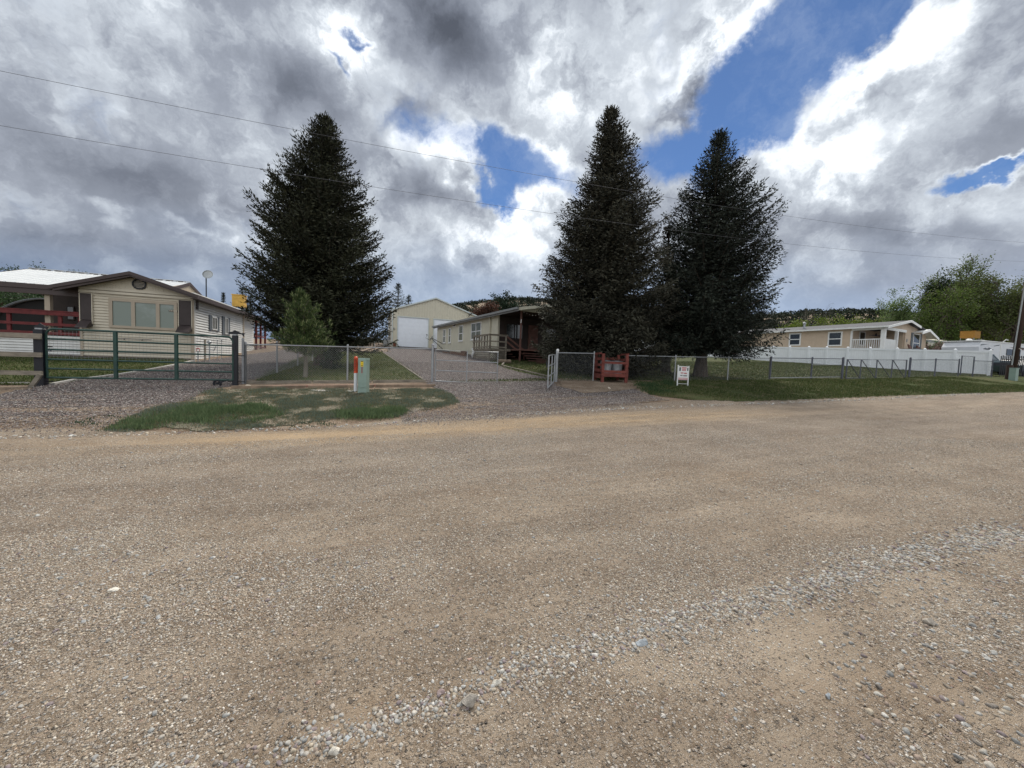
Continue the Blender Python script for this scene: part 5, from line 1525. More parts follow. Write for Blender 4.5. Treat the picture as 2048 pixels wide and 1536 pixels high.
    for xa, xb, yt, yb in ((1579, 1601, 667, 691), (1657, 1683.5, 664, 692)):
        def bp(px, py):
            r = ray(px, py); n = fr.u; p0 = fr.p(0, 0, 0); kk = (p0.x * n.x + p0.y * n.y) / (r.x * n.x + r.y * n.y)
            q = Vector((r.x * kk, r.y * kk, EYE + r.z * kk)); return (q - fr.p(0, 0, 0)).dot(fr.w), q.z
        b1, z1 = bp(xa, yt); b2, z2_ = bp(xb, yb)
        window(fr, root, min(b1, b2), max(b1, b2), 0, min(z1, z2_), max(z1, z2_), side=True, fw=.12, pr=.05, hb=(.5,))
    # ceiling fans, small plaque
    for a in (1.9, 3.4):
        rt = part('fan_motor', MB().lathe(fr.p(a, 1.2, zE - .75), [(.08, 0), (.09, .1), (.02, .3)], 8), M['black'], root)
        for t in range(4):
            an = t * math.pi / 2 + a; c = fr.p(a, 1.2, zE - .68); q = Vector((math.cos(an), math.sin(an), 0))
            mb = MB(); mb.beam(c + q * .08, c + q * .55, .12, .02); part('fan_blade', mb, M['black'], rt)
    mb = MB(); mb.prism([fr.p(5.1 + .14 * math.cos(t), -.02, FL + .95 + .18 * math.sin(t)) for t in np.linspace(0, 2 * math.pi, 9)[:-1]], fr.w * .018); part('plaque', mb, M['gutter'], root)
    for (a, nm) in ((3.1, 'left'), (5.0, 'right')):
        c = fr.p(a, -1.2, FL - .2)
        rt = thing('porch_chair', f'reddish adirondack chair back above the white fence, {nm} of two', 'chair', c, 'reddish chairs before the beige home')
        mb = MB(); mb.hexa([fr.p(a, -1.0, FL - .3), fr.p(a + .75, -1.0, FL - .3), fr.p(a + .75, -.9, FL - .3), fr.p(a, -.9, FL - .3), fr.p(a, -.8, FL + .45), fr.p(a + .6, -.8, FL + .3), fr.p(a + .6, -.7, FL + .3), fr.p(a, -.7, FL + .45)]); part('backrest', mb, M['cedar'], rt)
        mb = MB(); fr.box(mb, a, a + .75, -1.6, -1.02, FL - .35, FL - .3); part('seat', mb, M['cedar'], rt)
        for aa in (a - .06, a + .76): mb = MB(); fr.box(mb, aa, aa + .06, -1.6, -.9, FL - .12, FL - .08); part('armrest', mb, M['cedar'], rt)
    # hot-tub style cover, dark flat lid visible over the fence
    c = fr.p(2.0, -2.2, FL); mb = MB()
    mb.prism([fr.p(-.6, -2.4, FL - .5), fr.p(4.5, -2.4, FL - .5), fr.p(5.0, -2.4, FL - .28), fr.p(4.3, -2.4, FL - .17), fr.p(.2, -2.4, FL - .12), fr.p(-.4, -2.4, FL - .25)], fr.w * 1.1)
    solo('flat_cover', mb, M['car'], 'low dark blue cover just above the white fence by the porch', 'cover')
    # vents on the roof
    bb = 6.6
    mb = MB(); p = fr.p(1.3, 7.2, zE + .3); mb.lathe(p, [(.16, 0), (.11, .12), (.10, .5), (.17, .5), (.17, .62), (.05, .75)], 12); solo('roof_flue', mb, M['galv'], 'shiny round metal flue on the grey shingled right roof', 'flue')
    mb = MB(); p = fr.p(.9, 14.0, zE + .15); mb.lathe(p, [(.06, 0), (.05, .45)], 8); solo('vent_pipe', mb, M['white'], 'thin white vent pipe near the far end of the shingled roof', 'pipe')
right_house()

def far_right():
    # trailer home behind
    o = at(1846, 700, 47); fr = Frame((o.x, o.y), (.93, .37), (-.37, .93)); g0 = 2.6
    zr = at(1900, 673.5, 50).z; ze = at(1900, 683.5, 46).z
    root = thing('old_trailer_home', 'long low trailer home with cream metal roof beyond the fence', 'mobile home', fr.p(0, 0, g0))
    mb = MB(); fr.box(mb, -3, 24, 0, .1, g0 - .5, ze - .1); fr.box(mb, -3, 24, 4.5, 4.6, g0 - .5, ze); part('wall', mb, M['brownsh'], root)
    mb = MB(); mb.hexa([fr.p(-3, -1.4, ze - .1), fr.p(24.3, -1.4, ze - .1), fr.p(24.3, 3, zr - .1), fr.p(-3, 3, zr - .1), fr.p(-3, -1.4, ze), fr.p(24.3, -1.4, ze), fr.p(24.3, 3, zr), fr.p(-3, 3, zr)]); part('roof', mb, M['oldroof'], root)
    mb = MB(); fr.box(mb, -3, 24.3, -1.5, -1.41, ze - .28, ze + .01); part('fascia', mb, M['gutter'], root)
    mb = MB(); fr.box(mb, -3, 8, -1.6, -1.51, ze - .7, ze - .3); part('awning_trim', mb, M['oldroof'], root)
    window(fr, root, 4.2, 5.4, 0, ze - 1.5, ze - .6, fw=.08)
    window(fr, root, 5.9, 8.6, 0, ze - 1.7, ze - .5, fw=.09)
    q = at(1940, 673, 50.5)
    cf = Frame((q.x, q.y), (.93, .37), (-.37, .93)); cooler(cf, 0, 0, zr - .05, 1.5, 1.3, .85, 'cooler2', 'ochre box cooler on the cream roof of the far trailer home')
    # mixed shrubs in front of it are built with the plants
    # travel trailer
    o = at(1953, 740, 34); fr = Frame((o.x, o.y), (.95, .31), (-.31, .95)); g0 = Z(o.x, o.y)
    zt = at(1990, 684, 34.5).z
    root = thing('travel_trailer', 'white travel trailer with swoosh stripes parked behind the slat fence', 'trailer', fr.p(0, 0, g0))
    mb = MB(); pr = [(0, .65), (0, zt - g0 - .5), (.35, zt - g0), (9.6, zt - g0), (9.8, .65)]
    mb.prism([fr.p(a, 0, g0 + c) for a, c in pr], fr.w * 2.4); part('body', mb, M['rv'], root)
    mb = MB(); fr.box(mb, .2, 9.7, -.05, 2.45, zt + .002, zt + .08); part('roof_cap', mb, M['white'], root)
    mb = MB(); fr.box(mb, 3.35, 3.43, -.03, -.001, g0 + .7, zt - .1); part('trim_strip', mb, M['white'], root)
    h = zt - g0
    def sw(pts_, m_): mb = MB(); mb.prism([fr.p(a, -.006, g0 + c * h) for a, c in pts_], fr.w * .005); part('stripe', mb, M[m_], root)
    sw([(.3, .90), (1.6, .93), (.2, .86)], 'slate'); sw([(2.2, .88), (3.2, .94), (3.2, .91), (2.4, .87)], 'slate')
    sw([(.6, .76), (1.0, .80), (1.3, .78), (1.6, .82), (2.0, .78), (2.4, .76), (1.2, .74)], 'slate')
    sw([(4.8, .88), (6.2, .90), (7.6, .905), (7.6, .87), (6.0, .875)], 'ink'); sw([(5.0, .865), (6.4, .875), (7.4, .86), (6.0, .855)], 'cedar')
    mb = MB(); fr.box(mb, 4.4, 6.7, -.04, -.002, g0 + h * .62, g0 + h * .82); part('window', mb, M['glass'], root)
    mb = MB(); fr.box(mb, 7.0, 7.3, -.04, -.002, g0 + h * .83, g0 + h * .86); part('lamp', mb, M['cedar'], root)
    for a in (4.5, 5.4): mb = MB(); mb.tube([fr.p(a, .1, g0 + .35), fr.p(a, .35, g0 + .35)], .35, 16); part('wheel', mb, M['tyre'], root)
    mb = MB(); mb.tube([fr.p(5.6, .8, zt + .08), fr.p(6.4, .8, zt + .5), fr.p(6.7, .8, zt + .45)], .05, 6); part('antenna', mb, M['gutter'], root)
    mb = MB(); mb.lathe(fr.p(.9, 1.0, zt + .08), [(.2, 0), (.2, .12), (.1, .2)], 10); part('roof_vent', mb, M['white'], root)
    mb = MB(); fr.box(mb, 2.3, 2.9, .8, 1.4, zt + .081, zt + .25); part('roof_vent', mb, M['white'], root)
    # pickup seen nose on
    o = at(1984, 745, 31.5); fr = Frame((o.x, o.y), (.95, -.3), (.3, .95)); g0 = Z(o.x, o.y)
    root = thing('pickup_truck', 'dark teal truck nose on between the white fence and slat fence', 'truck', fr.p(0, 0, g0))
    W = 1.75
    mb = MB(); mb.prism([fr.p(-.35, b, g0 + c) for b, c in ((0, .45), (0, 1.02), (.2, 1.15), (1.5, 1.22), (2.1, 1.75), (4.0, 1.78), (4.1, 1.2), (5.2, 1.2), (5.2, .45))], fr.u * W); part('body', mb, M['car'], root)
    mb = MB(); mb.hexa([fr.p(-.2, 1.50, g0 + 1.25), fr.p(W - .5, 1.50, g0 + 1.25), fr.p(W - .5, 1.53, g0 + 1.25), fr.p(-.2, 1.53, g0 + 1.25), fr.p(-.15, 1.98, g0 + 1.70), fr.p(W - .55, 1.98, g0 + 1.70), fr.p(W - .55, 2.0, g0 + 1.70), fr.p(-.15, 2.0, g0 + 1.70)]); part('windscreen', mb, M['slate'], root)
    mb = MB(); fr.box(mb, .05, W - .75, -.04, -.001, g0 + .62, g0 + .95); part('grille', mb, M['black'], root)
    mb = MB(); fr.box(mb, -.36, W - .34, -.14, -.002, g0 + .38, g0 + .55); bp_ = part('bumper', mb, M['galv'], root)
    mb = MB(); fr.box(mb, .3, .6, -.155, -.142, g0 + .42, g0 + .53); part('licence_plate', mb, M['yellow'], bp_)
    for a in (-.28, W - .66): mb = MB(); fr.box(mb, a, a + .25, -.03, -.001, g0 + .68, g0 + .88); part('headlight', mb, M['lamp'], root)
    for a in (-.3, W - .62): 
        for b in (.9, 4.2): mb = MB(); mb.tube([fr.p(a, b, g0 + .36), fr.p(a + .22, b, g0 + .36)], .36, 16); part('wheel', mb, M['tyre'], root)
    # second vehicle at the picture edge
    o = at(2046, 745, 30); fr = Frame((o.x, o.y), (.95, .31), (-.31, .95)); g0 = Z(o.x, o.y)
    root = thing('parked_car', 'dark teal parked car cut off by the right picture edge', 'car', fr.p(0, 0, g0))
    mb = MB(); mb.prism([fr.p(a, 0, g0 + c) for a, c in ((-.15, .35), (-.2, .85), (.9, .95), (1.6, 1.45), (3.2, 1.48), (3.9, .98), (4.4, .9), (4.4, .35))], fr.w * 1.7); part('body', mb, M['car'], root)
    for a in (.6, 3.6): mb = MB(); mb.tube([fr.p(a, -.02, g0 + .32), fr.p(a, .2, g0 + .32)], .32, 16); part('wheel', mb, M['tyre'], root)
    mb = MB(); mb.prism([fr.p(a, -.01, g0 + c) for a, c in ((1.1, .98), (1.7, 1.38), (3.1, 1.4), (3.6, 1.0))], fr.w * .008); part('side_window', mb, M['glass'], root)
    # black slat fence
    p = at(2000, 740, 29.5); q = at(2036, 745, 29.2); d = (q - p); d.z = 0; ln = d.length + 2.5; d.normalize(); n = Vector((-d.y, d.x, 0))
    z0 = Z(p.x, p.y); zt = at(2005, 710, 29.4).z
    root = thing('slat_fence', 'short black vertical slat fence beside the utility pole', 'fence', (p.x, p.y, z0))
    x = 0
    k = 0
    while x < ln:
        mb = MB(); b = p + d * x; mb.beam((b.x, b.y, z0 + .03), (b.x, b.y, zt - .08 * random.Random(k).random()), .055, .02, (n.x, n.y, 0)); part('slat', mb, M['black'], root); x += .105; k += 1
    for h in (.25, .8): mb = MB(); b = p + n * .03; e = b + d * ln; mb.beam((b.x, b.y, z0 + (zt - z0) * h), (e.x, e.y, z0 + (zt - z0) * h), .03, .07); part('rail', mb, M['black'], root)
    # utility pole
    p = at(2024, 752, 25.6); z0 = Z(p.x, p.y); top = Vector((p.x + .55, p.y, z0 + 10.9))
    root = thing('utility_pole', 'dark brown leaning utility pole with grey conduit at the right edge', 'pole', (p.x, p.y, z0))
    mb = MB(); b0 = Vector((p.x, p.y, z0 - .3)); mb.tube([b0, b0.lerp(top, .5), top], [.165, .145, .12], 14); part('shaft', mb, M['pole'], root, True)
    mb = MB(); o1 = Vector((-.17, -.04, 0)); mb.tube([b0 + o1 + Vector((0, 0, .6)), b0.lerp(top, .6) + o1 * .95], .035, 8); part('conduit', mb, M['pole_pale'], root)
    mb = MB(); c = b0.lerp(top, .2) + Vector((-.02, -.165, 0)); mb.lathe(c, [(.03, 0), (.04, .03), (.03, .06)], 8); part('tag_disc', mb, M['rock'], root)
    mb = MB(); mb.beam(top + Vector((-1.1, -.35, -.5)), top + Vector((1.1, .35, -.5)), .1, .12); part('cross_arm', mb, M['pole'], root)
    # wooden post stub and small pedestal
    p = at(2016.5, 755, 24.6); z0 = Z(p.x, p.y); mb = MB(); mb.tube([(p.x, p.y, z0 - .1), (p.x + .03, p.y, z0 + .92)], .15, 12); solo('wooden_post', mb, M['pole'], 'short thick brown wooden post left of the small green pedestal', 'post', smooth=False)
    p = at(2026.5, 756, 24); z0 = Z(p.x, p.y); fr = Frame((p.x, p.y), (.95, .31), (-.31, .95))
    root = thing('utility_pedestal', 'small sage green utility pedestal in front of the leaning pole', 'pedestal', (p.x, p.y, z0))
    mb = MB(); fr.box(mb, -.16, .16, -.14, .14, z0 - .05, z0 + .76); part('cover', mb, M['sage_box'], root)
    mb = MB(); fr.box(mb, -.175, .175, -.155, .155, z0 + .762, z0 + .80); part('lid', mb, M['sage_box'], root)
far_right()

# ============================================================ overhead wires
def wires():
    for name, seen, lab in (('w1', [(0, 140), (297, 203), (597, 262), (1024, 341), (1308, 389), (1598, 436), (2048, 485)], 'upper thin overhead wire crossing the whole sky'),
                            ('w2', [(0, 252), (270, 297), (540, 340), (770, 377), (1080, 424), (1300, 454), (1598, 490.6), (1974, 520)], 'lower thin overhead wire crossing the whole sky')):
        T = []; Zc = []
        for px, py in seen:
            r = ray(px, py); k = 13.0 / (E2[0] * r.x + E2[1] * r.y)
            T.append(E1[0] * r.x * k + E1[1] * r.y * k); Zc.append(EYE + r.z * k)
        co = np.polyfit(T, Zc, 2)
        P = []
        for t in np.linspace(-18, 44.6, 70):
            x, y = XY(t, 13.0); P.append((x, y, float(np.polyval(co, t))))
        mb = MB(); mb.tube(P, .0048, 5); solo('overhead_wire', mb, M['wire'], lab, 'wire', group='overhead wires')
wires()
#BUILTONLY

# ============================================================ trees
M_NEEDLE = attr_mat('spruce_needles', .75, 0, spec=.15)
M_LEAF = attr_mat('leaves', .6, .38, spec=.25)
M_BARK = mat('bark', (.075, .058, .045), .95, .3, 6, .8, 18, stretch=(1, 1, .25))
M_BARK2 = mat('pale_bark', (.17, .15, .12), .95, .25, 6, .6, 18, stretch=(1, 1, .25))

def nrmz(a): return a / np.maximum(np.linalg.norm(a, axis=-1, keepdims=True), 1e-9)
def diamonds(base, dirs, length, halfw, rng, nrm=None, mid=.4):
    """thin leaf-like quads; base, dirs (N,3)"""
    N = len(base)
    if nrm is None: nrm = nrmz(rng.normal(size=(N, 3)))
    side = nrmz(np.cross(dirs, nrm)) * np.reshape(halfw, (-1, 1))
    L_ = np.reshape(length, (-1, 1))
    m = base + dirs * L_ * mid
    V_ = np.stack([base, m + side, base + dirs * L_, m - side], 1)
    return V_
def quads_to_mesh(name, V_, C_, mt, parent=None, loc=None):
    N = len(V_)
    F = np.arange(N * 4).reshape(N, 4)
    cols = np.repeat(C_, 4, axis=0)
    return npmesh(name, V_.reshape(-1, 3), F, mt, parent, loc, cols)

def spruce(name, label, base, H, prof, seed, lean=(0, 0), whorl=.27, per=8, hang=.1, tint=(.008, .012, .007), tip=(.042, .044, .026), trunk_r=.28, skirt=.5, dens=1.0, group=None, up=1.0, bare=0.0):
    """prof: list of (height fraction, radius left, radius right)"""
    rng = np.random.default_rng(seed)
    base = np.array(base, float)
    pf = np.array([p[0] for p in prof]); pl_ = np.array([p[1] for p in prof]); pr_ = np.array([p[2] for p in prof])
    root = thing(name, label, 'spruce tree', tuple(base), group)
    axis = lambda h: base + np.array([lean[0] * h / H, lean[1] * h / H, h])
    mb = MB()
    hs = np.linspace(-.15, H * .97, 12)
    rr = [trunk_r * (1.5 if h < 0 else 1.12 if h < .8 else 1) * (1 - .93 * max(0, h) / H) + .012 for h in hs]
    mb.tube([tuple(axis(h)) for h in hs], rr, 10)
    pl_ = pl_ * np.interp(pf, [0, .6, .85, 1], [1, 1, .86, .8]); pr_ = pr_ * np.interp(pf, [0, .6, .85, 1], [1, .97, .84, .8])
    Q = []; Cc = []
    h = skirt
    g_az = 0.0
    tint = np.array(tint); tip = np.array(tip)
    while h < H * .985:
        f = h / H
        n = max(4, int(round(per * (1.0 if f < .75 else .75))))
        for k in range(n):
            g_az += 2.39996
            az = g_az + rng.uniform(-.25, .25)
            ca, sa = math.cos(az), math.sin(az)
            wl = (1 - ca) / 2
            e = math.radians(np.interp(f, [0, .12, .5, .8, .93, 1], [-8, -4, 6, 16, 34, 60]) * (up if f < .8 else 1) + rng.uniform(-6, 6))
            RR = lambda q: float(np.interp(q, pf, pl_)) * wl + float(np.interp(q, pf, pr_)) * (1 - wl)
            R = RR(f)
            for _ in range(3): R = .5 * R + .5 * RR(min(1, f + R * .9 * (max(0, math.tan(min(e, .9))) + .12 * up) / H))
            L_ = R * (rng.uniform(.62, .93) if rng.random() > .22 else rng.uniform(.93, 1.04))
            L_ = max(L_, .10)
            btone = rng.uniform(.45, 1.55)
            droop = np.interp(f, [0, .5, 1], [.14, .08, 0]); rise = np.interp(f, [0, .5, 1], [.12, .13, .05]) * up
            Lh = L_
            step = .13 / dens
            m = max(3, int(L_ / step))
            u = np.linspace(.10 if L_ > .8 else .05, 1, m)
            zz = Lh * (u * math.tan(e) - droop * np.sin(np.pi * u) + rise * u ** 3)
            hh = min(h + rng.uniform(-.12, .12), H * .97)
            zz = np.minimum(zz, (H - hh) * .8 + .05)
            wob = rng.normal() * .10
            ax = np.stack([ca * Lh * u - sa * wob * Lh * u ** 2, sa * Lh * u + ca * wob * Lh * u ** 2, zz], -1) + axis(hh)
            if L_ > .5:
                o = axis(hh); mb.tube([tuple(o), tuple(ax[m // 2]), tuple(ax[-1])], [.012 + .016 * L_, .008 + .006 * L_, .004], 4, cap=False)
            tang = nrmz(np.gradient(ax, axis=0))
            side = nrmz(np.cross(tang, np.array([0, 0, 1.0])))
            upv = np.cross(side, tang)
            for sg in (-1, 1, 0, 2):
                # branchlets on both sides plus an upper/lower fringe straight along the bough
                if sg == 2:
                    bl = (.10 + .16 * L_ / 2.6 + .42 * hang) * rng.uniform(.5, 1.25, m) * (1 - .6 * f); bd = nrmz(tang * .55 + side * rng.normal(0, .35, (m, 1)) + np.array([0, 0, -1.0]) * rng.uniform(.45, .9, (m, 1)))
                elif sg == 0:
                    bl = np.full(m, .16 + .05 * rng.random(m)); bd = nrmz(tang * .8 + upv * rng.uniform(-.5, .6, (m, 1)))
                else:
                    bl = (.17 + .60 * min(L_, 2.6) / 2.6 * np.sin(np.pi * np.clip(1 - u, 0, 1) ** .75 * .8 + .15) + rng.uniform(-.05, .05, m)) * rng.uniform(.75, 1.15, m)
                    a = np.radians(rng.uniform(35, 62, m))
                    bd = nrmz(tang * np.cos(a)[:, None] + side * (sg * np.sin(a))[:, None] + np.array([0, 0, 1.0]) * (rng.normal(0, .07, (m, 1)) - hang * (1 - f)))
                bl = np.clip(bl, .1, 1.0)
                nt = np.maximum(2, (bl / (.066 / dens)).astype(int))
                idx = np.repeat(np.arange(m), nt)
                pos = np.concatenate([np.linspace(.06, 1, q) for q in nt])
                o = ax[idx] + bd[idx] * (bl[idx] * pos)[:, None]
                bs = nrmz(np.cross(bd[idx], upv[idx])) * np.where(rng.random(len(idx)) < .5, -1, 1)[:, None]
                a = np.radians(rng.uniform(18, 55, len(idx)))
                td = nrmz(bd[idx] * np.cos(a)[:, None] + bs * np.sin(a)[:, None] + np.array([0, 0, 1.0]) * (rng.normal(.10, .16, (len(idx), 1)) - hang * 1.6 * (1 - f) + .25 * f))
                ln = rng.uniform(.10, .17, len(idx)) * (1 + .25 * f)
                if bare:
                    keep = rng.random(len(idx)) > bare * (1 - u[idx]); o, td, ln, idx2 = o[keep], td[keep], ln[keep], idx[keep]; pos = pos[keep]
                else: idx2 = idx
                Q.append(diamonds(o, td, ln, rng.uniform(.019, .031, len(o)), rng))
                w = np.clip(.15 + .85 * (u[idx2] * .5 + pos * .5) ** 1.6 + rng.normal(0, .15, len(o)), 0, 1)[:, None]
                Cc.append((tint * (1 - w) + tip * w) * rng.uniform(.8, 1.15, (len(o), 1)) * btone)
        h += whorl * (1.0 if f < .8 else .7) * rng.uniform(.8, 1.2)
    # leader
    top = axis(H * .93); n = 60
    o = top + np.array([0, 0, 1.0]) * np.linspace(0, H * .07, n)[:, None]
    td = nrmz(np.stack([rng.normal(0, .6, n), rng.normal(0, .6, n), np.full(n, .8)], -1))
    Q.append(diamonds(o, td, np.full(n, .14), np.full(n, .02), rng)); Cc.append(np.tile(tip, (n, 1)))
    part('trunk', mb, M_BARK, root)
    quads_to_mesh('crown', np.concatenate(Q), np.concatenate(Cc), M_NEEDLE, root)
    print('SPRUCE', name, sum(len(q) for q in Q))
    return root

def px_prof(Y, top_y, base_y, axis_top, axis_base, rows):
    """rows: (py, px_left, px_right) read off the photograph -> radii in metres"""
    out = []
    for (py, xl, xr) in rows:
        f = (base_y - py) / (base_y - top_y)
        ax = axis_base + (axis_top - axis_base) * f
        out.append((f, max(.06, (ax - xl) * Y / FPX), max(.06, (xr - ax) * Y / FPX)))
    out.sort()
    return out
def big_spruces():
    # left
    Y = 18.6; b = at(645, 732, Y); z = Z(b.x, b.y); H = at(650, 234, Y).z - z
    tp = at(650, 234, Y)
    pr = px_prof(Y, 234, 732, 650, 645, [(236, 646, 654), (262, 614, 682), (300, 586, 695), (340, 566, 715), (400, 535, 742), (450, 520, 753), (500, 510, 766), (550, 502, 778), (600, 508, 786), (650, 518, 786), (690, 545, 782), (700, 560, 765), (715, 600, 700)])
    spruce('spruce_tree', 'broad dense dark spruce, leftmost of the big ones, in the lawn behind the fence', (b.x, b.y, z), H, pr, 11, lean=(tp.x - b.x, 0), per=15, whorl=.26, skirt=1.45, trunk_r=.30, hang=.05, up=1.25, group='big dark spruces behind the fence')
    # middle
    Y = 19.8; b = at(1200, 752, Y); z = Z(b.x, b.y); tp = at(1222, 214, Y); H = tp.z - z
    pr = px_prof(Y, 214, 752, 1222, 1200, [(216, 1219, 1225), (250, 1197, 1244), (300, 1176, 1282), (350, 1165, 1290), (400, 1140, 1312), (450, 1112, 1322), (500, 1092, 1330), (550, 1078, 1338), (600, 1074, 1342), (650, 1066, 1350), (700, 1072, 1345), (728, 1110, 1320), (740, 1180, 1290)])
    spruce('spruce_tree', 'tallest dark spruce in the middle, boughs sweeping down behind the red crate', (b.x, b.y, z), H, pr, 23, lean=(tp.x - b.x, 0), per=15, whorl=.27, skirt=.85, trunk_r=.27, hang=.28, tint=(.008, .011, .008), tip=(.058, .056, .040), up=1.0, group='big dark spruces behind the fence')
    # right
    Y = 20.3; b = at(1400, 754, Y); z = Z(b.x, b.y); tp = at(1441, 262, Y); H = tp.z - z
    pr = px_prof(Y, 262, 754, 1441, 1402, [(264, 1437, 1446), (300, 1415, 1465), (330, 1390, 1495), (380, 1358, 1525), (400, 1350, 1538), (440, 1340, 1550), (480, 1320, 1556), (550, 1310, 1558), (600, 1300, 1552), (650, 1300, 1548), (690, 1310, 1535), (720, 1330, 1510), (735, 1360, 1440)])
    spruce('spruce_tree', 'dark spruce on the right with long upswept boughs, behind the yard sign', (b.x, b.y, z), H, pr, 37, lean=(tp.x - b.x, 0), per=13, whorl=.32, skirt=1.8, trunk_r=.27, hang=.42, tint=(.008, .012, .010), tip=(.038, .045, .034), up=1.5, group='big dark spruces behind the fence', bare=.15)
    # fourth, behind, between the two
    Y = 22.5; b = at(1331, 742, Y); z = Z(b.x, b.y); tp = at(1338, 452, Y); H = tp.z - z
    pr = px_prof(Y, 452, 742, 1338, 1331, [(454, 1334, 1342), (500, 1312, 1362), (560, 1296, 1374), (620, 1285, 1385), (680, 1280, 1390), (700, 1295, 1370)])
    spruce('spruce_tree', 'smaller brownish spruce wedged between the two right hand spruces', (b.x, b.y, z), H, pr, 41, lean=(tp.x - b.x, 0), per=8, whorl=.3, skirt=1.1, trunk_r=.22, hang=.25, tint=(.014, .014, .009), tip=(.058, .047, .028), group='big dark spruces behind the fence', dens=.9)
    # small round young spruce at the foot of the left one
    Y = 17.0; b = at(663, 722, Y); z = Z(b.x, b.y); H = 1.15
    spruce('young_spruce', 'small dark green young spruce right of the left spruce trunk', (b.x, b.y, z), H, [(0, .3, .3), (.3, .42, .42), (1, .08, .08)], 43, per=7, whorl=.12, skirt=.08, trunk_r=.03, hang=0, tint=(.02, .032, .018), tip=(.04, .06, .03))
big_spruces()

def young_pine():
    rng = np.random.default_rng(77)
    Y = 13.7; b = at(611, 752, Y); z = Z(b.x, b.y); base = np.array([b.x, b.y, z])
    tp = at(603, 586, Y); H = tp.z - z
    root = thing('young_pine', 'young yellowish green pine with a pale leaning trunk before the left spruce', 'pine tree', tuple(base))
    mb = MB(); ax = lambda f: base + np.array([(tp.x - b.x) * f + .05 * math.sin(f * 5), 0, H * f])
    mb.tube([tuple(ax(f)) for f in np.linspace(-.03, .95, 10)], [.075 * (1 - .85 * f) + .01 for f in np.linspace(0, .95, 10)], 8)
    Q = []; Cc = []
    f = .30
    while f < 1.0:
        R = float(np.interp(f, [.28, .34, .45, .6, .8, 1], [.68, .95, .88, .64, .33, .05]))
        for k in range(10):
            az = rng.uniform(0, 2 * math.pi); L_ = R * rng.uniform(.45, 1.06)
            e = math.radians(np.interp(f, [.3, .6, 1], [8, 28, 65]) + rng.uniform(-8, 8))
            if math.cos(az) < -.2 and f < .42: L_ *= 1.15
            o = ax(f); d0 = np.array([math.cos(az), math.sin(az), math.tan(e)]); end = o + d0 * L_ * (math.cos(e) if f > .8 else 1)
            mb.tube([tuple(o), tuple(o + (end - o) * .55 - np.array([0, 0, .05])), tuple(end)], [.014, .010, .006], 4, cap=False)
            nt = max(2, int(L_ / .085))
            for j in range(nt):
                uu = .35 + .65 * j / max(1, nt - 1)
                c = o + (end - o) * uu + rng.normal(0, .07, 3)
                td0 = nrmz((d0 / np.linalg.norm(d0) * .5 + np.array([0, 0, .8]) + rng.normal(0, .25, 3))[None])[0]
                m = 22
                ln = rng.uniform(.09, .16, m)
                dd = nrmz(td0[None] * rng.uniform(.2, 1.3, (m, 1)) + rng.normal(0, .55, (m, 3)))
                Q.append(diamonds(c + td0 * rng.uniform(-.05, .08, (m, 1)), dd, ln, np.full(m, .0085), rng))
                w = rng.uniform(0, 1, (m, 1)) * (.4 + .6 * uu)
                Cc.append(np.array([.024, .048, .020]) * (1 - w) + np.array([.15, .19, .065]) * w)
                if uu > .8:   # pale candle
                    Q.append(diamonds(np.array([c]), np.array([td0]), np.array([.17]), np.array([.014]), rng)); Cc.append(np.array([[.34, .34, .18]]))
        f += .035
    part('trunk', mb, M_BARK2, root)
    quads_to_mesh('crown', np.concatenate(Q), np.concatenate(Cc), M_NEEDLE, root)
young_pine()

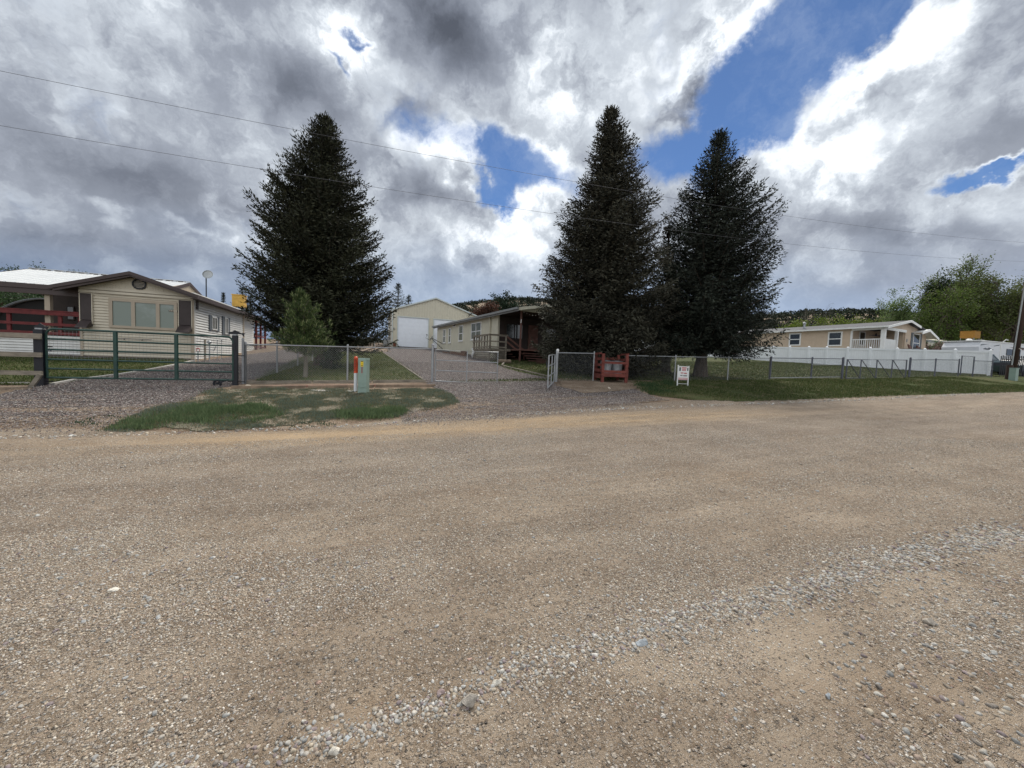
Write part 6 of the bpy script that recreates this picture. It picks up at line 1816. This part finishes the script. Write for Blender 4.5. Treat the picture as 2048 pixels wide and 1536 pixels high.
def leafy(name, label, cat, base, H, W, seed, leaf=.2, n=9000, c0=(.03, .06, .012), c1=(.10, .16, .03), stems=4, spread=.5, trunk_r=.25, open_=.6, mt=None, bark=None, group=None, droop=0.0, colw=None, low=.12, clump=.55, bare=False):
    rng = np.random.default_rng(seed); rr = random.Random(seed)
    base = np.array(base, float)
    root = thing(name, label, cat, tuple(base), group)
    mb = MB(); tips = []
    def grow(p, d, L_, r, lev):
        k = 3; P = [p]
        q = p
        for i in range(k):
            d = nrmz((d + rng.normal(0, .13, 3) + np.array([0, 0, .05 - droop * .3 * lev]))[None])[0]
            q = q + d * L_ / k; P.append(q)
            if lev >= 2: tips.append((q, L_ * .5))
        mb.tube([tuple(x) for x in P], [r * (1 - .4 * i / k) for i in range(k + 1)], 6 if lev < 2 else 4, cap=False)
        if lev < 4 and r > .006:
            for c in range(rr.choice([2, 3, 3]) if lev else 3):
                a = rng.uniform(.3, .75) ; v = nrmz((rng.normal(0, 1, 3))[None])[0]; v = v - d * v.dot(d) if hasattr(v, 'dot') else v
                v = v / max(1e-6, np.linalg.norm(v))
                nd = nrmz((d * math.cos(a) + v * math.sin(a) * (1 + spread * .4))[None])[0]
                st = P[rr.choice([1, 2, 3]) if lev else 3]
                grow(st, nd, L_ * rng.uniform(.58, .80), r * rng.uniform(.5, .68), lev + 1)
    for k in range(stems):
        az = 2 * math.pi * k / stems + rng.uniform(-.5, .5)
        tilt = rng.uniform(.05, .45) * spread * 1.3
        d = np.array([math.cos(az) * math.sin(tilt), math.sin(az) * math.sin(tilt), math.cos(tilt)])
        grow(base + np.array([math.cos(az), math.sin(az), 0]) * trunk_r * .7 - np.array([0, 0, .2]), d, H * rng.uniform(.32, .42), trunk_r * rng.uniform(.5, 1.0), 0)
    T = np.array([t[0] for t in tips]); clump *= .62; leaf *= .78; n = int(n * 1.3); W *= .86
    # fit the skeleton into the wanted height and width
    top = (T[:, 2] - base[2]).max(); sz = H / top
    wid = np.percentile(np.abs(T[:, 0] - base[0]), 95); sx = (W / 2) / max(.1, wid)
    fit = lambda P_: base + (np.asarray(P_) - base) * np.array([sx, sx, sz])
    mb.v = [tuple(fit(v)) for v in mb.v]; T = fit(T)
    part('trunk', mb, bark or M_BARK, root)
    if not bare:
        keep = T[:, 2] > base[2] + H * low; T = T[keep]
        wt = rng.random(len(T)) ** open_; wt /= wt.sum()
        idx = rng.choice(len(T), n, p=wt)
        ctr = T[idx]
        P_ = ctr + rng.normal(0, 1, (n, 3)) * np.array([clump, clump, clump * .8]) * (H / 12) ** .5
        P_[:, 2] -= droop * np.abs(rng.normal(0, 1, n)) * 1.2
        P_[:, 2] = np.maximum(P_[:, 2], base[2] + .1)
        dd = nrmz(rng.normal(0, 1, (n, 3)) - np.array([0, 0, droop]))
        Q = diamonds(P_, dd, rng.uniform(.7, 1.4, n) * leaf, rng.uniform(.25, .45, n) * leaf, rng, mid=.5)
        ck = rng.uniform(0, 1, len(T))[idx]
        w = np.clip(ck * .6 + rng.uniform(0, .4, n), 0, 1)[:, None]
        Cc = np.array(c0) * (1 - w) + np.array(c1) * w
        quads_to_mesh('crown', Q, Cc, mt or M_LEAF, root)
    return root

def on(px, Y, dz=0): 
    p = at(px, 700, Y); return (p.x, p.y, Z(p.x, p.y) + dz)
def hgt(px, py, Y): 
    p = at(px, py, Y); return p.z - Z(p.x, p.y)
def background_trees():
    G_ = 'trees behind the right hand homes'
    bright0, bright1 = (.035, .062, .012), (.125, .175, .040)
    olive0, olive1 = (.04, .06, .018), (.16, .18, .06)
    leafy('cottonwood', 'small pale green airy tree, leftmost of the tree group right of the beige home', 'tree', on(1805, 60), hgt(1805, 572, 60), 6.5, 1, .26, 5200, (.05, .085, .03), (.20, .27, .10), 3, .8, .16, group=G_, clump=.5)
    for i, (px, top, W, lab) in enumerate(((1843, 560, 1.7, 'shortest dark columnar poplar, left of its two taller neighbours'), (1861, 526, 2.0, 'tallest dark columnar poplar rising behind the bright willow'), (1895, 536, 1.9, 'dark columnar poplar between the willow and the tall forked tree'))):
        leafy('poplar', lab, 'tree', on(px, 62), hgt(px, top, 62), W, 200 + i, .30, 4200, (.010, .022, .010), (.030, .050, .020), 3, .12, .14, group='dark poplars', clump=.5, open_=.8, low=.25)
    leafy('willow', 'bright yellow green dense willow in front of the dark narrow tree', 'tree', on(1878, 57), hgt(1880, 572, 57), 8.4, 3, .28, 8500, bright0, bright1, 6, .7, .2, group=G_, droop=.35, clump=.8)
    leafy('cottonwood', 'tall loose branching tree with forked dark limbs behind the trailer home', 'tree', on(1925, 60), hgt(1935, 512, 60), 10.0, 4, .28, 9500, (.045, .07, .018), (.16, .20, .06), 3, 1.0, .42, group=G_, clump=.6)
    leafy('cottonwood', 'leaning dark limbed tree right of the forked one', 'tree', on(1972, 58), hgt(1960, 548, 58), 9.5, 15, .28, 8000, olive0, olive1, 3, 1.0, .42, group=G_, clump=.65)
    leafy('cottonwood', 'dense olive tree above the travel trailer near the right edge', 'tree', on(2022, 55), hgt(2022, 545, 55), 10.5, 6, .28, 9500, olive0, (.14, .165, .05), 5, .9, .4, group=G_, clump=.8)
    leafy('cottonwood', 'tall airy tree cut off by the right picture edge', 'tree', on(2062, 56), hgt(2050, 506, 56), 11.0, 7, .28, 8500, (.045, .065, .025), (.17, .19, .07), 4, .9, .42, group=G_, clump=.65)
    leafy('cottonwood', 'low bright green tree framed by dark limbs above the cream trailer roof', 'tree', on(1950, 75), hgt(1945, 625, 75), 13, 8, .34, 9000, (.06, .10, .012), (.22, .27, .05), 5, .9, .2, group=G_, clump=.9)
    leafy('cottonwood', 'dark green low tree filling the gap left of the cream trailer roof', 'tree', on(1850, 70), hgt(1850, 620, 70), 12, 9, .34, 8000, (.025, .05, .010), (.09, .14, .03), 5, .9, .2, group=G_, clump=.9)
    leafy('cottonwood', 'dark olive low tree behind the travel trailer at right', 'tree', on(2010, 72), hgt(2010, 608, 72), 15, 19, .36, 9000, (.02, .032, .010), (.07, .085, .02), 5, .9, .2, group=G_, clump=1.0)
    B_ = 'bright green bushes behind the beige home'
    for i, (px, top, W, lab) in enumerate(((1578, 640, 5.5, 'dull green bush nearest the right spruce, behind the beige home'), (1610, 634, 7.5, 'bright green bush under the bare twigs behind the beige home'), (1668, 632, 7.0, 'rounded bright green bush right of the metal flue'),
                                           (1712, 634, 8.5, 'wide yellow green bush over the middle of the right roof'), (1752, 637, 8.0, 'bright green bush just left of the beige gable peak'), (1792, 628, 7.5, 'pale green bush behind the beige gable peak'))):
        leafy('bush', lab, 'bush', on(px, 78), hgt(px, top, 78), W, 30 + i, .34, 4200, (.05, .085, .012), (.20, .25, .045), 5, .8, .1, group=B_, clump=.7, low=.1)
    for i, (px, top, lab) in enumerate(((1612, 598, 'thin bare leafless tree, left of the two above the right roof'), (1640, 600, 'forked bare leafless tree, right of the two above the right roof'))):
        leafy('bare_tree', lab, 'tree', on(px, 88), hgt(px, top, 88), 3.6, 50 + i, stems=3, spread=.35, trunk_r=.10, bark=M_BARK2, group='bare trees', bare=True)
    # shrubs before the trailer home
    for i, (px, top, W, c0, c1, lab) in enumerate(((1853, 684, 3.0, (.08, .05, .045), (.24, .17, .15), 'pinkish brown shrub right of the beige home corner'), (1876, 680, 3.4, (.03, .06, .02), (.10, .15, .05), 'green shrub in front of the old trailer home, left one'),
                                                   (1898, 682, 3.2, (.03, .055, .015), (.09, .13, .04), 'green shrub in front of the old trailer home, middle one'), (1918, 684, 2.6, (.06, .06, .03), (.18, .17, .10), 'faded shrub beside the old trailer home window'))):
        leafy('shrub', lab, 'shrub', on(px, 42), hgt(px, top, 42), W, 60 + i, .18, 2600, c0, c1, 5, .9, .05, clump=.45, low=.05, group='shrubs beyond the vinyl fence')
    # left side
    for i, (px, Y, top, W, lab) in enumerate(((-15, 48, 540, 9, 'dark leafy tree at the left edge above the porch roof'), (45, 50, 534, 9, 'dark leafy tree behind the white porch roof ridge'), (110, 52, 532, 8, 'thin topped leafy tree peeping over the white porch roof'), (70, 40, 585, 10, 'dense green tree seen beneath the porch roof'), (-5, 38, 590, 9, 'low dark green tree behind the arched shed at the left edge'))):
        leafy('leafy_tree', lab, 'tree', on(px, Y), hgt(px, top, Y), W, 70 + i, .24, 9000, (.012, .028, .010), (.045, .08, .028), 5, .9, .25, group='trees behind the left porch', clump=.7)
    # far conifers
    C_ = 'distant conifers'
    for i, (px, Y, top, R, lab) in enumerate(((484, 52, 575, 1.9, 'dark conifer left of the left spruce, beyond the yellow cooler'), (501, 56, 590, 2.2, 'low dark conifer touching the left spruce outline'), (447, 70, 586, .7, 'tiny pointed conifer just left of the yellow cooler'),
                                              (794, 50, 568, 2.4, 'dark conifer behind the left slope of the garage roof'), (815, 56, 590, 1.9, 'short conifer showing over the garage roof edge'))):
        b = on(px, Y); H = hgt(px, top, Y)
        spruce('conifer', lab, b, H, [(0, R, R), (.25, R * 1.0, R * 1.0), (.6, R * .7, R * .7), (.85, R * .35, R * .35), (1, .1, .1)], 90 + i, per=9, whorl=.42, skirt=.5, trunk_r=.16, dens=.62, group=C_, tint=(.018, .026, .018), tip=(.035, .045, .03))
    leafy('round_pine', 'rounded dark pine rising above the sage home roof', 'pine tree', on(1006, 66), hgt(1006, 582, 66), 4.4, 101, .34, 7500, (.010, .022, .012), (.032, .05, .026), 3, .6, .2, mt=M_NEEDLE, clump=.55, low=.3)
    leafy('reddish_tree', 'reddish brown spring tree above the sage home roof, left of the pine', 'tree', on(966, 64), hgt(966, 603, 64), 4.6, 102, .3, 4200, (.045, .022, .016), (.13, .065, .045), 4, .7, .15, clump=.5, low=.3, group='reddish trees')
    leafy('reddish_tree', 'smaller reddish brown tree tight against the round dark pine', 'tree', on(988, 68), hgt(988, 600, 68), 3.6, 103, .3, 3400, (.045, .022, .016), (.13, .065, .045), 4, .7, .15, clump=.5, low=.3, group='reddish trees')
background_trees()

# ============================================================ hills
def hills():
    ctrl = [(-900, 640), (-200, 636), (200, 640), (430, 660), (500, 696), (780, 690), (850, 640), (905, 614), (930, 610), (980, 604), (1040, 599), (1100, 603), (1250, 616), (1400, 628), (1500, 636), (1540, 634), (1600, 628), (1700, 625), (1770, 628), (1850, 634), (1950, 645), (2048, 655), (2600, 700)]
    az = []; el = []
    for px, py in ctrl:
        r = ray(px, py); az.append(math.atan2(r.x, r.y)); el.append(r.z / math.hypot(r.x, r.y))
    A = np.linspace(-1.35, 1.35, 260); rad = [95, 130, 165, 200, 235, 262, 285, 330, 420]
    shp = [0, .05, .22, .52, .85, 1.0, .98, .8, .3]
    E = np.interp(A, az, el)
    rng = np.random.default_rng(4)
    bump = np.convolve(rng.normal(0, 1, 300), np.ones(9) / 9, 'same')[:260]
    V_ = []
    for R, f in zip(rad, shp):
        x = np.sin(A) * R; y = np.cos(A) * R
        t = E1[0] * x + E1[1] * y; s = E2[0] * x + E2[1] * y
        zg = zst(t, s) - .6
        zp = EYE + E * 262 + bump * .6
        V_.append(np.stack([x, y, zg + (zp - zg) * f + (0 if f == 0 else 1) * np.roll(bump, int(R)) * .5], -1))
    V_ = np.stack(V_); n = len(A)
    F = []
    for j in range(len(rad) - 1):
        i = np.arange(n - 1) + j * n
        F.append(np.stack([i, i + 1, i + 1 + n, i + n], -1))
    m = bpy.data.materials.new('hill_scrub'); m.use_nodes = True; g = G(m.node_tree); co = g.coord()
    c = g.mix(g.rng(g.noise(co, .05, 6, .65), .4, .62), (.20, .145, .10), (.26, .19, .125))
    c = g.mix(g.rng(g.noise(co, .35, 5, .7), .52, .6, 0, .8), c, (.07, .075, .045))
    b = g.new('ShaderNodeBsdfPrincipled', None, Base_Color=c, Roughness=.95, Normal=g.bump(g.noise(co, .4, 5, .7), .6, 1.0)); g.out(b.outputs[0])
    o = npmesh('hills', V_.reshape(-1, 3), np.concatenate(F), m, smooth=True); o['kind'] = 'structure'
    # juniper scrub that nobody could count
    N = 4200
    a = rng.uniform(-.35, 1.0, N); R = rng.uniform(150, 300, N) ** 1.0
    Ei = np.interp(a, A, E); sh = np.interp(R, rad, shp)
    x = np.sin(a) * R; y = np.cos(a) * R; t = E1[0] * x + E1[1] * y; s = E2[0] * x + E2[1] * y
    zg = zst(t, s) - .6; z = zg + (EYE + Ei * 262 - zg) * sh
    size = rng.uniform(1.1, 2.3, N)
    k = 34; idx = np.repeat(np.arange(N), k)
    P_ = np.stack([x, y, z + size * .5], -1)[idx] + nrmz(rng.normal(0, 1, (N * k, 3))) * (size[idx] * rng.uniform(.3, 1, N * k) ** .5)[:, None] * np.array([1, 1, .75])
    Q = diamonds(P_, nrmz(rng.normal(0, 1, (N * k, 3))), rng.uniform(.6, 1.1, N * k), rng.uniform(.25, .45, N * k), rng, mid=.5)
    cb = np.array([.022, .030, .018]); C_ = cb * rng.uniform(.6, 1.5, (N, 1))[idx]
    o = quads_to_mesh('juniper_scrub', Q, C_, M_NEEDLE); o['kind'] = 'stuff'
hills()

# ============================================================ grass and stones
M_GRASS = attr_mat('grass_blades', .7, .25, spec=.2)
def in_poly(t, s, poly):
    c = np.zeros(len(t), bool); n = len(poly)
    for i in range(n):
        x1, y1 = poly[i]; x2, y2 = poly[(i + 1) % n]
        if y1 == y2: continue
        k = ((y1 > s) != (y2 > s)) & (t < (x2 - x1) * (s - y1) / (y2 - y1) + x1)
        c ^= k
    return c
def vnoise(t, s, sc, seed):
    r = np.random.default_rng(seed); g_ = r.random((64, 64))
    x = t * sc + 1000; y = s * sc + 1000
    i = np.floor(x).astype(int); j = np.floor(y).astype(int); fx = x - i; fy = y - j
    fx = fx * fx * (3 - 2 * fx); fy = fy * fy * (3 - 2 * fy)
    q = lambda a, b: g_[a % 64, b % 64]
    return (q(i, j) * (1 - fx) + q(i + 1, j) * fx) * (1 - fy) + (q(i, j + 1) * (1 - fx) + q(i + 1, j + 1) * fx) * fy
def blades(name, polys, n, h0, h1, w, c0, c1, seed, thr=.0, nsc=1.2, dry=.0, off=.02, box=None, jit=.06, edge=.10):
    rng = np.random.default_rng(seed)
    al = [p for q in polys for p in q]
    t0, t1 = min(p[0] for p in al), max(p[0] for p in al); s0, s1 = min(p[1] for p in al), max(p[1] for p in al)
    if box: t0, t1, s0, s1 = max(t0, box[0]), min(t1, box[1]), max(s0, box[2]), min(s1, box[3])
    N = n * 4
    t = rng.uniform(t0, t1, N); s = rng.uniform(s0, s1, N)
    ok = np.zeros(N, bool)
    tj = t + rng.normal(0, edge, N); sj = s + rng.normal(0, edge, N)
    for q in polys: ok |= in_poly(tj, sj, q)
    d = vnoise(t, s, nsc, seed) * .6 + vnoise(t, s, nsc * 3.1, seed + 1) * .4
    ok &= (d + rng.normal(0, jit, N)) > thr
    t, s, d = t[ok][:n], s[ok][:n], d[ok][:n]; N = len(t)
    x = E1[0] * t + E2[0] * s; y = E1[1] * t + E2[1] * s; z = zst(t, s) + off * .75
    base = np.stack([x, y, z], -1)
    dr = nrmz(np.stack([rng.normal(0, .45, N), rng.normal(0, .45, N), np.ones(N)], -1))
    hh = rng.uniform(h0, h1, N) * np.clip(.6 + (d - thr) * 1.9, .55, 1.5)
    Q = diamonds(base, dr, hh, np.full(N, w / 2), rng, mid=.35)
    k = rng.random(N)[:, None]; C_ = np.array(c0) * (1 - k) + np.array(c1) * k
    dm = (rng.random(N) < dry + .25 * (d < thr + .12))[:, None]
    C_ = np.where(dm, np.array([.19, .165, .09]) * rng.uniform(.6, 1.1, (N, 1)), C_)
    o = quads_to_mesh(name, Q, C_, M_GRASS); o['kind'] = 'stuff'
    o['label'] = None if False else name.replace('_', ' ')
    del o['label']
    return o
blades('verge_grass', [verge_l], 100000, .02, .07, .012, (.085, .115, .085), (.18, .215, .16), 5, thr=.40, nsc=2.0, dry=.24, jit=.15)
tuft_a = pts([(300, 838), (400, 812), (520, 812), (560, 836), (500, 848), (330, 846)]); tuft_b = pts([(668, 834), (700, 812), (790, 812), (812, 826), (780, 837), (700, 840)]); tuft_c = pts([(215, 862), (250, 845), (330, 848), (300, 862)])
blades('tall_grass', [tuft_a, tuft_b, tuft_c], 16000, .05, .14, .013, (.062, .100, .045), (.15, .20, .095), 6, thr=.38, nsc=1.9, jit=.14)
blades('verge_grass', [verge_r], 60000, .03, .075, .022, (.030, .050, .014), (.10, .12, .04), 7, thr=.25, nsc=.7, dry=.12, box=(3, 34, 8, 14.2))
blades('lawn_grass', [lawn_m], 30000, .025, .06, .02, (.035, .060, .012), (.13, .15, .045), 8, thr=.1, dry=.15)
blades('lawn_grass', [lawn_l], 30000, .025, .06, .025, (.030, .055, .012), (.11, .13, .04), 9, thr=.1, dry=.12, box=(-20, -5, 12, 24))
weeds = pts([(100, 850), (190, 836), (300, 826), (380, 806), (420, 800), (330, 850), (200, 862)])
blades('lawn_grass', [lawn_p], 70000, .03, .07, .035, (.028, .045, .012), (.095, .115, .038), 31, thr=.12, dry=.15, box=(2, 44, 14.2, 27))
blades('weed_sprigs', [weeds, pts([(560, 852), (700, 838), (860, 822), (920, 820), (880, 836), (700, 850), (600, 862)])], 2600, .03, .08, .018, (.022, .05, .025), (.055, .09, .05), 10, thr=.56, nsc=2.2)
blades('weed_sprigs', [pts([(1265, 770), (1340, 762), (1350, 785), (1300, 792)])], 2500, .05, .16, .018, (.022, .05, .02), (.06, .10, .04), 12, thr=.45, nsc=2.2)

M_STONE = attr_mat('stones', .85, 0, bump=.5, spec=.25, bscale=90)
PAL = np.array([[.50, .44, .36], [.44, .38, .31], [.56, .52, .46], [.38, .38, .37], [.46, .47, .47], [.60, .58, .53], [.28, .25, .22], [.42, .33, .27], [.34, .28, .28], [.54, .47, .37], [.66, .64, .60], [.50, .50, .48]])
def stones_mesh(name, t, s, size, seed, sub=0, sink=.35, parent=None, mt=None, pal=PAL, flat=(.45, .8), off=0.0):
    rng = np.random.default_rng(seed); N = len(t)
    bm = bmesh.new(); bmesh.ops.create_icosphere(bm, subdivisions=sub + 1, radius=1)
    bv = np.array([v.co[:] for v in bm.verts]); bf = np.array([[v.index for v in f.verts] for f in bm.faces]); bm.free()
    nv = len(bv)
    v = np.tile(bv, (N, 1, 1))
    # cut flat facets
    for k in range(5 if sub else 3):
        nn = nrmz(rng.normal(size=(N, 1, 3))); dd = rng.uniform(.45, .85, (N, 1))
        e = np.maximum((v * nn).sum(-1) - dd, 0)
        v = v - nn * (e * .9)[..., None]
    v *= np.stack([np.ones(N), rng.uniform(.6, 1, N), rng.uniform(flat[0], flat[1], N)], -1)[:, None]
    a = rng.uniform(0, 6.28, N); ca, sa = np.cos(a)[:, None], np.sin(a)[:, None]
    vx = v[..., 0] * ca - v[..., 1] * sa; vy = v[..., 0] * sa + v[..., 1] * ca
    tl = rng.normal(0, .25, (N, 1)); vz = v[..., 2] + vx * tl
    x = E1[0] * t + E2[0] * s; y = E1[1] * t + E2[1] * s; z = zst(t, s) + .006 + off
    sz = size[:, None] / 2
    P_ = np.stack([x[:, None] + vx * sz, y[:, None] + vy * sz, z[:, None] + (vz + (.55 - sink)) * sz], -1).reshape(-1, 3)
    F = (bf[None] + (np.arange(N) * nv)[:, None, None]).reshape(-1, 3)
    C_ = pal[rng.choice(len(pal), N, p=None)] * rng.uniform(.85, 1.35, (N, 1))
    o = npmesh(name, P_, F, mt or M_STONE, parent, None, np.repeat(C_, nv, axis=0), smooth=bool(sub))
    return o
GRIT = np.array([[.52, .44, .35], [.44, .37, .29], [.56, .49, .40], [.36, .31, .26], [.48, .46, .43], [.60, .54, .46], [.27, .23, .20], [.50, .39, .30], [.55, .48, .38], [.66, .62, .56]])
def scatter_road():
    rng = np.random.default_rng(99)
    T = []; S = []; Z_ = []
    # general litter: denser close to the camera, in patches
    def band(n, y0, y1, lo, hi, pw, thr):
        Y = np.sqrt(rng.uniform(y0 ** 2, y1 ** 2, n * 3)); X = rng.uniform(-1.42, 1.42, n * 3) * Y
        t = E1[0] * X + E1[1] * Y; s = E2[0] * X + E2[1] * Y
        d = vnoise(t, s, 1.1, 3) * .55 + vnoise(t * .35, s, 2.6, 4) * .45
        ok = (rng.random(n * 3) < np.clip((d - thr) * 3.2, .08, 1)) & (s < 7.4)
        t, s = t[ok][:n], s[ok][:n]
        sz = lo + (hi - lo) * rng.random(len(t)) ** pw
        return t, s, sz
    small = [band(75000, 1.2, 3.4, .005, .016, 2.4, .30), band(60000, 3.0, 7.8, .008, .023, 2.4, .34)]
    t = np.concatenate([b[0] for b in small]); s = np.concatenate([b[1] for b in small]); z = np.concatenate([b[2] for b in small])
    o = stones_mesh('road_grit', t, s, z, 1, 0, pal=GRIT * .88); o['kind'] = 'stuff'
    mid = [band(1500, 1.2, 3.6, .018, .036, 2.6, .45), band(900, 3.0, 8.0, .02, .045, 2.6, .5)]
    t = np.concatenate([b[0] for b in mid]); s = np.concatenate([b[1] for b in mid]); z = np.concatenate([b[2] for b in mid])
    # windrow left by the grader
    n = 17000
    tw = rng.uniform(-2.2, 12.5, n)
    wl = pts([(560, 1536), (640, 1500), (800, 1452), (930, 1402), (1010, 1368), (1110, 1336), (1250, 1290), (1400, 1238), (1560, 1198), (1750, 1140), (1900, 1092), (2048, 1062)])
    wl = [(wl[0][0] - 3, wl[0][1] - .02)] + wl + [(wl[-1][0] + 12, wl[-1][1] + .3)]
    c = np.interp(tw, [q[0] for q in wl], [q[1] for q in wl])
    wd = .035 + .035 * vnoise(tw, tw * 0, 1.3, 8) + .009 * np.clip(tw, 0, 8)
    sw_ = c + rng.normal(0, 1, n) * wd
    zw = (.007 + .021 * rng.random(n) ** 2.4) * (1 + .09 * np.clip(tw, 0, 9))
    keep = rng.random(n) < np.clip(vnoise(tw, sw_ * 0, 2.1, 9) * 1.8, .25, 1)
    t = np.concatenate([t, tw[keep]]); s = np.concatenate([s, sw_[keep]]); z = np.concatenate([z, zw[keep]])
    # stony lower right corner
    n = 2600; P_ = np.stack([rng.uniform(1.2, 4.6, n), rng.uniform(1.2, 3.4, n)], -1)
    tt = E1[0] * P_[:, 0] + E1[1] * P_[:, 1]; ss = E2[0] * P_[:, 0] + E2[1] * P_[:, 1]
    kk = (P_[:, 0] > P_[:, 1] * .85) & (ss < 1.7) & (vnoise(tt, ss, 1.6, 14) + rng.normal(0, .1, n) > .34)
    t = np.concatenate([t, tt[kk]]); s = np.concatenate([s, ss[kk]]); z = np.concatenate([z, .012 + .026 * rng.random(kk.sum()) ** 2])
    o = stones_mesh('road_pebbles', t, s, z, 2, 1, flat=(.45, .85), pal=PAL * .72, sink=.48); o['kind'] = 'stuff'
    # verge pebbles on the berm at the far side of the road
    n = 2600; t = rng.uniform(-14, 26, n); se = np.interp(t, [-14, -3, 1, 5, 26], [7.9, 8.3, 8.55, 8.75, 9.15]); s = se + rng.normal(0, .10, n)
    o = stones_mesh('berm_stones', t, s, .02 + .05 * rng.random(n) ** 2.5, 3, 0); o['kind'] = 'stuff'
scatter_road()
def scatter_drive():
    rng = np.random.default_rng(7)
    polys = [drive_l, drive_c]
    n = 150000; t = rng.uniform(-14, 9, n); s = rng.uniform(8.5, 24, n)
    ok = (in_poly(t, s, drive_l) | in_poly(t, s, drive_c)) & (rng.random(n) < np.clip(1.4 - (s - 8.5) / 14, .2, 1) * np.clip((s - 8.6) / 1.6 + .15, 0, 1))
    t, s = t[ok], s[ok]
    pal = np.array([[.25, .215, .205], [.18, .155, .15], [.32, .285, .27], [.38, .35, .335], [.26, .19, .165], [.125, .11, .11], [.32, .275, .245], [.46, .43, .40]])
    o = stones_mesh('drive_gravel', t, s, .014 + .026 * rng.random(len(t)) ** 1.8, 5, 0, pal=pal, off=.012); o['kind'] = 'stuff'
    # loose chips dragged out over the road edge
    n = 26000; i = rng.integers(0, 2, n)
    t = np.where(i == 0, rng.uniform(-15, -4.5, n), rng.uniform(.6, 7.4, n)); se = np.interp(t, [-15, -4.5, .6, 3, 7.4], [8.9, 9.4, 9.1, 9.0, 9.9])
    s = se + rng.normal(0, .38, n)
    o = stones_mesh('drive_gravel', t, s, .012 + .022 * rng.random(n) ** 2, 6, 0, pal=pal, off=.008); o['kind'] = 'stuff'
scatter_drive()
for i, (px, py, w, h, m_, lab) in enumerate(((937, 1418, 42, 30, 'rk_a', 'largest angular grey brown rock in the stone windrow near the bottom'), (986, 1522, 27, 20, 'rk_b', 'rounded tan stone at the bottom edge below the largest rock'),
        (1597, 1196, 26, 14, 'rk_c', 'flat pale stone on the windrow right of centre'), (1553, 1215, 28, 15, 'rk_a', 'dark flat stone just below the pale windrow stone'), (601, 1352, 24, 16, 'rk_d', 'blue grey rounded stone at lower left of centre'),
        (994, 1376, 28, 16, 'rk_e', 'cream angular stone just above the largest rock'), (1284, 1298, 28, 20, 'rk_d', 'grey angular stone where the windrow bends'), (690, 1492, 34, 18, 'rk_d', 'long grey stone in the lower left end of the windrow'),
        (668, 1516, 30, 20, 'rk_e', 'pale blocky stone at the bottom left end of the windrow'), (868, 1425, 18, 13, 'rk_a', 'dark angular stone left of the largest rock'), (880, 1392, 20, 12, 'rk_f', 'purple brown flat stone above left of the largest rock'),
        (905, 1384, 20, 14, 'rk_b', 'tan rounded stone between purple stone and largest rock'), (1657, 1400, 16, 13, 'rk_d', 'small round blue grey stone at lower right'), (225, 1186, 26, 9, 'rk_e', 'long pale flat stone alone on the left of the road'),
        (1335, 1404, 24, 12, 'rk_c', 'flat half buried pale stone at lower right of centre'), (1860, 1255, 30, 18, 'rk_a', 'brown half buried rock on the right side of the road'), (938, 1197, 12, 10, 'rk_f', 'small dark round pebble alone above the windrow'))):
    rk = {'rk_a': (.36, .32, .27), 'rk_b': (.50, .41, .30), 'rk_c': (.56, .53, .47), 'rk_d': (.38, .41, .43), 'rk_e': (.62, .58, .50), 'rk_f': (.31, .235, .22)}
    M[m_] = mat('stone_' + {'rk_a': 'brown', 'rk_b': 'tan', 'rk_c': 'pale', 'rk_d': 'bluegrey', 'rk_e': 'cream', 'rk_f': 'purple'}[m_], rk[m_], .9, .3, 40, .6, 160)
    rock(px, py, w, h, lab, m_, 20 + i)
